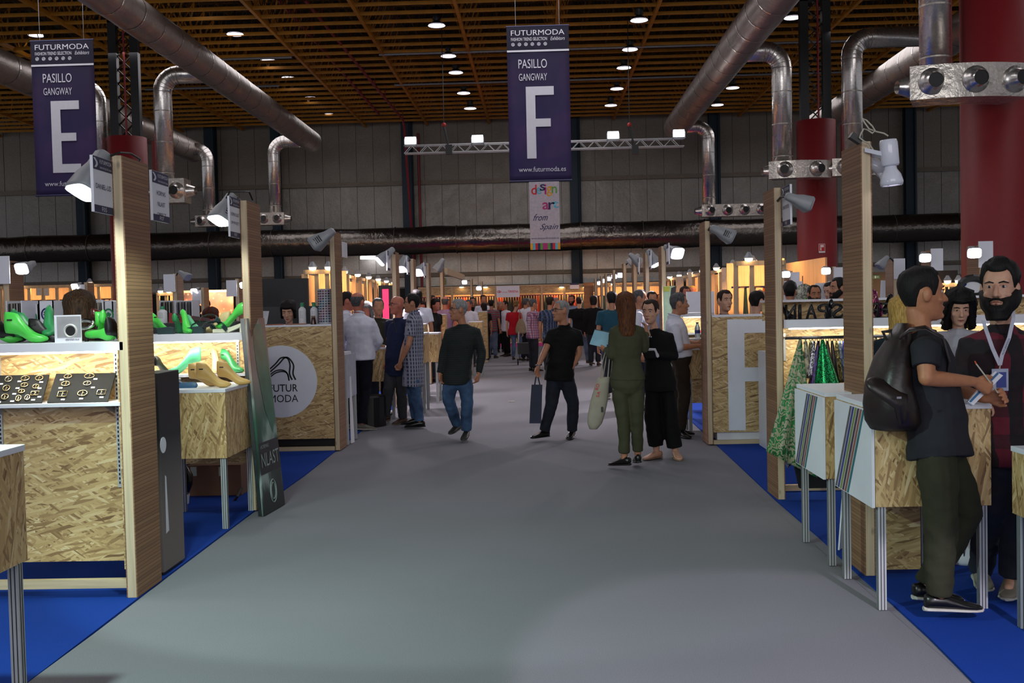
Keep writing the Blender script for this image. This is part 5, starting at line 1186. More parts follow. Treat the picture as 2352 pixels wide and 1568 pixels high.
# K's counter: display and low counter at right beyond F counter
Yk = 13.2; zt = W(1590, 718, Yk).z
a, b = W(1562, 718, Yk), W(1640, 718, Yk)
shelf_unit(a.x, b.x, Yk, zt, .05, 'white lit counter shelf behind the grey haired man in white shirt', .4)
t = thing('stand_wall', (0, 0, 0), 'lit OSB wall behind the grey haired man in white shirt', 'panel'); t.location = ((a.x+b.x)/2, Yk+.3, 0); ORG[t.name] = V3(t.location)
ob('board', M().box(a.x, b.x, Yk+.3, Yk+.32, .3, zt-.05), OSB, t); ob('lower_shelf', M().box(a.x, b.x, Yk+.05, Yk+.3, W(1590, 765, Yk).z-.02, W(1590, 765, Yk).z), WHITE, t)
zz_ = W(1590, 765, Yk).z
for k, (px, cc_) in enumerate(((1571, '5ab0a0'), (1588, 'a8946a'), (1612, 'b03040'))):
    c = onshelf(px, 760, Yk+.12, zz_); ob('thread_spool', M().lathe([(.03, 0), (.04, .01), (.035, .03), (.03, .035)], 16, Matrix.Translation(c)), pm('spool_'+cc_, cc_, .5), label='small %s dish on the lit shelf behind the grey haired man' % ('turquoise', 'beige', 'red')[k], cat='dish')
Yc = 12.72; zt = W(1590, 799, Yc).z; a, b = W(1578, 799, Yc), W(1632, 799, Yc)
cube(a.x, b.x+.1, Yc, Yc+.45, W(1600, 870, Yc).z, zt, 'OSB display cube under the hands of the grey haired man in white shirt')
t = thing('water_bottle', W(1602, 775, Yk-.3), 'clear plastic water bottle with blue label on the shelf', 'bottle'); c = W(1602, 776, Yk-.3); zt5 = W(1602, 740, Yk-.3).z-c.z; mt = Matrix.Translation(c)
ob('bottle_body', M().lathe([(.03, 0), (.033, .01), (.033, zt5*.65), (.015, zt5*.88), (.014, zt5*.93)], 20, mt), pm('clear_plastic', 'c0ccd4', .1, trans=.6), t, smooth=True); ob('cap', M().lathe([(.016, zt5*.93), (.016, zt5)], 14, mt), pm('cap_blue', '1c2c5c', .4), t); ob('label', M().lathe([(.0338, zt5*.3), (.0338, zt5*.5)], 20, mt, False), pm('label_blue', '26427c', .5), t)
zq5 = c.z; ob('side_shelf', M().box(W(1570, 776, Yk-.3).x, W(1632, 776, Yk-.3).x, Yk-.4, Yk-.2, zq5-.02, zq5), WHITE, label='small white shelf under the water bottle', cat='shelf')
# white A-board with print beside third right post
a = G(1590, 955); t = thing('printed_stand', (a.x, a.y, 0), 'white printed A-board with brown blocks left of the third right post', 'sign')
x0, x1 = W(1583, 880, a.y).x, W(1617, 880, a.y).x; zt = W(1600, 800, a.y).z
ob('panel', M().box(x0, x1, a.y-.15, a.y-.14, .35, zt), WHITE, t)
for px, py in ((1600, 816), (1600, 850)):
    c = W(px, py, a.y-.16); ob('printed_block', M().box(c.x-.045, c.x+.045, c.y, c.y+.003, c.z-.07, c.z+.05), pm('print_brown', '6a5a5a', .6), t)
for xk in (x0, x1-.03): ob('leg', M().slab([V3((xk-.03, a.y-.2, 0)), V3((xk, a.y-.2, 0)), V3((xk+.03, a.y-.15, .5)), V3((xk, a.y-.15, .5))], .012), WHITE, t)
for (px, lab) in ((1622, 'inner'),):
    a = G(1624, 968); ob('support_leg', M().box(a.x-.02, a.x+.02, a.y-.02, a.y+.02, 0, .8), ALU, label='aluminium leg left of the third right post', cat='leg')
# large white box panel behind, colourful poster
a, b = W(1577, 670, 15.5), W(1640, 670, 15.5); z0 = W(1577, 716, 15.5).z
ob('white_partition', M().box(a.x, b.x, 15.5, 15.55, .2, a.z), WHITE, label='white partition board behind the grey haired man in white shirt', cat='panel')
a, b = W(1523, 657, 15.9), W(1552, 657, 15.9)
t = thing('colour_poster', ((a.x+b.x)/2, 15.9, .4), 'pale green poster with a black zebra curve behind the right posts', 'poster'); ob('sheet', M().box(a.x, b.x, 15.9, 15.92, .4, a.z), pm('poster_green', 'a8c8a8', .5, emit=.0), t)
zc_ = W(1523, 700, 15.9).z
ob('zebra_curve', M().add([V3((a.x+.14, 15.895, zc_-.1)), V3((a.x+.2, 15.895, zc_-.1)), V3((a.x+.17, 15.895, zc_+.05)), V3((a.x+.2, 15.895, a.z)), V3((a.x+.12, 15.895, a.z-.03)), V3((a.x+.1, 15.895, zc_+.03))], [(0, 1, 2, 3, 4, 5)]), BLACK, t); ob('yellow_patch', M().box(a.x+.01, a.x+.1, 15.893, 15.9, a.z-.08, a.z-.01), pm('poster_yellow', 'b8c040', .5), t)
# right back stands: posts with signs and lamps
for k, (px, pt, Yd, lp, on) in enumerate(((2052, 595, 13.5, (2020, 612), 0), (2138, 574, 12.5, (2125, 592), 1), (2250, 562, 10.5, (2238, 581), 1), (1912, 612, 15.5, (1897, 622), 1), (1812, 622, 16.5, (1805, 630), 1))):
    a = W(px, pt, Yd); post(a.x, Yd, 1, 'background stand post at right, %s' % ('left of the backpack man', 'above the backpack man', 'left of the bearded man', 'before the slim red column', 'left of the slim red column')[k], a.z, .05, .3)
    c = W(px+14, pt+22, Yd-.02); ob('post_sign', M().bx(c, (.14, .015, .26)), WHITE, label='white blank sign on the background post at right, %s' % ('left of the backpack man', 'above the backpack man', 'left of the bearded man', 'before the slim red column', 'left of the slim red column')[k], cat='sign')
    flood(W(lp[0], lp[1], Yd-.1), (-.2, -1, -.35) if on else (-.7, -.1, -.8), .15, '%s lamp on the background post at right, %s' % ('glowing' if on else 'unlit', ('left of the backpack man', 'above the backpack man', 'left of the bearded man', 'before the slim red column', 'left of the slim red column')[k]), on, GLOW, slots=False)
# left background posts
for k, (px, pt, Yd, lp, on) in enumerate(((18, 598, 10.5, (50, 617), 1), (200, 648, 20, (172, 658), 1), (405, 628, 16.5, (432, 637), 0), (468, 660, 21, (446, 669), 1), (548, 640, 18, (560, 655), 1))):
    nm = ('at the far left edge', 'behind the brown haired woman', 'right of the nearest left post', 'before the textured mural', 'left of the second left post')[k]
    a = W(px, pt, Yd); post(a.x, Yd, -1, 'background stand post '+nm, a.z, .06, .3)
    ob('post_sign', M().bx(W(px-16, pt+22, Yd-.1), (.18, .015, .28)), WHITE, label='white sign on the background post '+nm, cat='sign')
    flood(W(lp[0], lp[1], Yd-.1), (-.2, -1, -.35) if on else (.8, -.3, -.5), .17, '%s lamp on the background post %s' % ('glowing' if on else 'unlit', nm), on, GLOW, slots=False)
ob('foliage_poster', M().box(-3.9, -3.7, 20.5, 20.6, 0, .2), BLACK, label='small black base block behind the left stands', cat='block')

# ================= orange lit timber stands at the back =================
HN = {'20242c': 'slate black', '2a1a14': 'dark brown', '6a1a14': 'ox red', 'a83a20': 'brick orange', '8a4a24': 'chestnut', '3a2a3c': 'aubergine', '1c3a3c': 'deep teal', 'b8823c': 'tan', '4a2c1c': 'cocoa brown', '0f1014': 'black', '7a2434': 'crimson', '5a6a74': 'blue grey'}
def hide(x, Y, z, h, w, col, label, group, dirx=1):
    label = '%s %s hide %s in the %s' % (nth((group, col)), HN[col], 'from the left' if dirx else 'from the front', group.split(' of the ')[-1] if ' of the ' in group else 'stand at the end of the aisle')
    mt = pm('hide_'+col, col, .6)
    n = 6; m = M(); r = []
    for i in range(4):
        f = i/3; ww = w*(.35+.65*f); r.append([V3((x+(u-.5)*ww*(1 if dirx else 0), Y+(u-.5)*ww*(0 if dirx else 1)+.015*math.sin(u*14), z-h*f)) for u in [j/n for j in range(n+1)]])
    m.loft(r, False, False); return ob('hanging_hide', m, mt, label=label, cat='leather hide', group=group)
hcols = ['20242c', '2a1a14', '6a1a14', 'a83a20', '8a4a24', '3a2a3c', '1c3a3c', 'b8823c', '4a2c1c', '0f1014', '7a2434', '5a6a74']
# frontal back row (behind pink carpet)
Yb = 46.0; L0, R0 = W(960, 655, Yb), W(1520, 650, Yb); zt = W(1200, 656, Yb).z
t = thing('timber_stand', ((L0.x+R0.x)/2, Yb, 0), 'warmly lit timber stand of hanging leathers at the end of the aisle', 'stand')
ob('back_board', M().box(L0.x, R0.x, Yb+1.2, Yb+1.25, 0, zt), PLY, t); ob('fascia', M().box(L0.x, R0.x, Yb, Yb+.04, W(1200, 674, Yb).z, zt), OSB, t)
ob('top_rail', M().box(L0.x, R0.x, Yb-.03, Yb+.0, zt-.03, zt+.03), WARMPINE, t)
for px in (1038, 1138, 1244, 1296, 1345, 1420, 1470): x = W(px, 656, Yb).x; ob('stud', M().box(x-.05, x+.05, Yb-.06, Yb-.03, 0, zt), WARMPINE, t)
ob('hide_rail', M().tube([(L0.x, Yb+.4, W(1200, 678, Yb).z), (R0.x, Yb+.4, W(1200, 678, Yb).z)], .02, 6), CHROME, t)
zr = W(1200, 679, Yb).z
k = 0; x = L0.x+.1
while x < R0.x-.1 and k < 110:
    hide(x, Yb+.4, zr, 1.1, .21, hcols[(k*5+k//7) % 12], 'leather hide hanging in the lit timber stand at the end of the aisle', 'leather hides at the end of the aisle'); x += .115; k += 1
for px in (1060, 1115, 1290, 1345, 1402, 1455): area('stand_light', W(px, 662, Yb+.2), (0, .3, -1), 1.6, .1, 26, (1, .52, .22)); p = W(px, 659, Yb-.1); lt = thing('clip_lamp', p, 'small warm lamp above the back stand, %s' % {1060: 'leftmost', 1115: 'second from left', 1290: 'right of the white sign', 1345: 'third from the right', 1402: 'second from the right', 1455: 'rightmost'}[px], 'lamp', 'warm lamps on the back stand'); ob('shade', M().lathe([(.03, .12), (.13, 0), (.12, 0)], 12, Matrix.Translation(p), False), GREYPL, lt); ob('bulb', M().ell(p, .1, .1, .04, None, 10, 5), GLOWW, lt)
# white TIRRENA sign
a, b = W(1140, 657, Yb-.1), W(1193, 657, Yb-.1); z0 = W(1140, 683, Yb-.1).z
t = thing('fascia_sign', ((a.x+b.x)/2, Yb-.1, z0), 'white fascia sign reading TIRRENA with a red eye logo', 'sign')
ob('board', M().box(a.x, b.x, Yb-.12, Yb-.09, z0, a.z), WHITE, t); text(t, 'TIRRENA', (a.x+(b.x-a.x)*.72, Yb-.121, (a.z+z0)/2), X, Z, (b.x-a.x)*.46, .1, pm('ink_red', 'a81c28', .5), bold=.04); text(t, 'conceria', (a.x+(b.x-a.x)*.36, Yb-.121, (a.z+z0)/2-.02), X, Z, (b.x-a.x)*.22, .05, pm('ink_red', 'a81c28', .5))
ob('eye_logo', M().torus((a.x+.12, Yb-.121, (a.z+z0)/2), X, Z, .08, .012, 18, 4, 1, .5).bx((a.x+.12, Yb-.122, (a.z+z0)/2), (.03, .002, .06)), pm('ink_red', 'a81c28', .5), t)
a, b = W(1329, 649, Yb-.3), W(1362, 649, Yb-.3)
ob('reed_panel', M().box(b.x-.3-.1, W(1364, 700, Yb-.3).x, Yb-.3, Yb-.2, 0, a.z), REED, label='brown reeded partition at the end of the aisle right of the white name sign', cat='panel')
a, b = W(1309, 650, Yb-.4), W(1330, 663, Yb-.4); t = thing('stand_sign', ((a.x+b.x)/2, Yb-.4, b.z), 'white stand name sign at the end of the aisle left of the reeded partition', 'sign'); ob('plate', M().box(a.x, b.x, Yb-.42, Yb-.4, b.z, a.z), WHITE, t); ob('header', M().box(a.x, b.x, Yb-.425, Yb-.42, a.z-.08, a.z), NAVYP, t)
# side rows of studs receding along the aisle
def studrow(pa, Ya, pb_, Yb_, n, label, light_side, hides=0, grp=''):
    a, b = W(*pa, Ya), W(*pb_, Yb_); zt = (a.z+b.z)/2; t = thing('timber_stand', ((a.x+b.x)/2, (Ya+Yb_)/2, 0), label, 'stand')
    d = (b-a).normalized(); nn = V3((light_side, 0, 0))
    ob('back_board', M().slab([V3((a.x, Ya, 0))+nn*.9, V3((b.x, Yb_, 0))+nn*.9, V3((b.x, Yb_, zt))+nn*.9, V3((a.x, Ya, zt))+nn*.9], .04), PLY, t)
    ob('top_rail', M().slab([V3((a.x, Ya, zt-.08)), V3((b.x, Yb_, zt-.08)), V3((b.x, Yb_, zt)), V3((a.x, Ya, zt))], .05), WARMPINE, t)
    for k in range(n):
        f = k/(n-1); p = a.lerp(b, f); ob('stud', M().box(p.x-.045, p.x+.045, p.y-.05, p.y+.05, 0, zt), WARMPINE, t)
        if k % 2 == 0:
            q = p+V3((-light_side*.1, 0, .02)); q.z = zt+.02; lt = thing('clip_lamp', q, '%s warm clip lamp from the left on the %s' % (nth(('lamp', grp)), grp), 'lamp', 'warm clip lamps of the '+grp)
            ob('bulb', M().ell(q, .08, .08, .05, None, 8, 5), GLOWW, lt); ob('shade', M().lathe([(.1, .02), (.04, .12), (.03, .14)], 10, Matrix.Translation(q), False), GREYPL, lt)
    for k in range(4):
        f = (k+.5)/4; p = a.lerp(b, f); area('stand_light', (p.x-light_side*.25, p.y, zt-.1), (light_side*.7, 0, -1), .1, 2.5, 42, (1, .50, .20))
    for k in range(hides):
        f = (k+.5)/hides; p = a.lerp(b, f); hide(p.x+light_side*.5, p.y, zt-.35, 1.1, .2, hcols[(k*7) % 12], 'leather hide hanging in the '+grp, 'leather hides of the '+grp, 0)
    return t
studrow((782, 628), 25, (905, 652), 38, 12, 'warm lit timber stud stand left, behind the white shirt man', -1, 18, 'left stud stand')
studrow((1795, 596), 21, (1525, 640), 38, 17, 'warm lit timber stud stand at right behind the F counter', 1, 26, 'right stud stand')
def frontrow(px0, px1, pt, Yd, nst, label, grp, hides=12, back=1.0, rail=.45, pw=24):
    a, b = W(px0, pt, Yd), W(px1, pt, Yd); zt = a.z; t = thing('timber_stand', ((a.x+b.x)/2, Yd, 0), label, 'stand')
    ob('back_board', M().box(a.x, b.x, Yd+back, Yd+back+.04, 0, zt), PLY, t); ob('top_rail', M().box(a.x, b.x, Yd-.04, Yd, zt-.09, zt), WARMPINE, t)
    for k in range(nst): x = a.x+(b.x-a.x)*k/(nst-1); ob('stud', M().box(x-.045, x+.045, Yd, Yd+.06, 0, zt), WARMPINE, t)
    ob('hide_rail', M().tube([(a.x, Yd+.5, zt-rail), (b.x, Yd+.5, zt-rail)], .02, 6), CHROME, t)
    nl = max(2, int((b.x-a.x)/1.6))
    for k in range(nl):
        x = a.x+(b.x-a.x)*(k+.5)/nl; area('stand_light', (x, Yd+.1, zt-.02), (0, .5, -1), 1.2, .1, pw, (1, .50, .20))
        q = V3((x, Yd-.1, zt+.03)); lt = thing('clip_lamp', q, '%s warm clip lamp from the left on the %s' % (nth(('lamp', grp)), grp), 'lamp', 'warm clip lamps of the '+grp)
        ob('bulb', M().ell(q, .08, .08, .05, None, 8, 5), GLOWW, lt); ob('shade', M().lathe([(.1, .02), (.04, .12), (.03, .14)], 10, Matrix.Translation(q), False), GREYPL, lt)
    for k in range(hides): hide(a.x+(b.x-a.x)*(k+.5)/hides, Yd+.5, zt-rail, .9, (b.x-a.x)/hides*.8, hcols[(k*5+1) % 12], 'leather hide hanging in the '+grp, 'leather hides of the '+grp)
    return t
frontrow(-30, 290, 658, 31, 11, 'warm lit timber stand across the far left', 'far left stand', 26)
frontrow(362, 400, 672, 30, 3, 'warm lit timber stand just right of the nearest left post', 'stand right of the nearest left post', 4)
frontrow(702, 775, 620, 22, 4, 'warm lit timber stand left of the third left post', 'stand left of the third left post', 5, rail=.7)
frontrow(1690, 1800, 600, 20.5, 4, 'warm lit timber front at right above the F counter', 'stand above the F counter', 5, rail=.5)
frontrow(2160, 2210, 650, 24, 3, 'small warm lit stand behind the backpack man', 'stand behind the backpack man', 3)
frontrow(1370, 1520, 655, 44, 6, 'warm lit timber stand behind the right posts', 'stand behind the right posts', 12)
# textured mural
t = thing('mural', W(470, 700, 27), 'large copper toned mural of water drops on skin behind the left stands', 'mural')
s = NT('drops'); p = s.pos(); n1 = s.noise(p, 1.1, 2); n2 = s.n('ShaderNodeTexVoronoi', i_Scale=9.0); s.l(p, n2.inputs['Vector'])
c = s.ramp(n1, [(.38, srgb('3a2018')), (.5, srgb('8a5038')), (.62, srgb('c08a68'))]); c = s.mix(s.ramp(n2.outputs[0], [(.0, (.5, .5, .5)), (.3, (0, 0, 0))]), c, srgb('e0b890')); s.l(c, s.b.inputs['Base Color'])
a, b = W(420, 670, 27), W(535, 670, 27); ob('sheet', M().box(a.x, b.x, 27, 27.05, 0, a.z), s.m, t); ob('frame', M().box(a.x, b.x, 26.97, 27, a.z-.03, a.z+.03), WARMPINE, t)
for px in (450, 510): area('mural_light', W(px, 672, 26.5), (0, .8, -1), 1, .1, 30, (1, .62, .38))
# hanging paper prints
for k, (px0, px1, p0, p1, Yd) in enumerate(((1655, 1668, 615, 668, 24), (1552, 1568, 635, 670, 33), (1578, 1588, 625, 665, 30), (88, 101, 662, 678, 30.8), (106, 118, 662, 679, 30.8))):
    a, b = W(px0, p0, Yd), W(px1, p1, Yd); ob('paper_print', M().box(a.x, b.x, Yd-.15, Yd-.13, b.z, a.z), pm('paper_warm', 'cdbfae', .6), label='white paper print hung on a timber stand, %s' % ('long one at right above the seated man', 'far one with blue print', 'far narrow one', 'left one at far left', 'red one at far left')[k], cat='print')
t = thing('wall_light', W(845, 592, 50), 'white fluorescent tube light low on the back wall', 'lamp'); a, b = W(828, 592, 50), W(863, 592, 50)
ob('tube', M().tube([a, b], .07, 8), GLOW, t); ob('fitting', M().box(a.x, b.x, 50.05, 50.15, a.z+.02, a.z+.12), GREYPL, t)
t = thing('exit_sign', W(1998, 636, 26), 'small green running-man exit sign at right', 'sign'); a = W(2012, 636, 26); ob('plate', M().box(a.x-.09, a.x+.09, 26, 26.03, a.z-.04, a.z+.04), pm('exit_green', '2a7a58', .5), t); ob('pictogram', M().box(a.x-.03, a.x-.0, 25.995, 26, a.z-.03, a.z+.03).box(a.x+.02, a.x+.06, 25.995, 26, a.z-.005, a.z+.005), WHITEP, t)
ob('dark_backdrop', M().box(W(1980, 650, 26.1).x, W(2200, 650, 26.1).x, 26.1, 26.2, 0, W(2000, 625, 26.1).z), BLACK, label='black backdrop behind the right hand stands', cat='panel')
a = W(1018, 646, 50.79); ob('warning_sign', M().box(a.x-.12, a.x+.12, 50.78, 50.8, a.z-.16, a.z+.16), pm('warning_yellow', '8a8c50', .6), label='small yellow warning sign on the dark wall', cat='sign')
a = W(1180, 828, 26)
ob('paper_scrap', M().bx(G(1175, 922)+V3((0, 0, .004)), (.1, .06, .004)), pm('scrap', 'c0b8a8', .7), label='small paper scrap lying on the grey carpet', cat='litter')
# ================= people =================
def skinmat(name, hexc):
    if name in MC: return MC[name]
    s = NT(name); p = s.pos(); n = s.noise(p, 30, 3); c = srgb(hexc)
    s.l(s.ramp(n, [(.3, tuple(x*.88 for x in c)), (.7, tuple(min(1, x*1.08) for x in c))]), s.b.inputs['Base Color'])
    s.b.inputs['Roughness'].default_value = .5; s.b.inputs['Subsurface Weight'].default_value = .0; MC[name] = s.m; return s.m
SK = skinmat('skin_tan', 'b07a5c'); SKF = skinmat('skin_fair', 'c99a80'); SKD = skinmat('skin_brown', 'ad7350'); SKR = skinmat('skin_ruddy', 'b56c56')
def hairmat(name, hexc, hi=None):
    if name in MC: return MC[name]
    s = NT(name); p = s.pos(); n = s.noise(s.map(p, (160, 160, 18)), 1, 3); c = srgb(hexc); h = srgb(hi) if hi else tuple(x*1.6+.003 for x in c)
    s.l(s.ramp(n, [(.35, c), (.75, h)]), s.b.inputs['Base Color']); s.b.inputs['Roughness'].default_value = .62; s.b.inputs['Specular IOR Level'].default_value = .25; s.bump(n, .6, .006); MC[name] = s.m; return s.m
HBLK = hairmat('hair_black', '0e0b0a'); HBRN = hairmat('hair_brown', '22150e'); HAUB = hairmat('hair_auburn', '35190d', '75451f'); HGRY = hairmat('hair_grey', '6a6a6a', 'a8a8a8'); HSP = hairmat('hair_salt', '2e2e30', '6c6c6e'); HBLD = hairmat('hair_blond', '9a7434', 'd8b868')
EYEW = pm('eye_white', 'c9c4bc', .3, var=.02); EYED = pm('eye_dark', '1c120c', .2); LIP = pm('lips', '8a4a42', .5)
JEAN = denim('jeans_blue', '1c3252', '4a6c92'); JEAND = denim('jeans_dark', '0a0f1a', '161f30'); JEANL = denim('jeans_light', '3c4c66', '6a7a94')
HEADR = [(-.122, .018, .066, .0), (-.114, .034, .082, .01), (-.098, .047, .089, .03), (-.075, .057, .090, .055), (-.05, .063, .089, .075), (-.02, .070, .087, .088), (.01, .073, .084, .097), (.035, .074, .087, .100), (.06, .073, .083, .099), (.085, .065, .071, .090), (.105, .050, .052, .070), (.117, .028, .030, .040), (.121, .008, .01, .012)]
def hsurf(az, z, drape=False):
    H = HEADR
    if z <= H[0][0]: w, f, b = H[0][1:]
    elif z >= H[-1][0]: w, f, b = H[-1][1:]
    else:
        for i in range(len(H)-1):
            if H[i][0] <= z <= H[i+1][0]:
                u = (z-H[i][0])/(H[i+1][0]-H[i][0]); w, f, b = [H[i][k]*(1-u)+H[i+1][k]*u for k in (1, 2, 3)]; break
    if drape and z < .02: w, b = .076, .098; f = .06
    s, c = math.sin(az), math.cos(az)
    return w*math.copysign(abs(s)**.85, s), (f if c > 0 else b)*math.copysign(abs(c)**.9, c)
def remesh(m, vox, name, smooth=1):
    me = bpy.data.meshes.new(name); me.from_pydata([tuple(p) for p in m.v], [], m.f); o = lk(bpy.data.objects.new(name, me))
    r = o.modifiers.new('r', 'REMESH'); r.mode = 'VOXEL'; r.voxel_size = vox; r.use_smooth_shade = True
    if smooth: s = o.modifiers.new('s', 'SMOOTH'); s.iterations = smooth; s.factor = .5
    dg = bpy.context.evaluated_depsgraph_get(); out = bpy.data.meshes.new_from_object(o.evaluated_get(dg)); bpy.data.objects.remove(o); bpy.data.meshes.remove(me)
    return out
def link_mesh(name, me, mat, par, label=None, disp=0):
    L = ORG[par.name]
    n = len(me.vertices); co = [0.0]*(n*3); me.vertices.foreach_get('co', co)
    if disp:
        nrm = [0.0]*(n*3); me.vertices.foreach_get('normal', nrm)
        for i in range(n):
            q = V3((co[3*i]*7, co[3*i+1]*7, co[3*i+2]*9)); d = disp*noise.noise(q)+disp*.6*noise.noise(q*2.3+V3((3, 1, 7)))
            for k in range(3): co[3*i+k] += nrm[3*i+k]*d
    for i in range(n):
        co[3*i] -= L.x; co[3*i+1] -= L.y; co[3*i+2] -= L.z
    me.vertices.foreach_set('co', co); me.materials.clear(); me.materials.append(mat); me.update()
    me.polygons.foreach_set('use_smooth', [True]*len(me.polygons))
    o = lk(bpy.data.objects.new(name, me)); o.parent = par; ORG[o.name] = L
    if label: o['label'] = label
    return o
def person(pos, H, face, label, J=None, hface=None, hpitch=0, fem=False, skin=SK, hair=('short', HBRN), top=('short', None), topname='shirt', legs=None, legname='trousers', shoe=None, vox=.012, build=1.0, hs=1.05,
           glasses=False, beard=None, sit=0, curl=25, group=None, legflare=1.0, hem=.97, hands=None, collar=False, belly=0, sleevecol=None, hemt=-.22, kneef=0, shoekind='shoe'):
    pos = V3(pos); J = J or {}; dv = lambda a: V3((math.sin(math.radians(a)), -math.cos(math.radians(a)), 0))
    f = dv(face); r = V3((-math.cos(math.radians(face)), -math.sin(math.radians(face)), 0)); k = H/1.75
    def get(n, default):
        if n in J:
            j = J[n]; return W(j[0], j[1], pos.y+(j[2] if len(j) > 2 else 0)) if not isinstance(j, Vector) else j
        return default
    b0 = pos+V3((0, 0, -sit))
    pel = get('pelvis', b0+Z*(.525*H)); neck = get('neck', pel+Z*(.305*H)+f*.01); head = get('head', neck+Z*(.105*H)+f*.025*k)
    sw = (.108 if not fem else .093)*H*build
    P = {}
    for s, sn in ((1, 'R'), (-1, 'L')):
        P['hip'+sn] = get('hip'+sn, pel+r*s*.052*H); P['kn'+sn] = get('kn'+sn, V3(((P['hip'+sn]).x, P['hip'+sn].y, pos.z-sit+.285*H))+f*.01); P['an'+sn] = get('an'+sn, V3((P['kn'+sn].x, P['kn'+sn].y, pos.z-sit+.05*H))-f*.02)
        P['to'+sn] = get('to'+sn, P['an'+sn]+f*.17*k-Z*(.035*H)+r*s*.03)
        P['sh'+sn] = get('sh'+sn, neck+r*s*sw-Z*.028*H); P['sh'+sn] = P['sh'+sn].lerp(V3((neck.x, neck.y, P['sh'+sn].z)), .14 if 'sh'+sn in J else 0)-Z*(.012 if 'sh'+sn in J else 0); P['el'+sn] = get('el'+sn, P['sh'+sn]+r*s*.045-Z*(.172*H)-f*.02); P['wr'+sn] = get('wr'+sn, P['el'+sn]-Z*(.145*H)+f*.05+r*s*.01)
    t = thing('person', pos, label, 'person', group)
    # ---- torso rings ----
    side0 = (P['hipR']-P['hipL']).normalized(); side1 = (P['shR']-P['shL']).normalized()
    TAB = [(-.30, .06, .05), (-.22, .125, .085), (-.12, .158, .105), (0, .168, .115), (.18, .155, .105), (.38, .148, .10), (.6, .162, .112), (.74, .170, .11), (.86, .148, .092), (.94, .098, .078), (1.0, .066, .064), (1.06, .058, .058)]
    if fem: TAB = [(-.30, .06, .05), (-.22, .12, .085), (-.12, .16, .11), (0, .163, .112), (.18, .138, .09), (.38, .120, .082), (.6, .135, .105), (.74, .145, .105), (.86, .126, .082), (.94, .082, .066), (1.0, .054, .055), (1.06, .048, .05)]
    def torso(m, infl, t0=-9, t1=9, ex=1.0):
        rows = [(q[0], max(q[1], (.168 if not fem else .160) if infl > .015 and q[0] < 0 else 0), max(q[2], .132 if infl > .015 and q[0] < 0 else 0)) for q in TAB if t0 <= q[0] <= t1]; rings = []
        for tt, w, d in rows:
            c = pel.lerp(neck, tt) if tt >= 0 else pel+(pel-neck)*(-tt); sd = side0.lerp(side1, max(0, min(1, tt))).normalized(); up = (neck-pel).normalized(); fw = up.cross(sd).normalized(); 
            if fw.dot(f) < 0: fw = -fw
            d2 = d*k*build+(belly*math.exp(-((tt-.25)/.25)**2)); c = c+fw*(belly*.5*math.exp(-((tt-.25)/.25)**2))
            ww = w*k*build*ex+infl
            rings.append([c+sd*ww*math.copysign(abs(math.cos(a))**.85, math.cos(a))+fw*(d2+infl)*math.sin(a) for a in [2*math.pi*j/20 for j in range(20)]])
        m.loft(rings)
    body = M(); torso(body, -.012 if top and top[0] else 0)
    hk = hs*H/1.75
    for sn, s in (('R', 1), ('L', -1)):
        sh, el, wr = P['sh'+sn], P['el'+sn], P['wr'+sn]; a = .9 if fem else 1.0
        body.limb([neck.lerp(sh, .35)-Z*.02, sh, sh.lerp(el, .35), el], [.042*k*a, .050*k*a, .046*k*a, .038*k*a])
        body.limb([el, el.lerp(wr, .3), wr], [.038*k*a, .039*k*a, .025*k*a])
        hp, kn, an = P['hip'+sn], P['kn'+sn], P['an'+sn]
        body.limb([hp, hp.lerp(kn, .4), kn], [.085*k, .075*k, .052*k]); body.limb([kn, kn.lerp(an, .3), an], [.052*k, .055*k, .034*k])
        body.limb([an-Z*.015, an.lerp(P['to'+sn], .55)-Z*.005], [.030*k, .022*k])
        # hand
        hd = get('ha'+sn, wr+(wr-el).normalized()*.1)-wr; hd = hd.normalized() if hd.length > 1e-4 else -Z
        inn = -r*s; bk = -inn  # palm faces body
        if abs(hd.dot(inn)) > .8: bk = Z*1.0
        n_ = (bk-hd*bk.dot(hd)).normalized(); sp = hd.cross(n_).normalized()
        if sp.dot(f) < 0 and abs(sp.dot(f)) > .3: sp = -sp   # thumb side forward
        hz = k*(.92 if fem else 1.0)
        if vox < .02:
            body.limb([wr, wr+hd*.04*hz+sp*.012*hz, wr+hd*.085*hz+sp*.014*hz], [.024*hz, .020*hz, .017*hz], 12).limb([wr+hd*.01, wr+hd*.04*hz-sp*.012*hz, wr+hd*.085*hz-sp*.018*hz], [.022*hz, .02*hz, .016*hz], 12)
            body.limb([wr+hd*.05*hz, wr+hd*.088*hz], [.019*hz, .016*hz], 12)
            cu = (curl if not isinstance(curl, dict) else curl[sn])
            for q, (off, ln) in enumerate(((.030, .074), (.010, .082), (-.010, .076), (-.028, .060))):
                b = wr+hd*.085*hz+sp*off*hz; ang = 0; pts = [b-hd*.01]; dcur = (hd+sp*(off*1.2)).normalized()
                for seg in (.45, .3, .25):
                    ang += math.radians(cu+q*3); d_ = (dcur*math.cos(ang)-n_*math.sin(ang)); pts.append(pts[-1]+d_*ln*hz*seg*1.08)
                body.limb(pts, [.0092*hz, .0088*hz, .008*hz, .0068*hz], 8)
            tb_ = wr+hd*.03*hz+sp*.028*hz; body.limb([tb_, tb_+hd*.028*hz+sp*.022*hz-n_*.01, tb_+hd*.056*hz+sp*.028*hz-n_*.018*hz], [.0145*hz, .0115*hz, .0088*hz], 8)
        else:
            body.limb([wr, wr+hd*.08*hz], [.026*hz, .03*hz], 8, .6); body.limb([wr+hd*.08*hz, wr+hd*.15*hz-n_*.03], [.028*hz, .014*hz], 8, .6); body.limb([wr+hd*.03+sp*.02, wr+hd*.08+sp*.04], [.013, .009], 6)
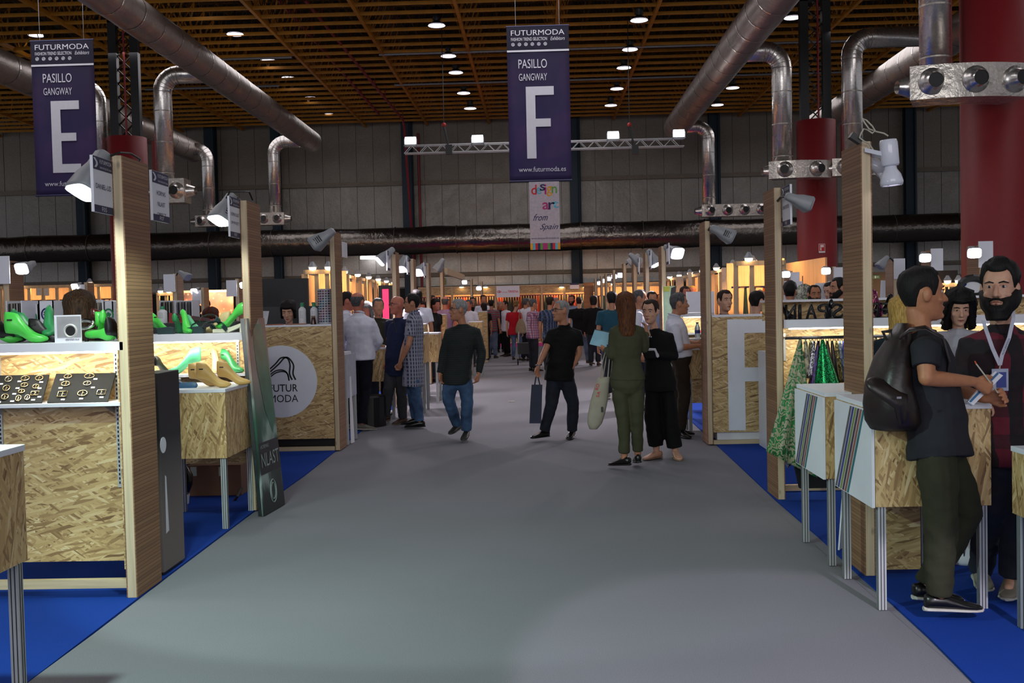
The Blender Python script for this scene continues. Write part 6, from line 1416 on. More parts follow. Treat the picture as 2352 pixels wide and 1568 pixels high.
    # ---- head ----
    ha = math.radians(face if hface is None else hface); hf0 = V3((math.sin(ha), -math.cos(ha), 0)); hr = V3((-math.cos(ha), -math.sin(ha), 0)); hpz = math.radians(hpitch)
    hf = hf0*math.cos(hpz)+Z*math.sin(hpz); hu = Z*math.cos(hpz)-hf0*math.sin(hpz)
    hh = head
    def hp_(x, y, z): return hh+(hr*x+hf*y+hu*z)*hk
    R3 = Matrix((hr, hf, hu)).transposed()
    rings = []
    for z, w, ff, bb in HEADR:
        rg = []
        for j in range(24):
            x, y = hsurf(2*math.pi*j/24, z); rg.append(hp_(x, y, z))
        rings.append(rg)
    body.loft(rings)
    body.limb([neck-Z*.03, hp_(0, -.025, -.07)], [.057*k*(.82 if fem else 1), .052*k*(.82 if fem else 1)])
    body.limb([hp_(0, .080, .022), hp_(0, .096, -.005), hp_(0, .109, -.026)], [.0085*hk, .010*hk, .0125*hk], 10)
    for s in (1, -1):
        body.ell(hp_(s*.012, .094, -.030), .009*hk, .010*hk, .008*hk, R3, 8, 6)
        body.ell(hp_(s*.078, -.008, -.002), .013*hk, .021*hk, .033*hk, R3, 12, 8)
        body.limb([hp_(s*.016, .080, .037), hp_(s*.048, .070, .036)], [.009*hk, .008*hk], 8)
        body.ell(hp_(s*.042, .062, -.026), .022*hk, .018*hk, .018*hk, R3, 10, 6)
    body.ell(hp_(0, .082, -.100), .024*hk, .018*hk, .016*hk, R3, 10, 6)
    body.ell(hp_(0, .088, -.064), .024*hk, .012*hk, .014*hk, R3, 10, 6)
    link_mesh('body', remesh(body, vox, 'body', 1), skin, t)
    near = vox < .0125
    # face parts
    if near:
        for s in (1, -1):
            e = M(); c = hp_(s*.031, .0745, .013); e.ell(c, .0128*hk, .0118*hk, .0085*hk, R3, 12, 8); eo = ob('eye', e, EYEW, t, smooth=True)
            i = M(); i.ell(hp_(s*.031, .0825, .012), .0066*hk, .0042*hk, .0066*hk, R3, 10, 6); ob('iris', i, EYED, eo, smooth=True)
            m = M().limb([hp_(s*.014, .090, .031), hp_(s*.032, .087, .036), hp_(s*.052, .076, .030)], [.0035*hk, .0045*hk, .0025*hk], 8, .7); ob('eyebrow', m, hair[1] if hair and hair[1] not in (HAUB, HBLD, HGRY) else HBRN, t)
            m = M().limb([hp_(s*.018, .086, .019), hp_(s*.032, .088, .0215), hp_(s*.046, .080, .017)], [.0036*hk]*3, 6, .8); ob('upper_lid', m, skin, t)
        ob('lips', M().limb([hp_(-.022, .088, -.064), hp_(-.008, .0965, -.061), hp_(.008, .0965, -.061), hp_(.022, .088, -.064)], [.0025*hk, .0042*hk, .0042*hk, .0025*hk], 8).limb([hp_(-.018, .090, -.068), hp_(0, .096, -.070), hp_(.018, .090, -.068)], [.002*hk, .005*hk, .002*hk], 8), LIP, t, smooth=True)
    # hair
    if hair and hair[0] != 'bald':
        kind, hm = hair[0], hair[1]
        hl = {'short': (.072, .030, -.055, .011), 'quiff': (.068, .040, -.05, .017), 'crop': (.075, .045, -.045, .006), 'recede': (.098, .035, -.05, .009), 'long': (.080, -.05, -.30, .020), 'bob': (.055, -.09, -.10, .022), 'curly': (.06, -.17, -.20, .038), 'pony': (.074, .028, -.05, .010), 'ring': (.200, .025, -.05, .007), 'medium': (.06, .00, -.09, .016)}[kind]
        zf, zs_, zb_, th = hl; zf += .014 if kind == 'quiff' else 0; zf += .012 if kind in ('short', 'crop', 'pony') else 0; NA = 36; NR = 14; outer = []
        dr = kind in ('long', 'bob', 'curly', 'medium')
        for i in range(NR+1):
            rr = []
            for j in range(NA):
                az = 2*math.pi*j/NA; a = abs(((az+math.pi) % (2*math.pi))-math.pi)/math.pi   # 0 front .. 1 back
                if a < .24: z0 = zf+(a/.24)**2*.012*(not dr)
                elif a < .40:
                    u = (a-.24)/.16; u = u*u*(3-2*u); z0 = (zf+.012*(not dr))*(1-u)+(zs_ if dr else zs_-.035)*u
                elif a < .46 or dr and a < .62: z0 = zs_ if dr else zs_-.035
                elif a < .60: u = min(1, (a-.46)/.05); z0 = zs_-.035*(1-u)
                else: u = min(1, (a-.60)/.12); z0 = zs_*(1-u)+zb_*u
                if kind == 'ring': z0 = min(z0, .06)
                ztop = .118 if kind != 'ring' else (.03 if a < .4 else .062)
                u = (i/NR)**.8; z = ztop+(z0-ztop)*u
                x, y = hsurf(az, z, dr); nzv = noise.noise(V3((x*40, y*40, z*25)))*.35+noise.noise(V3((x*15, y*15, z*10)))*.4; e = th*(1+nzv)*(1 if i < NR else .4)
                if kind == 'curly': e *= 1+.35*math.sin(j*3)*math.sin(i*2.2)
                e *= (1 if dr and a > .3 else max(.12, min(1, (1-u)*2.6)))
                L_ = math.hypot(x, y)+1e-6; zz_ = z+(e*.8 if u < .25 else e*.3*(1-u))
                if kind == 'ring' and a < .38: e = -.004
                if kind == 'quiff' and a < .3 and u < .7: zz_ += th*.7
                eh = e*min(1, u*3.5+.1); zz_ += th*(1.0 if kind == 'quiff' else .45)*max(0, 1-u*1.6)
                rr.append(hp_(x+x/L_*eh, y+y/L_*eh, zz_))
            outer.append(rr)
        inner = []
        for i in (NR, NR//2, 2):
            rr = []
            for j in range(NA):
                p = outer[i][j]; c = hp_(0, -.01, .0 if not dr else -.0); d = (p-hh); d = d-hu*d.dot(hu); rr.append(p-d.normalized()*(min(th, .012)*hk+.006))
            inner.append(rr)
        m = M(); m.loft(outer+inner, True)
        ob('hair', m, hm, t, smooth=True)
        if kind == 'pony': ob('hair_bun', M().ell(hp_(0, -.125, -.0), .03, .035, .03), hm, t, smooth=True)
    if beard:
        m = M(); rows = []
        for i in range(8):
            u = i/7; rr = []
            for j in range(21):
                az = math.radians(-105+210*j/20); a = abs(az)/math.radians(105); zt_ = (-.045 if a < .25 else -.045+(a-.25)*.085); zbm = -.135-beard*.6 if a < .55 else (-.135-beard*.6)+(a-.55)*.24
                z = zt_+(zbm-zt_)*u; x, y = hsurf(az, max(z, -.112)); L_ = math.hypot(x, y)+1e-6; e = (.006+beard*(.5+.6*u)) if 0 < i else .002
                if a < .22 and -.075 < z < -.055: e = -.004
                rr.append(hp_(x+x/L_*e, y+y/L_*e, z))
            rows.append(rr)
        back = [[p-(p-hh).normalized()*.02 for p in rr] for rr in rows[::-1]]
        m.loft(rows+back, True, False); ob('beard', m, HBLK, t, smooth=True)
        ob('moustache', M().limb([hp_(-.030, .086, -.056), hp_(-.012, .100, -.046), hp_(.012, .100, -.046), hp_(.030, .086, -.056)], [.004, .0065, .0065, .004], 8), HBLK, t, smooth=True)
    if glasses:
        m = M()
        for s in (1, -1):
            P4 = [hp_(s*.031+.022*a, .098, .012+.016*b) for a, b in ((-1, .8), (1, .9), (1, -.9), (-1, -.9), (-1, .8))]; m.tube(P4, .0022*hk, 6); m.tube([hp_(s*.053, .096, .022), hp_(s*.076, .06, .02), hp_(s*.080, -.01, .015)], .0022*hk, 6)
        m.tube([hp_(-.009, .1, .02), hp_(.009, .1, .02)], .0022*hk, 6); ob('glasses', m, BLACK, t)
    # ---- clothes ----
    cv = max(.009, vox*1.1)
    if top and top[0]:
        m = M(); torso(m, .018*k, hemt-.001, .95)
        m.tube([neck-Z*.06, neck-Z*.01, neck+Z*(.012 if not collar else .028)-f*.004], [.085*k*(.85 if fem else 1), .076*k*(.85 if fem else 1), .070*k*(.85 if fem else 1)], 18)
        sl = {'short': .62, 'long': 2.0, 'elbow': 1.15, 'roll': 1.35, 'none': .05}[top[0]]
        for sn in 'RL':
            sh, el, wr = P['sh'+sn], P['el'+sn], P['wr'+sn]; a = .9 if fem else 1.0; off = .018
            m.limb([neck-Z*.012, neck.lerp(sh, .45)-Z*.018, neck.lerp(sh, .85)-Z*.008], [.060*k*a, .058*k*a, .062*k*a])
            if sl <= 1: q = sh.lerp(el, sl); m.tube([neck.lerp(sh, .6)-Z*.015, sh, sh.lerp(el, sl*.5), q], [.06*k*a, .071*k*a, .068*k*a, .068*k*a], 16)
            else:
                q = el.lerp(wr, min(.96, sl-1)); m.limb([neck.lerp(sh, .6)-Z*.015, sh, sh.lerp(el, .4), el], [.058*k*a, .069*k*a, .063*k*a, .055*k*a]); m.tube([el, el.lerp(q, .35), q], [.055*k*a, .053*k*a, .040*k*a], 14)
        link_mesh(topname, remesh(m, cv, 'top', 2), top[1], t, disp=.007)
        if collar:
            ob('collar', M().torus(neck+Z*.026+f*.002, r, (f*.9-Z*.25).normalized(), .070*k, .011*k, 24, 6, 1, .95), top[1], t, smooth=True)
    if legs:
        m = M(); torso(m, .010*k, -.35, .19)
        for sn in 'RL':
            hp, kn, an = P['hip'+sn], P['kn'+sn], P['an'+sn]; q = kn.lerp(an, hem)
            lw = 1.0 if fem else 1.12
            m.limb([hp, hp.lerp(kn, .45), kn], [.080*k*build, .086*k*lw, .070*k*lw*max(1, legflare*.95)]); m.tube([kn, kn.lerp(an, .35), q], [.070*k*lw*max(1, legflare*.95), .067*k*lw*legflare, .058*k*lw*legflare], 16)
        link_mesh(legname, remesh(m, cv, 'legs', 2), legs, t, disp=.008)
    if shoe:
        for sn in 'RL':
            an, to = P['an'+sn], P['to'+sn]; d = to-an; d2 = d.normalized(); fl = 1 if abs(d2.z) < .75 else 0
            hd = V3((d.x, d.y, 0)).normalized() if fl else d2; up = Z if fl else (V3(f)).normalized()
            pit = (to.z-an.z+.055*k)*.9 if fl else 0
            sd = hd.cross(up).normalized(); up = sd.cross(hd).normalized()
            base = an-Z*(.075*k)+Z*0 if fl else an
            if fl: base.z = max(pos.z-sit+.0, base.z); 
            u_ = (hd+Z*min(0, (to.z-an.z+.06*k)*2.5)).normalized() if fl else hd
            def shp(st, zoff=0):
                rings = []
                for x, w, h0, h1 in st:
                    c = base+u_*x*k; rings.append([c+sd*w*k*math.cos(a)+up*((h0+h1)/2+(h1-h0)/2*math.sin(a)+zoff)*k for a in [2*math.pi*j/16 for j in range(16)]])
                return rings
            U = [(-.075, .012, .015, .06), (-.068, .030, .01, .082), (-.03, .036, .008, .092), (.02, .038, .008, .090), (.07, .041, .008, .072), (.12, .046, .008, .052), (.165, .044, .008, .042), (.195, .030, .01, .034), (.208, .010, .014, .024)]
            S = [(-.08, .016, 0, .02), (-.07, .034, 0, .022), (-.03, .040, 0, .022), (.03, .039, 0, .02), (.12, .050, 0, .02), (.17, .047, 0, .02), (.20, .032, 0, .02), (.214, .010, .003, .018)]
            so = ob(shoekind, M().loft(shp(U)), shoe[0], t, smooth=True)
            ob('sole', M().loft(shp(S)), shoe[1], so, smooth=False)
    t['_'] = 0; del t['_']
    return t, P, dict(neck=neck, head=head, pel=pel, hp=hp_, f=f, r=r)
def cl(n, h): return cloth(n, h)
BSH = (pm('shoe_black', '0c0b0b', .3), pm('sole_black', '121212', .6)); BRS = (pm('shoe_brown', '3a2418', .5), pm('sole_tan', '6a5a48', .6)); GRS = (pm('shoe_grey', '6e6a60', .6), pm('sole_white', 'b8b4ac', .5))
BWS = (pm('shoe_black', '0c0b0b', .3), pm('sole_white', 'b8b4ac', .5))

# A backpack man
g = G(2150, 1418)
A, P, D = person((g.x, g.y, 0), 1.76, 88, 'man in dark grey T-shirt and olive trousers wearing a backpack and writing on a pad',
    dict(pelvis=(2152, 1000), neck=(2118, 768), head=(2118, 676), shR=(2128, 800, -.19), shL=(2118, 800, .19), elR=(2128, 868, -.21), wrR=(2236, 876, -.12), haR=(2290, 900, -.1), elL=(2170, 885, .2), wrL=(2262, 915, .05), haL=(2300, 905, 0),
         hipR=(2150, 1010, -.09), hipL=(2158, 1010, .09), knR=(2160, 1190, -.09), anR=(2158, 1368, -.05), toR=(2235, 1400, -.05), knL=(2222, 1178, .12), anL=(2128, 1345, .2), toL=(2170, 1392, .22)),
    hface=92, skin=SKD, hair=('short', HBLK), top=('short', cl('charcoal', '25262b')), topname='tshirt', legs=cl('olive_dark', '2e2f20'), shoe=BWS, vox=.006, curl=38, hs=1.07, belly=.02, build=1.03, kneef=1)
# backpack
LEA = pm('brown_leather', '1e1513', .38, var=.25, scale=7, bump=.4, bscale=14)
b = thing('backpack', W(2045, 985, g.y+.05), 'dark brown leather backpack on the back of the man in the grey T-shirt', 'backpack')
m = M(); rr = []
for py, cx, hw, dp in ((742, 2072, 12, .03), (775, 2066, 24, .07), (820, 2050, 36, .11), (880, 2040, 46, .13), (930, 2045, 56, .14), (965, 2050, 58, .13), (984, 2052, 50, .09)):
    c = W(cx, py, g.y-.02); w = hw/FPX*g.y; rr.append([c+V3((w*math.copysign(abs(math.cos(a))**.8, math.cos(a)), dp*1.35*math.sin(a), 0)) for a in [2*math.pi*j/20 for j in range(20)]])
ob('bag', m.loft(rr), LEA, b, smooth=True)
ob('front_pocket', M().limb([W(2012, 885, g.y-.17), W(2070, 920, g.y-.20), W(2075, 955, g.y-.17)], [.05, .06, .05], 12, .5), LEA, b, smooth=True)
ob('zip_pull', M().bx(W(2065, 913, g.y-.27), (.022, .004, .01)), CHROME, b)
ob('shoulder_strap', M().tube([W(2068, 775, g.y-.13), W(2090, 757, g.y-.17), W(2125, 752, g.y-.20), W(2165, 775, g.y-.19), W(2180, 830, g.y-.17), W(2170, 890, g.y-.14)], .022, 10, True, .3), LEA, b, smooth=True)
ob('grab_loop', M().tube([W(2050, 760, g.y), W(2028, 762, g.y), W(2036, 780, g.y), W(2055, 782, g.y)], .014, 8, True, .4), LEA, b)
n_ = thing('notepad', W(2255, 905, g.y-.1), 'blue and white notepad in the hands of the backpack man', 'notepad'); ob('pages', M().slab([W(2223, 922, g.y-.12), W(2236, 930, g.y-.12), W(2304, 862, g.y-.02), W(2286, 852, g.y-.02)], .02), WHITE, n_); ob('blue_stripe', M().slab([W(2226, 921, g.y-.122), W(2230, 924, g.y-.122), W(2294, 858, g.y-.022), W(2290, 855, g.y-.022)], -.002), pm('stripe_blue', '3a6c9a', .5), n_)
n_ = thing('pen', W(2255, 845, g.y-.12), 'slim silver pencil with orange tip in the right hand of the backpack man', 'pen'); ob('barrel', M().tube([W(2242, 835, g.y-.14), W(2264, 864, g.y-.13), W(2292, 902, g.y-.1)], .0035, 8), pm('pen_silver', 'b8b0a0', .3), n_); ob('tip', M().tube([W(2239, 829, g.y-.14), W(2242, 835, g.y-.14)], [.003, .0038], 8), pm('orange_tip', 'd8502c', .5), n_)
# B bearded man
g = G(2322, 1368); gy = g.y+.05
B_, P, D = person((W(2300, 1000, gy).x, gy, 0), 1.80, 0, 'bearded man in dark red plaid shirt with white lanyard, facing the backpack man',
    dict(pelvis=(2312, 1010), neck=(2300, 752), head=(2296, 664, -.04), shR=(2218, 790, .05), shL=(2388, 790, .05), elR=(2205, 885, .12), wrR=(2232, 915, -.03), haR=(2275, 925, -.08), elL=(2400, 900, .05), wrL=(2372, 1000, 0),
         hipR=(2288, 1020, 0), hipL=(2336, 1020, 0), knR=(2282, 1165, -.05), anR=(2250, 1310, .25), toR=(2262, 1358, .10), knL=(2336, 1180, -.08), anL=(2322, 1325, -.02), toL=(2312, 1366, -.22)),
    hface=-33, skin=SKF, hair=('quiff', HBLK), top=('long', plaid('plaid_wine', srgb('1c0a12'), srgb('66122a'), srgb('0a0a12'), 7, 6, .45)), topname='shirt', legs=JEAND, legname='jeans', shoe=(pm('sneaker_taupe', '7a7466', .7), pm('sole_pale', 'a8a8a0', .5)), vox=.006, beard=.024, curl=30, hs=1.07)
LAN = pm('lanyard_white', 'b9bccc', .6)
o = thing('lanyard', W(2298, 850, gy-.16), 'white lanyard with conference badge on the bearded man', 'lanyard')
def strip(pts, w, mat, par, name='strap'):
    v = []; P_ = [V3(p) for p in pts]
    for i, p in enumerate(P_):
        tg = (P_[min(i+1, len(P_)-1)]-P_[max(i-1, 0)]).normalized(); sdv = tg.cross(V3((0, 1, 0))).normalized(); v += [p+sdv*w/2, p-sdv*w/2]
    v += [p+V3((0, .003, 0)) for p in v]; n = len(P_); k2 = 2*n; fs = []
    for i in range(n-1): a = 2*i; fs += [(a, a+1, a+3, a+2), (k2+a+2, k2+a+3, k2+a+1, k2+a), (a, a+2, k2+a+2, k2+a), (a+1, k2+a+1, k2+a+3, a+3)]
    return ob(name, M().add(v, fs), mat, par)
yl = gy-.155
strip([W(2258, 735, gy-.085), W(2266, 760, gy-.135), W(2280, 800, yl), W(2297, 838, yl-.01)], .02, LAN, o); strip([W(2326, 700, gy-.06), W(2328, 730, gy-.11), W(2318, 775, yl), W(2302, 815, yl-.01), W(2297, 838, yl-.01)], .02, LAN, o)
text(o, 'FUTURMODA', W(2311, 795, yl-.012), W(2318, 775, yl)-W(2302, 815, yl), V3((-1, 0, .4)), .09, .008, NAVYP)
ob('clip', M().tube([W(2297, 838, yl-.012), W(2296, 848, yl-.012)], .004, 6), CHROME, o)
bd = ob('badge', M().bx(W(2297, 872, yl-.012), (.085, .003, .115)), pm('badge_pouch', 'a4acc4', .2), o); ob('badge_print', M().bx(W(2300, 872, yl-.016), (.05, .002, .08)), pm('badge_blue', '2c3c88', .5), bd)
# C olive woman
g = G(1445, 1078)
C_, P, D = person((g.x, g.y, 0), 1.66, 185, 'woman with long auburn hair in an olive green jumpsuit holding a light blue folder',
    dict(pelvis=(1441, 872), neck=(1438, 742), head=(1437, 703), shL=(1408, 757), shR=(1472, 757), elL=(1406, 816, -.02), wrL=(1392, 803, .16), haL=(1380, 796, .2), elR=(1480, 800, .05), wrR=(1484, 765, .25), haR=(1484, 748, .28),
         hipL=(1422, 878), hipR=(1458, 878), knL=(1432, 962), knR=(1463, 962), anL=(1434, 1052, 0), anR=(1465, 1046, .1), toL=(1404, 1072, .12), toR=(1462, 1068, .3)),
    fem=True, hair=('long', HAUB), skin=SK, top=('long', cl('olive_suit', '41422f')), topname='jumpsuit_top', legs=cl('olive_suit', '41422f'), legname='jumpsuit_legs', shoe=BSH, hemt=-.02, vox=.009, hem=.86, build=1.02, curl=22, legflare=.95)
yc = g.y
o = thing('folder', W(1378, 782, yc+.2), 'light blue folder held by the woman in olive', 'folder'); ob('cover', M().slab([W(1354, 790, yc+.2), W(1400, 801, yc+.16), W(1400, 764, yc+.18), W(1366, 757, yc+.22)], .012), pm('folder_blue', '7fb0c4', .5), o)
ob('edge', M().slab([W(1366, 757, yc+.219), W(1400, 764, yc+.179), W(1400, 762.5, yc+.179), W(1366, 755.5, yc+.219)], .014), BLACK, o); ob('printed_mark', M().bx(W(1395, 794, yc+.155), (.012, .003, .025)), NAVYP, o)
o = thing('tote_bag', W(1372, 985, yc+.05), 'cream cotton tote bag hanging from the arm of the woman in olive', 'bag'); rr = []
for py, c, hw in ((866, 1388, 14), (880, 1384, 16), (920, 1376, 20), (950, 1370, 20), (972, 1366, 17), (985, 1363, 9)):
    q = W(c, py, yc+.05); w = hw/FPX*yc; rr.append([q+V3((w*math.cos(a), .045*math.sin(a), 0)) for a in [2*math.pi*j/16 for j in range(16)]])
TOTE = pm('tote_cotton', '9c9686', .8, var=.08); ob('bag', M().loft(rr), TOTE, o, smooth=True)
for dx, e in ((0, -.03), (7, .03)): ob('handle', M().tube([W(1378+dx, 868, yc+.05+e), W(1384+dx, 830, yc+.06+e), W(1391+dx*.5, 806, yc+.1+e), W(1400+dx, 822, yc+.06+e), W(1396+dx, 868, yc+.05+e)], .006, 6), TOTE, o)
m = W(1378, 895, yc-.01); text(o, 'RO', W(1372, 888, yc+.005), (.3, 0, 1), (-1, 0, .3), .06, .03, pm('ink_red', 'a81c28', .5)); text(o, 'SA', W(1374, 905, yc+.004), (.3, 0, 1), (-1, 0, .3), .06, .03, pm('ink_red', 'a81c28', .5)); ob('tag', M().bx(W(1383, 940, yc+.0), (.02, .006, .05)), BLACK, o)
# D woman in black
g = G(1520, 1052)
D_, P, D = person((g.x, g.y, 0), 1.64, -25, 'woman in black with hair tied back and beige sandals talking to the woman in olive',
    dict(pelvis=(1515, 872), neck=(1505, 758), head=(1494, 716, -.04), shR=(1482, 772), shL=(1541, 770, .02), elR=(1487, 812, -.02), wrR=(1490, 768, -.14), haR=(1482, 748, -.17), elL=(1548, 818, 0), wrL=(1508, 815, -.18), haL=(1490, 806, -.2),
         hipR=(1498, 880), hipL=(1532, 880), knR=(1500, 955), knL=(1538, 958), anR=(1508, 1037), anL=(1552, 1040), toR=(1490, 1052, -.08), toL=(1557, 1058, -.1)),
    hface=-28, hpitch=-5, fem=True, skin=SKF, hair=('pony', HBRN), top=('long', cl('black_knit', '0c0c0d')), topname='sweater', legs=cl('black_wide', '0a0a0b'), shoe=(skinmat('skin_fair', 'c99a80'), pm('sandal_sole', '8a7058', .6)), vox=.009, hem=.84, legflare=1.45, curl=25, hemt=-.22, shoekind='sandal')
ob('watch', M().torus(P['wrR'].lerp(P['elR'], .12), X, Y_, .032, .007, 18, 6), CHROME, D_, label='silver wrist watch')
o = thing('notebook', W(1497, 803, g.y-.22), 'open white notebook in the hand of the woman in black', 'notebook'); ob('pages', M().slab([W(1478, 799, g.y-.24), W(1506, 800, g.y-.26), W(1514, 817, g.y-.2), W(1511, 820, g.y-.2)], .01), WHITE, o); ob('cover', M().slab([W(1478, 801, g.y-.23), W(1504, 803, g.y-.25), W(1508, 822, g.y-.2), W(1480, 822, g.y-.2)], .008), BLACK, o)
# E black polo man
g = G(1275, 1010)
E_, P, D = person((g.x, g.y, 0), 1.68, -48, 'grey haired man with glasses in a black polo walking with a navy bag',
    dict(pelvis=(1286, 852), neck=(1296, 752), head=(1288, 714, -.03), shR=(1262, 765, -.02), shL=(1331, 764, .05), elR=(1252, 806, -.08), wrR=(1236, 841, -.12), haR=(1233, 862, -.12), elL=(1330, 812, .02), wrL=(1310, 850, -.1), haL=(1300, 868, -.12),
         knR=(1267, 925, -.06), anR=(1250, 990, .0), toR=(1222, 1004, -.12), knL=(1316, 925, .05), anL=(1314, 990, .15), toL=(1308, 1006, .02)),
    hface=-62, skin=SK, hair=('crop', HGRY), glasses=True, top=('short', cl('black_polo', '0d0d0e')), topname='polo_shirt', legs=JEAND, legname='jeans', shoe=BSH, vox=.009, collar=True, belly=.03, build=1.08, hemt=-.22)
ob('watch', M().torus(P['wrR'].lerp(P['elR'], .1), X, Y_, .034, .008, 18, 6), CHROME, E_, label='silver wrist watch')
o = thing('carrier_bag', W(1231, 974, g.y-.12), 'navy fabric carrier bag in the hand of the man in the black polo', 'bag'); zy = g.y-.12
rr = [[W(px, py, zy+dy) for px, dy in ((a, -.06), (b_, -.06), (b_, .06), (a, .06))] for a, b_, py in ((1221, 1246, 883), (1219, 1245, 910), (1217, 1244, 945), (1216, 1243, 972))]
NB = pm('navy_bag', '101a38', .6, var=.2, scale=6); ob('bag', M().loft(rr), NB, o); ob('handle', M().tube([W(1228, 884, zy), W(1231, 866, zy), W(1235, 862, zy), W(1240, 884, zy)], .008, 6, True, .4), NB, o)
# F green sweater man
g = G(1055, 1012)
F_, P, Dd = person((g.x, g.y, 0), 1.70, -22, 'grey haired man with glasses in a dark green striped sweater and blue jeans',
    dict(pelvis=(1050, 858), neck=(1064, 748), head=(1053, 712, -.03), shR=(1027, 762, -.02), shL=(1097, 760, .03), elR=(1019, 812, .0), wrR=(1010, 858, -.05), haR=(1013, 878, -.06), elL=(1107, 810, .02), wrL=(1099, 858, -.05), haL=(1096, 878, -.07),
         hipR=(1036, 862), hipL=(1066, 862), knR=(1030, 918, -.05), anR=(1050, 975, .18), toR=(1034, 1000, .0), knL=(1073, 918, -.04), anL=(1071, 990, .0), toL=(1066, 1013, -.15)),
    hface=-72, skin=SK, hair=('short', HGRY), glasses=True, top=('long', stripes('green_stripe', srgb('17221f'), srgb('0a1012'), 40)), topname='sweater', legs=JEAN, legname='jeans', shoe=(pm('shoe_grey_dark', '22201e', .6), pm('sole_dark_grey', '3c3a38', .6)), vox=.009, build=1.0)
# G checked shirt man
g = G(950, 982)
person((g.x, g.y, 0), 1.70, -75, 'man with black hair and short sleeved blue and white checked shirt, seen from the side',
    dict(pelvis=(950, 848), neck=(952, 718), head=(946, 697, -.02), shL=(952, 738, -.17), shR=(950, 738, .17), elL=(938, 792, -.2), wrL=(920, 832, -.12), haL=(917, 852, -.05), elR=(930, 792, .17), wrR=(918, 835, .03),
         anL=(964, 968, -.08), knL=(955, 905, -.08), toL=(938, 980, -.08), anR=(955, 962, .1), toR=(920, 974, .1)),
    hface=-88, skin=SK, hair=('short', HBLK), glasses=True, top=('short', plaid('check_blue', srgb('28304c'), srgb('9a9caa'), srgb('8c8fa0'), 26, 20, .4)), legs=JEAN, legname='jeans', shoe=BSH, vox=.010, belly=.02, collar=True, hemt=-.30)
# H navy bald
g = G(890, 974)
hB, P, Dd = person((W(912, 850, g.y).x, g.y, 0), 1.72, -40, 'bald man with glasses in a navy polo and grey trousers beside the checked shirt man',
    dict(pelvis=(912, 840), head=(912, 701, -.03), neck=(915, 735), knR=(893, 890, -.1), anR=(885, 955, -.05), toR=(860, 972, -.15), anL=(925, 960, .1), toL=(912, 974, 0)),
    hface=-62, skin=SKR, hair=('bald', HBRN), glasses=True, top=('short', cl('navy_polo', '1a2340')), topname='polo_shirt', legs=cl('grey_trouser', '34363a'), shoe=BRS, vox=.010, collar=True, belly=.03)
ob('bag_strap', M().tube([W(905, 735, g.y-.08), W(912, 760, g.y-.14), W(925, 790, g.y-.14), W(938, 810, g.y-.1)], .014, 8, True, .3), BLACK, hB)
# I white shirt bald man from back
g = G(828, 988)
person((g.x, g.y, 0), 1.76, 160, 'bald man in a white shirt and navy trousers seen from behind at the left stands',
    dict(pelvis=(828, 815), neck=(824, 722), head=(822, 694), shL=(794, 738), shR=(856, 738), elR=(872, 782, .05), wrR=(862, 802, .22), elL=(786, 785, .1), wrL=(795, 800, .25), knL=(812, 895), knR=(838, 895, .02), anL=(812, 972), anR=(830, 974), toR=(846, 988, .05), toL=(800, 984, .15)),
    skin=SKR, hair=('ring', HSP), top=('long', cl('white_shirt', 'd2d4e2')), legs=cl('navy_trouser', '14161f'), shoe=GRS, vox=.010, build=1.12, collar=True, belly=.02, hemt=-.13)
g = G(800, 975)
person((W(797, 900, g.y).x, g.y, 0), 1.74, 100, 'dark haired man in a white shirt half hidden by the third left post', dict(head=(797, 692), neck=(794, 716)), hface=110, skin=SKR, hair=('short', HBLK), top=('long', cl('white_shirt', 'd2d4e2')), legs=cl('navy_trouser', '14161f'), shoe=BSH, vox=.012, hemt=-.13)
# K
g = G(1568, 1003)
person((g.x, g.y, 0), 1.74, 88, 'grey haired man in white shirt and brown trousers with both hands on a counter',
    dict(pelvis=(1562, 820), neck=(1548, 728), head=(1560, 698), shR=(1550, 748, -.16), shL=(1552, 748, .16), elR=(1560, 798, -.2), wrR=(1604, 794, -.12), haR=(1624, 796, -.1), elL=(1568, 785, .2), wrL=(1600, 787, .1), haL=(1618, 788, .1), knR=(1572, 905, -.06), anR=(1562, 988, -.02), toR=(1572, 1002, -.1), knL=(1560, 905, .1), anL=(1556, 985, .15)),
    hface=92, skin=SK, hair=('short', HSP), top=('elbow', cl('white_shirt', 'd2d4e2')), legs=cl('brown_trouser', '30271e'), shoe=BSH, vox=.010, collar=True, hemt=-.05, belly=.02, curl=10)
# --- mid and far people: (foot px, foot py or depth, H, face, label, kwargs)
def pers(px, ht, Yd, H, face, label, **kw):
    """px: head centre column, ht: head-top row, depth; base set so the head top lands on the ray"""
    a = W(px, ht, Yd); z0 = a.z-H; kw.setdefault('vox', .018 if Yd > 18 else .0125)
    return person((a.x, Yd, 0), H, face, label, sit=-z0 if z0 < -.03 else 0, **kw) if z0 < -.03 else person((a.x, Yd, 0), a.z, face, label, **kw)
S_ = lambda n, h, sl='short': (sl, cl(n, h))
pers(1405, 672, 17.6, 1.70, 170, 'black haired person in a teal T-shirt seen from behind, beside the woman in olive', skin=SK, hair=('short', HBLK), top=S_('teal', '1f4a5a'), legs=JEAND, shoe=GRS, vox=.0125)
pers(1465, 668, 15.5, 1.74, 80, 'balding man in profile in a white shirt between the two women', skin=SK, hair=('recede', HSP), top=S_('white_shirt', 'b4b6c6'), legs=JEAND, shoe=BSH)
pers(1496, 672, 17.8, 1.74, 10, 'dark haired man behind the woman in black, mostly hidden', skin=SK, hair=('short', HBRN), top=S_('pale_blue', '8a94b0', 'long'), legs=JEAND, shoe=BSH)
g = G(1340, 838)
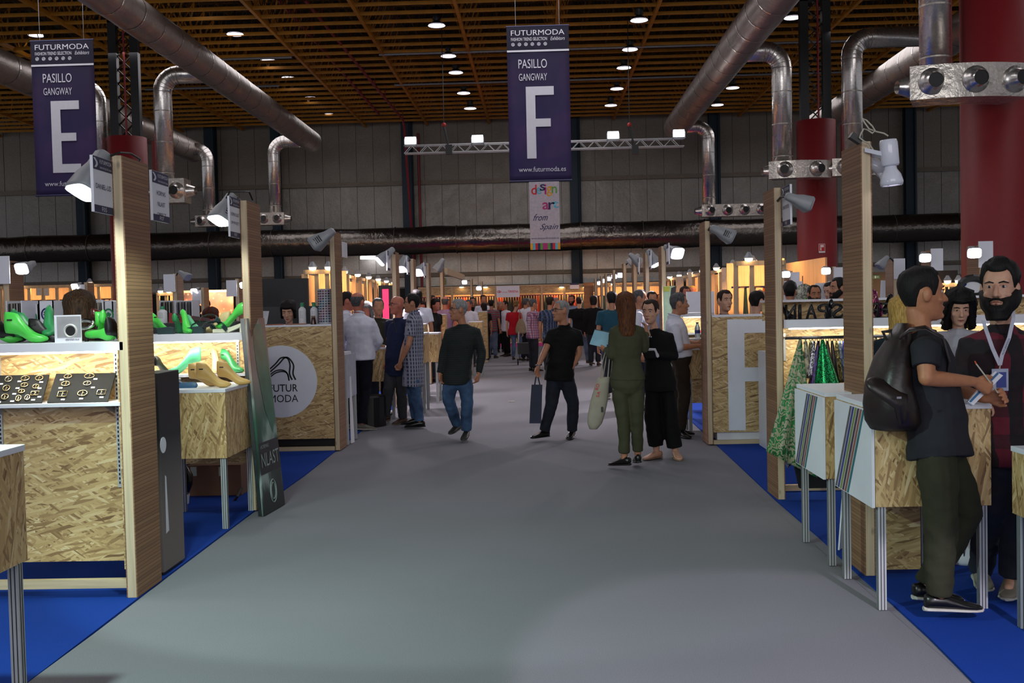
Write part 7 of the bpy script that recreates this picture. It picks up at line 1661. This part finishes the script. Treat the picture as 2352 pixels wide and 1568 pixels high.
person((W(1333, 838, g.y).x, g.y, 0), 1.78, 178, 'man in black T-shirt and light jeans seen from behind in the aisle', dict(anR=(1352, 828, -.0), toR=(1364, 838, .1), knR=(1346, 790)), skin=SKF, hair=('crop', HBRN), top=S_('black_tee', '0b0b0c'), legs=JEANL, legname='jeans', shoe=BRS, vox=.016, build=1.1)
pers(1363, 681, 27, 1.72, 172, 'dark haired person in a black jacket right of the man in light jeans', skin=SK, hair=('medium', HBLK), top=S_('black_tee', '0b0b0c', 'long'), legs=JEAND, shoe=BSH)
g = G(1226, 853)
person((g.x, g.y, 0), 1.74, 115, 'man in a pink and white checked shirt and dark jeans seen from behind', dict(elR=(1252, 738, -.1), wrR=(1250, 742, .2)), skin=SK, hair=('short', HSP), top=('short', plaid('check_pink', srgb('9a5468'), srgb('b0a4b4'), srgb('4a4a80'), 20, 17, .4)), legs=JEAND, legname='jeans', shoe=BSH, vox=.015, build=1.08, belly=.02)
pers(1262, 683, 24, 1.76, 160, 'man in a dark blue checked shirt behind the pink checked man', skin=SK, hair=('short', HBRN), top=('short', plaid('check_navy', srgb('101830'), srgb('4c6080'), srgb('2c3c5c'), 16, 14, .4)), legs=JEAND, shoe=BSH)
g = G(1183, 832)
qp, P, Dd = person((g.x, g.y, 0), 1.70, 165, 'blond woman in a red top and blue jeans with a beige shoulder bag', dict(head=(1186, 700), anL=(1179, 820), anR=(1192, 822), knL=(1180, 780), knR=(1194, 780)), fem=True, skin=SKF, hair=('pony', hairmat('hair_dark_blond', '5a4022', '9a7844')), top=('short', cl('red_top', 'a81424')), topname='blouse', legs=denim('jeans_mid', '33415c', '5a6a8a'), legname='jeans', shoe=BSH, vox=.014, build=1.08)
o = thing('shoulder_bag', W(1199, 765, g.y-.15), 'beige shoulder bag of the woman in the red top', 'bag'); rr = []
for py, hw in ((732, 4), (742, 9), (752, 12), (762, 12.5), (766, 10)): q = W(1196, py, g.y-.2); w = hw/FPX*g.y; rr.append([q+V3((w*math.cos(a), .05*math.sin(a), 0)) for a in [2*math.pi*j/14 for j in range(14)]])
ob('bag', M().loft(rr), pm('bag_beige', '8e7c62', .7), o, smooth=True); ob('strap', M().tube([W(1192, 734, g.y-.2), W(1193, 708, g.y-.2), W(1199, 734, g.y-.2)], .015, 6), pm('bag_beige', '8e7c62', .7), o)
g = G(1122, 815)
person((g.x, g.y, 0), 1.70, 40, 'man in a pale pink shirt and black trousers holding his hand to his face', dict(pelvis=(1121, 762), neck=(1122, 708), head=(1125, 702), elR=(1122, 728, -.2), wrR=(1128, 712, -.22), haR=(1128, 704, -.2)), skin=SKR, hair=('short', HSP), top=S_('pale_pink', 'b49a9e'), legs=cl('black_trouser', '0c0c10'), shoe=BSH, vox=.016, build=1.12, belly=.04, hemt=-.2)
for spec in (
    (1109, 679, 33, 1.76, 20, 'man with glasses in a white T-shirt with raised hand behind the pale pink shirt', dict(skin=SK, hair=('short', HBRN), top=S_('white_shirt', 'b4b6c6'), legs=JEAND, shoe=BSH)),
    (1128, 690, 32, 1.72, 170, 'person in a red and grey striped top right of the pale pink shirt', dict(skin=SK, hair=('short', HBLK), top=('short', stripes('red_stripe', srgb('5a5a60'), srgb('8a2030'), 14, .4)), legs=JEANL, shoe=BSH)),
    (1112, 697, 31, 1.6, 200, 'short person with black hair left of the pale pink shirt', dict(fem=True, skin=SK, hair=('medium', HBLK), top=S_('black_tee', '0b0b0c'), legs=JEAND, shoe=BSH)),
    (1162, 692, 33, 1.74, -60, 'man in a white shirt and black vest left of the red top', dict(skin=SK, hair=('short', HBLK), top=('long', cl('white_shirt', 'd2d4e2')), legs=cl('black_trouser', '0c0c10'), shoe=BSH)),
    (1148, 694, 36, 1.72, 20, 'person in a black suit at the pink carpet', dict(skin=SK, hair=('short', HGRY), top=S_('black_tee', '0b0b0c', 'long'), legs=cl('black_trouser', '0c0c10'), shoe=BSH)),
    (1206, 686, 30, 1.70, 150, 'grey haired person in white behind the shoulder bag', dict(skin=SK, hair=('short', HSP), top=S_('white_shirt', 'b4b6c6'), legs=JEAND, shoe=BSH)),
    (1214, 685, 33, 1.74, -30, 'grey haired man in a white polo between the red top and the pink checked shirt', dict(skin=SK, hair=('crop', HGRY), top=S_('white_shirt', 'b4b6c6'), legs=JEAND, shoe=BSH)),
    (1276, 685, 31, 1.72, 30, 'grey haired man behind the dark blue checked shirt', dict(skin=SKR, hair=('short', HGRY), top=S_('pale_blue', '8a94b0'), legs=JEAND, shoe=BSH)),
    (1314, 679, 30, 1.78, -20, 'bearded man in a pale blue shirt left of the black T-shirt man', dict(skin=SKR, hair=('short', HBRN), top=S_('pale_blue', '8a94b0', 'long'), legs=JEAND, shoe=BSH, beard=.01)),
    (1298, 686, 35, 1.7, 0, 'fair haired person far behind the black polo man', dict(skin=SKR, hair=('crop', HBLD), top=S_('white_shirt', 'b4b6c6'), legs=JEAND, shoe=BSH)),
    (997, 688, 22.3, 1.66, 60, 'woman with dark hair bending over at the OSB counter left', dict(fem=True, skin=SKR, hair=('medium', HBLK), top=S_('black_tee', '0b0b0c'), legs=JEAND, shoe=BSH)),
    (1022, 682, 24.3, 1.74, 170, 'bald man in a lilac shirt behind the green sweater man', dict(skin=SKR, hair=('ring', HSP), top=S_('lilac', '8a7090'), legs=JEAND, shoe=BSH)),
    (990, 680, 28.4, 1.76, 60, 'man in dark jacket at the back left counter', dict(skin=SKR, hair=('short', HBLK), top=S_('dark_navy', '10141f', 'long'), legs=JEAND, shoe=BSH)),
    (971, 694, 26, 1.6, 0, 'child sized fair person in blue at the back left counter', dict(fem=True, skin=SKR, hair=('bob', HBRN), top=S_('pale_blue', '8a94b0'), legs=JEAND, shoe=BSH)),
    (1078, 690, 27.5, 1.68, -30, 'grey haired man in a white shirt sitting right of the green sweater man', dict(skin=SKR, hair=('short', HSP), top=S_('white_shirt', 'b4b6c6'), legs=JEAND, shoe=BSH)),
    (1085, 684, 33.5, 1.74, 10, 'dark haired man right behind the green sweater man', dict(skin=SK, hair=('short', HBLK), top=S_('black_tee', '0b0b0c'), legs=JEAND, shoe=BSH)),
    (958, 668, 19.4, 1.8, 200, 'person with black hair and white top behind the checked shirt man', dict(skin=SK, hair=('medium', HBLK), top=S_('white_shirt', 'b4b6c6'), legs=JEAND, shoe=BSH)),
    (867, 688, 15.6, 1.70, 20, 'grey haired man in dark shirt left of the glowing totem', dict(skin=SK, hair=('short', HSP), top=S_('dark_olive', '2a2a20', 'long'), legs=JEAND, shoe=BSH)),
    (842, 700, 16.2, 1.6, 0, 'grey curly haired person bending between white shirt and totem', dict(skin=SKR, hair=('curly', HGRY), top=S_('beige_shirt', '8a8064'), legs=JEAND, shoe=BSH)),
    ): pers(*spec[:6], **spec[6])
# people behind counters
pers(663, 694, 13.0, 1.60, 0, 'woman with short black hair looking down behind the round-logo counter', hpitch=-22, fem=True, skin=SKF, hair=('bob', HBLK), top=('none', cl('grey_blue', '4a5a7a')), legs=JEAND, shoe=BSH, vox=.010)
pers(182, 680, 6.9, 1.62, 195, 'woman with brown and blond streaked hair seen from behind at the left counter', fem=True, skin=SK, hair=('long', hairmat('hair_streak', '1e120b', '5e452a')), top=S_('black_tee', '0b0b0c'), legs=JEAND, shoe=BSH, vox=.010, hs=1.12)
pers(484, 711, 12, 1.6, 10, 'person with auburn fringe bending behind the second left counter', hpitch=-35, fem=True, skin=SKF, hair=('bob', hairmat('hair_red_brown', '3a1a10', '6a3420')), top=S_('dark_green', '16241c'), legs=JEAND, shoe=BSH, vox=.010)
pers(474, 690, 24, 1.8, -20, 'young man in black with a hand at his chin before the mural', skin=SK, hair=('short', HBLK), top=S_('black_tee', '0b0b0c'), legs=JEAND, shoe=BSH, vox=.0125)
pers(455, 702, 25.2, 1.75, -150, 'dark haired person in white left of the young man in black', skin=SK, hair=('short', HBRN), top=S_('white_shirt', 'b4b6c6'), legs=JEAND, shoe=BSH, vox=.0125)
pers(556, 700, 16, 1.7, 20, 'person in a dark jacket half hidden by the second left post', skin=SK, hair=('short', HBLK), top=S_('dark_navy', '10141f', 'long'), legs=JEAND, shoe=BSH, vox=.0125)
pers(1661, 670, 12.75, 1.72, 22, 'middle aged man in a navy shirt looking right behind the F counter', skin=SKF, hair=('short', HBRN), top=S_('dark_navy', '141c34', 'long'), legs=JEAND, shoe=BSH, vox=.010, hs=1.05)
kk, P, Dd = pers(1735, 672, 12.9, 1.72, 130, 'man with dark hair in a light grey shirt seen from behind at the F counter', skin=SKF, hair=('short', HBLK), top=S_('light_grey', '7a8090', 'long'), legs=JEAND, shoe=BSH, vox=.0125)
pers(1763, 676, 13.9, 1.74, -15, 'bald man with raised arm partly hidden by the second right post', J=dict(elL=(1775, 690, -.1), wrL=(1745, 668, -.2), haL=(1722, 685, -.22)), skin=SKF, hair=('bald', HBRN), top=S_('light_grey', '7a8090', 'short'), legs=JEAND, shoe=BSH, vox=.0125)
pers(1814, 652, 15, 1.80, 160, 'dark haired young man seen from behind in the right stand', skin=SK, hair=('quiff', HBLK), top=S_('dark_brown_tee', '1a1412'), legs=JEAND, shoe=BSH, vox=.010)
pers(1868, 658, 14.3, 1.76, 5, 'man with receding dark hair and goatee facing the camera in the right stand', skin=SKD, hair=('recede', HBLK), top=S_('black_tee', '0b0b0c'), legs=JEAND, shoe=BSH, vox=.010, beard=.008)
pers(1913, 650, 15, 1.76, -60, 'dark haired man looking down left of the nearest right post', hpitch=-15, skin=SKF, hair=('short', HBLK), top=S_('pale_blue', '8a94b0', 'long'), legs=JEAND, shoe=BSH, vox=.010)
pers(1932, 641, 13, 1.80, -80, 'tall bearded man partly behind the nearest right post', skin=SK, hair=('short', HBLK), top=S_('blue_shirt', '4c64a0', 'long'), legs=JEAND, shoe=BSH, vox=.010, beard=.01)
pers(2200, 675, 8.0, 1.66, -10, 'woman with curly dark hair looking down between the two foreground men', hpitch=-18, fem=True, skin=SKF, hair=('curly', HBLK), top=S_('white_dots', 'a4a4ac'), legs=JEAND, shoe=BSH, vox=.009)
pers(2070, 688, 7.6, 1.62, 150, 'blond woman in a dark teal jacket behind the backpack man', fem=True, skin=SKF, hair=('long', HBLD), top=S_('teal_dark', '14242a', 'long'), legs=JEAND, shoe=BSH, vox=.010)
pers(1571, 660, 20, 1.7, 20, 'red faced man behind the white partition at right', skin=SKR, hair=('short', HBRN), top=S_('dark_navy', '10141f'), legs=JEAND, shoe=BSH)
pers(1588, 658, 21, 1.72, 0, 'fair haired person behind the white partition at right', skin=SKR, hair=('crop', HBLD), top=S_('pale_blue', '8a94b0'), legs=JEAND, shoe=BSH)
o = thing('pushchair', G(1214, 836), 'black pushchair standing beside the woman in the red top', 'pushchair'); g = G(1214, 838)
ob('seat', M().bx(g+V3((-.1, .1, .45)), (.35, .5, .3)), BLACK, o); ob('frame', M().tube([g+V3((.08, 0, .1)), g+V3((.1, .1, .9))], .02, 6).tube([g+V3((-.28, 0, .1)), g+V3((-.25, .1, .9))], .02, 6), GREYPL, o)
for dx in (.08, -.28): ob('wheel', M().torus(g+V3((dx, 0, .09)), Y_, Z, .07, .02, 14, 6), BLACK, o)

# ================= light of the post lamps, plus unseen and added spots =================
spot('post_or_fill_light', W(120, 466, 5.5), (-.1, .5, -1), 18, (.88, 1, .93), 120, .5, .06)
spot('post_or_fill_light', W(440, 528, 7.9), (-.1, .5, -1), 18, (.9, 1, .94), 120, .5, .06)
spot('post_or_fill_light', (-2.15, 3.3, 2.45), (.42, .35, -1), 230, (.70, 1, .90), 125, .5, .05)  # unseen lamp on the previous left post, out of frame, for the greenish carpet
spot('post_or_fill_light', (-2.05, 5.45, 2.45), (.45, .55, -1), 75, (.72, 1, .90), 92, .2, .04)  # added spot without a fixture, lights the carpet beyond the first left post
spot('post_or_fill_light', (2.3, 1.1, 2.45), (-.30, 1.0, -1.12), 480, (.92, .82, 1), 46, .12, .03)  # unseen lamp put out of frame at right for the violet carpet patch
for px, py, Yd in ((872, 602, 16.5), (921, 620, 19.4), (960, 630, 21.6), (1556, 584, 16.1), (1507, 610, 18.7), (1425, 634, 28.6)):
    spot('post_or_fill_light', W(px, py, Yd-.1), ((1 if px < 1242 else -1)*.3, -.4, -1), 150, (1, .88, .96), 120, .5, .06)
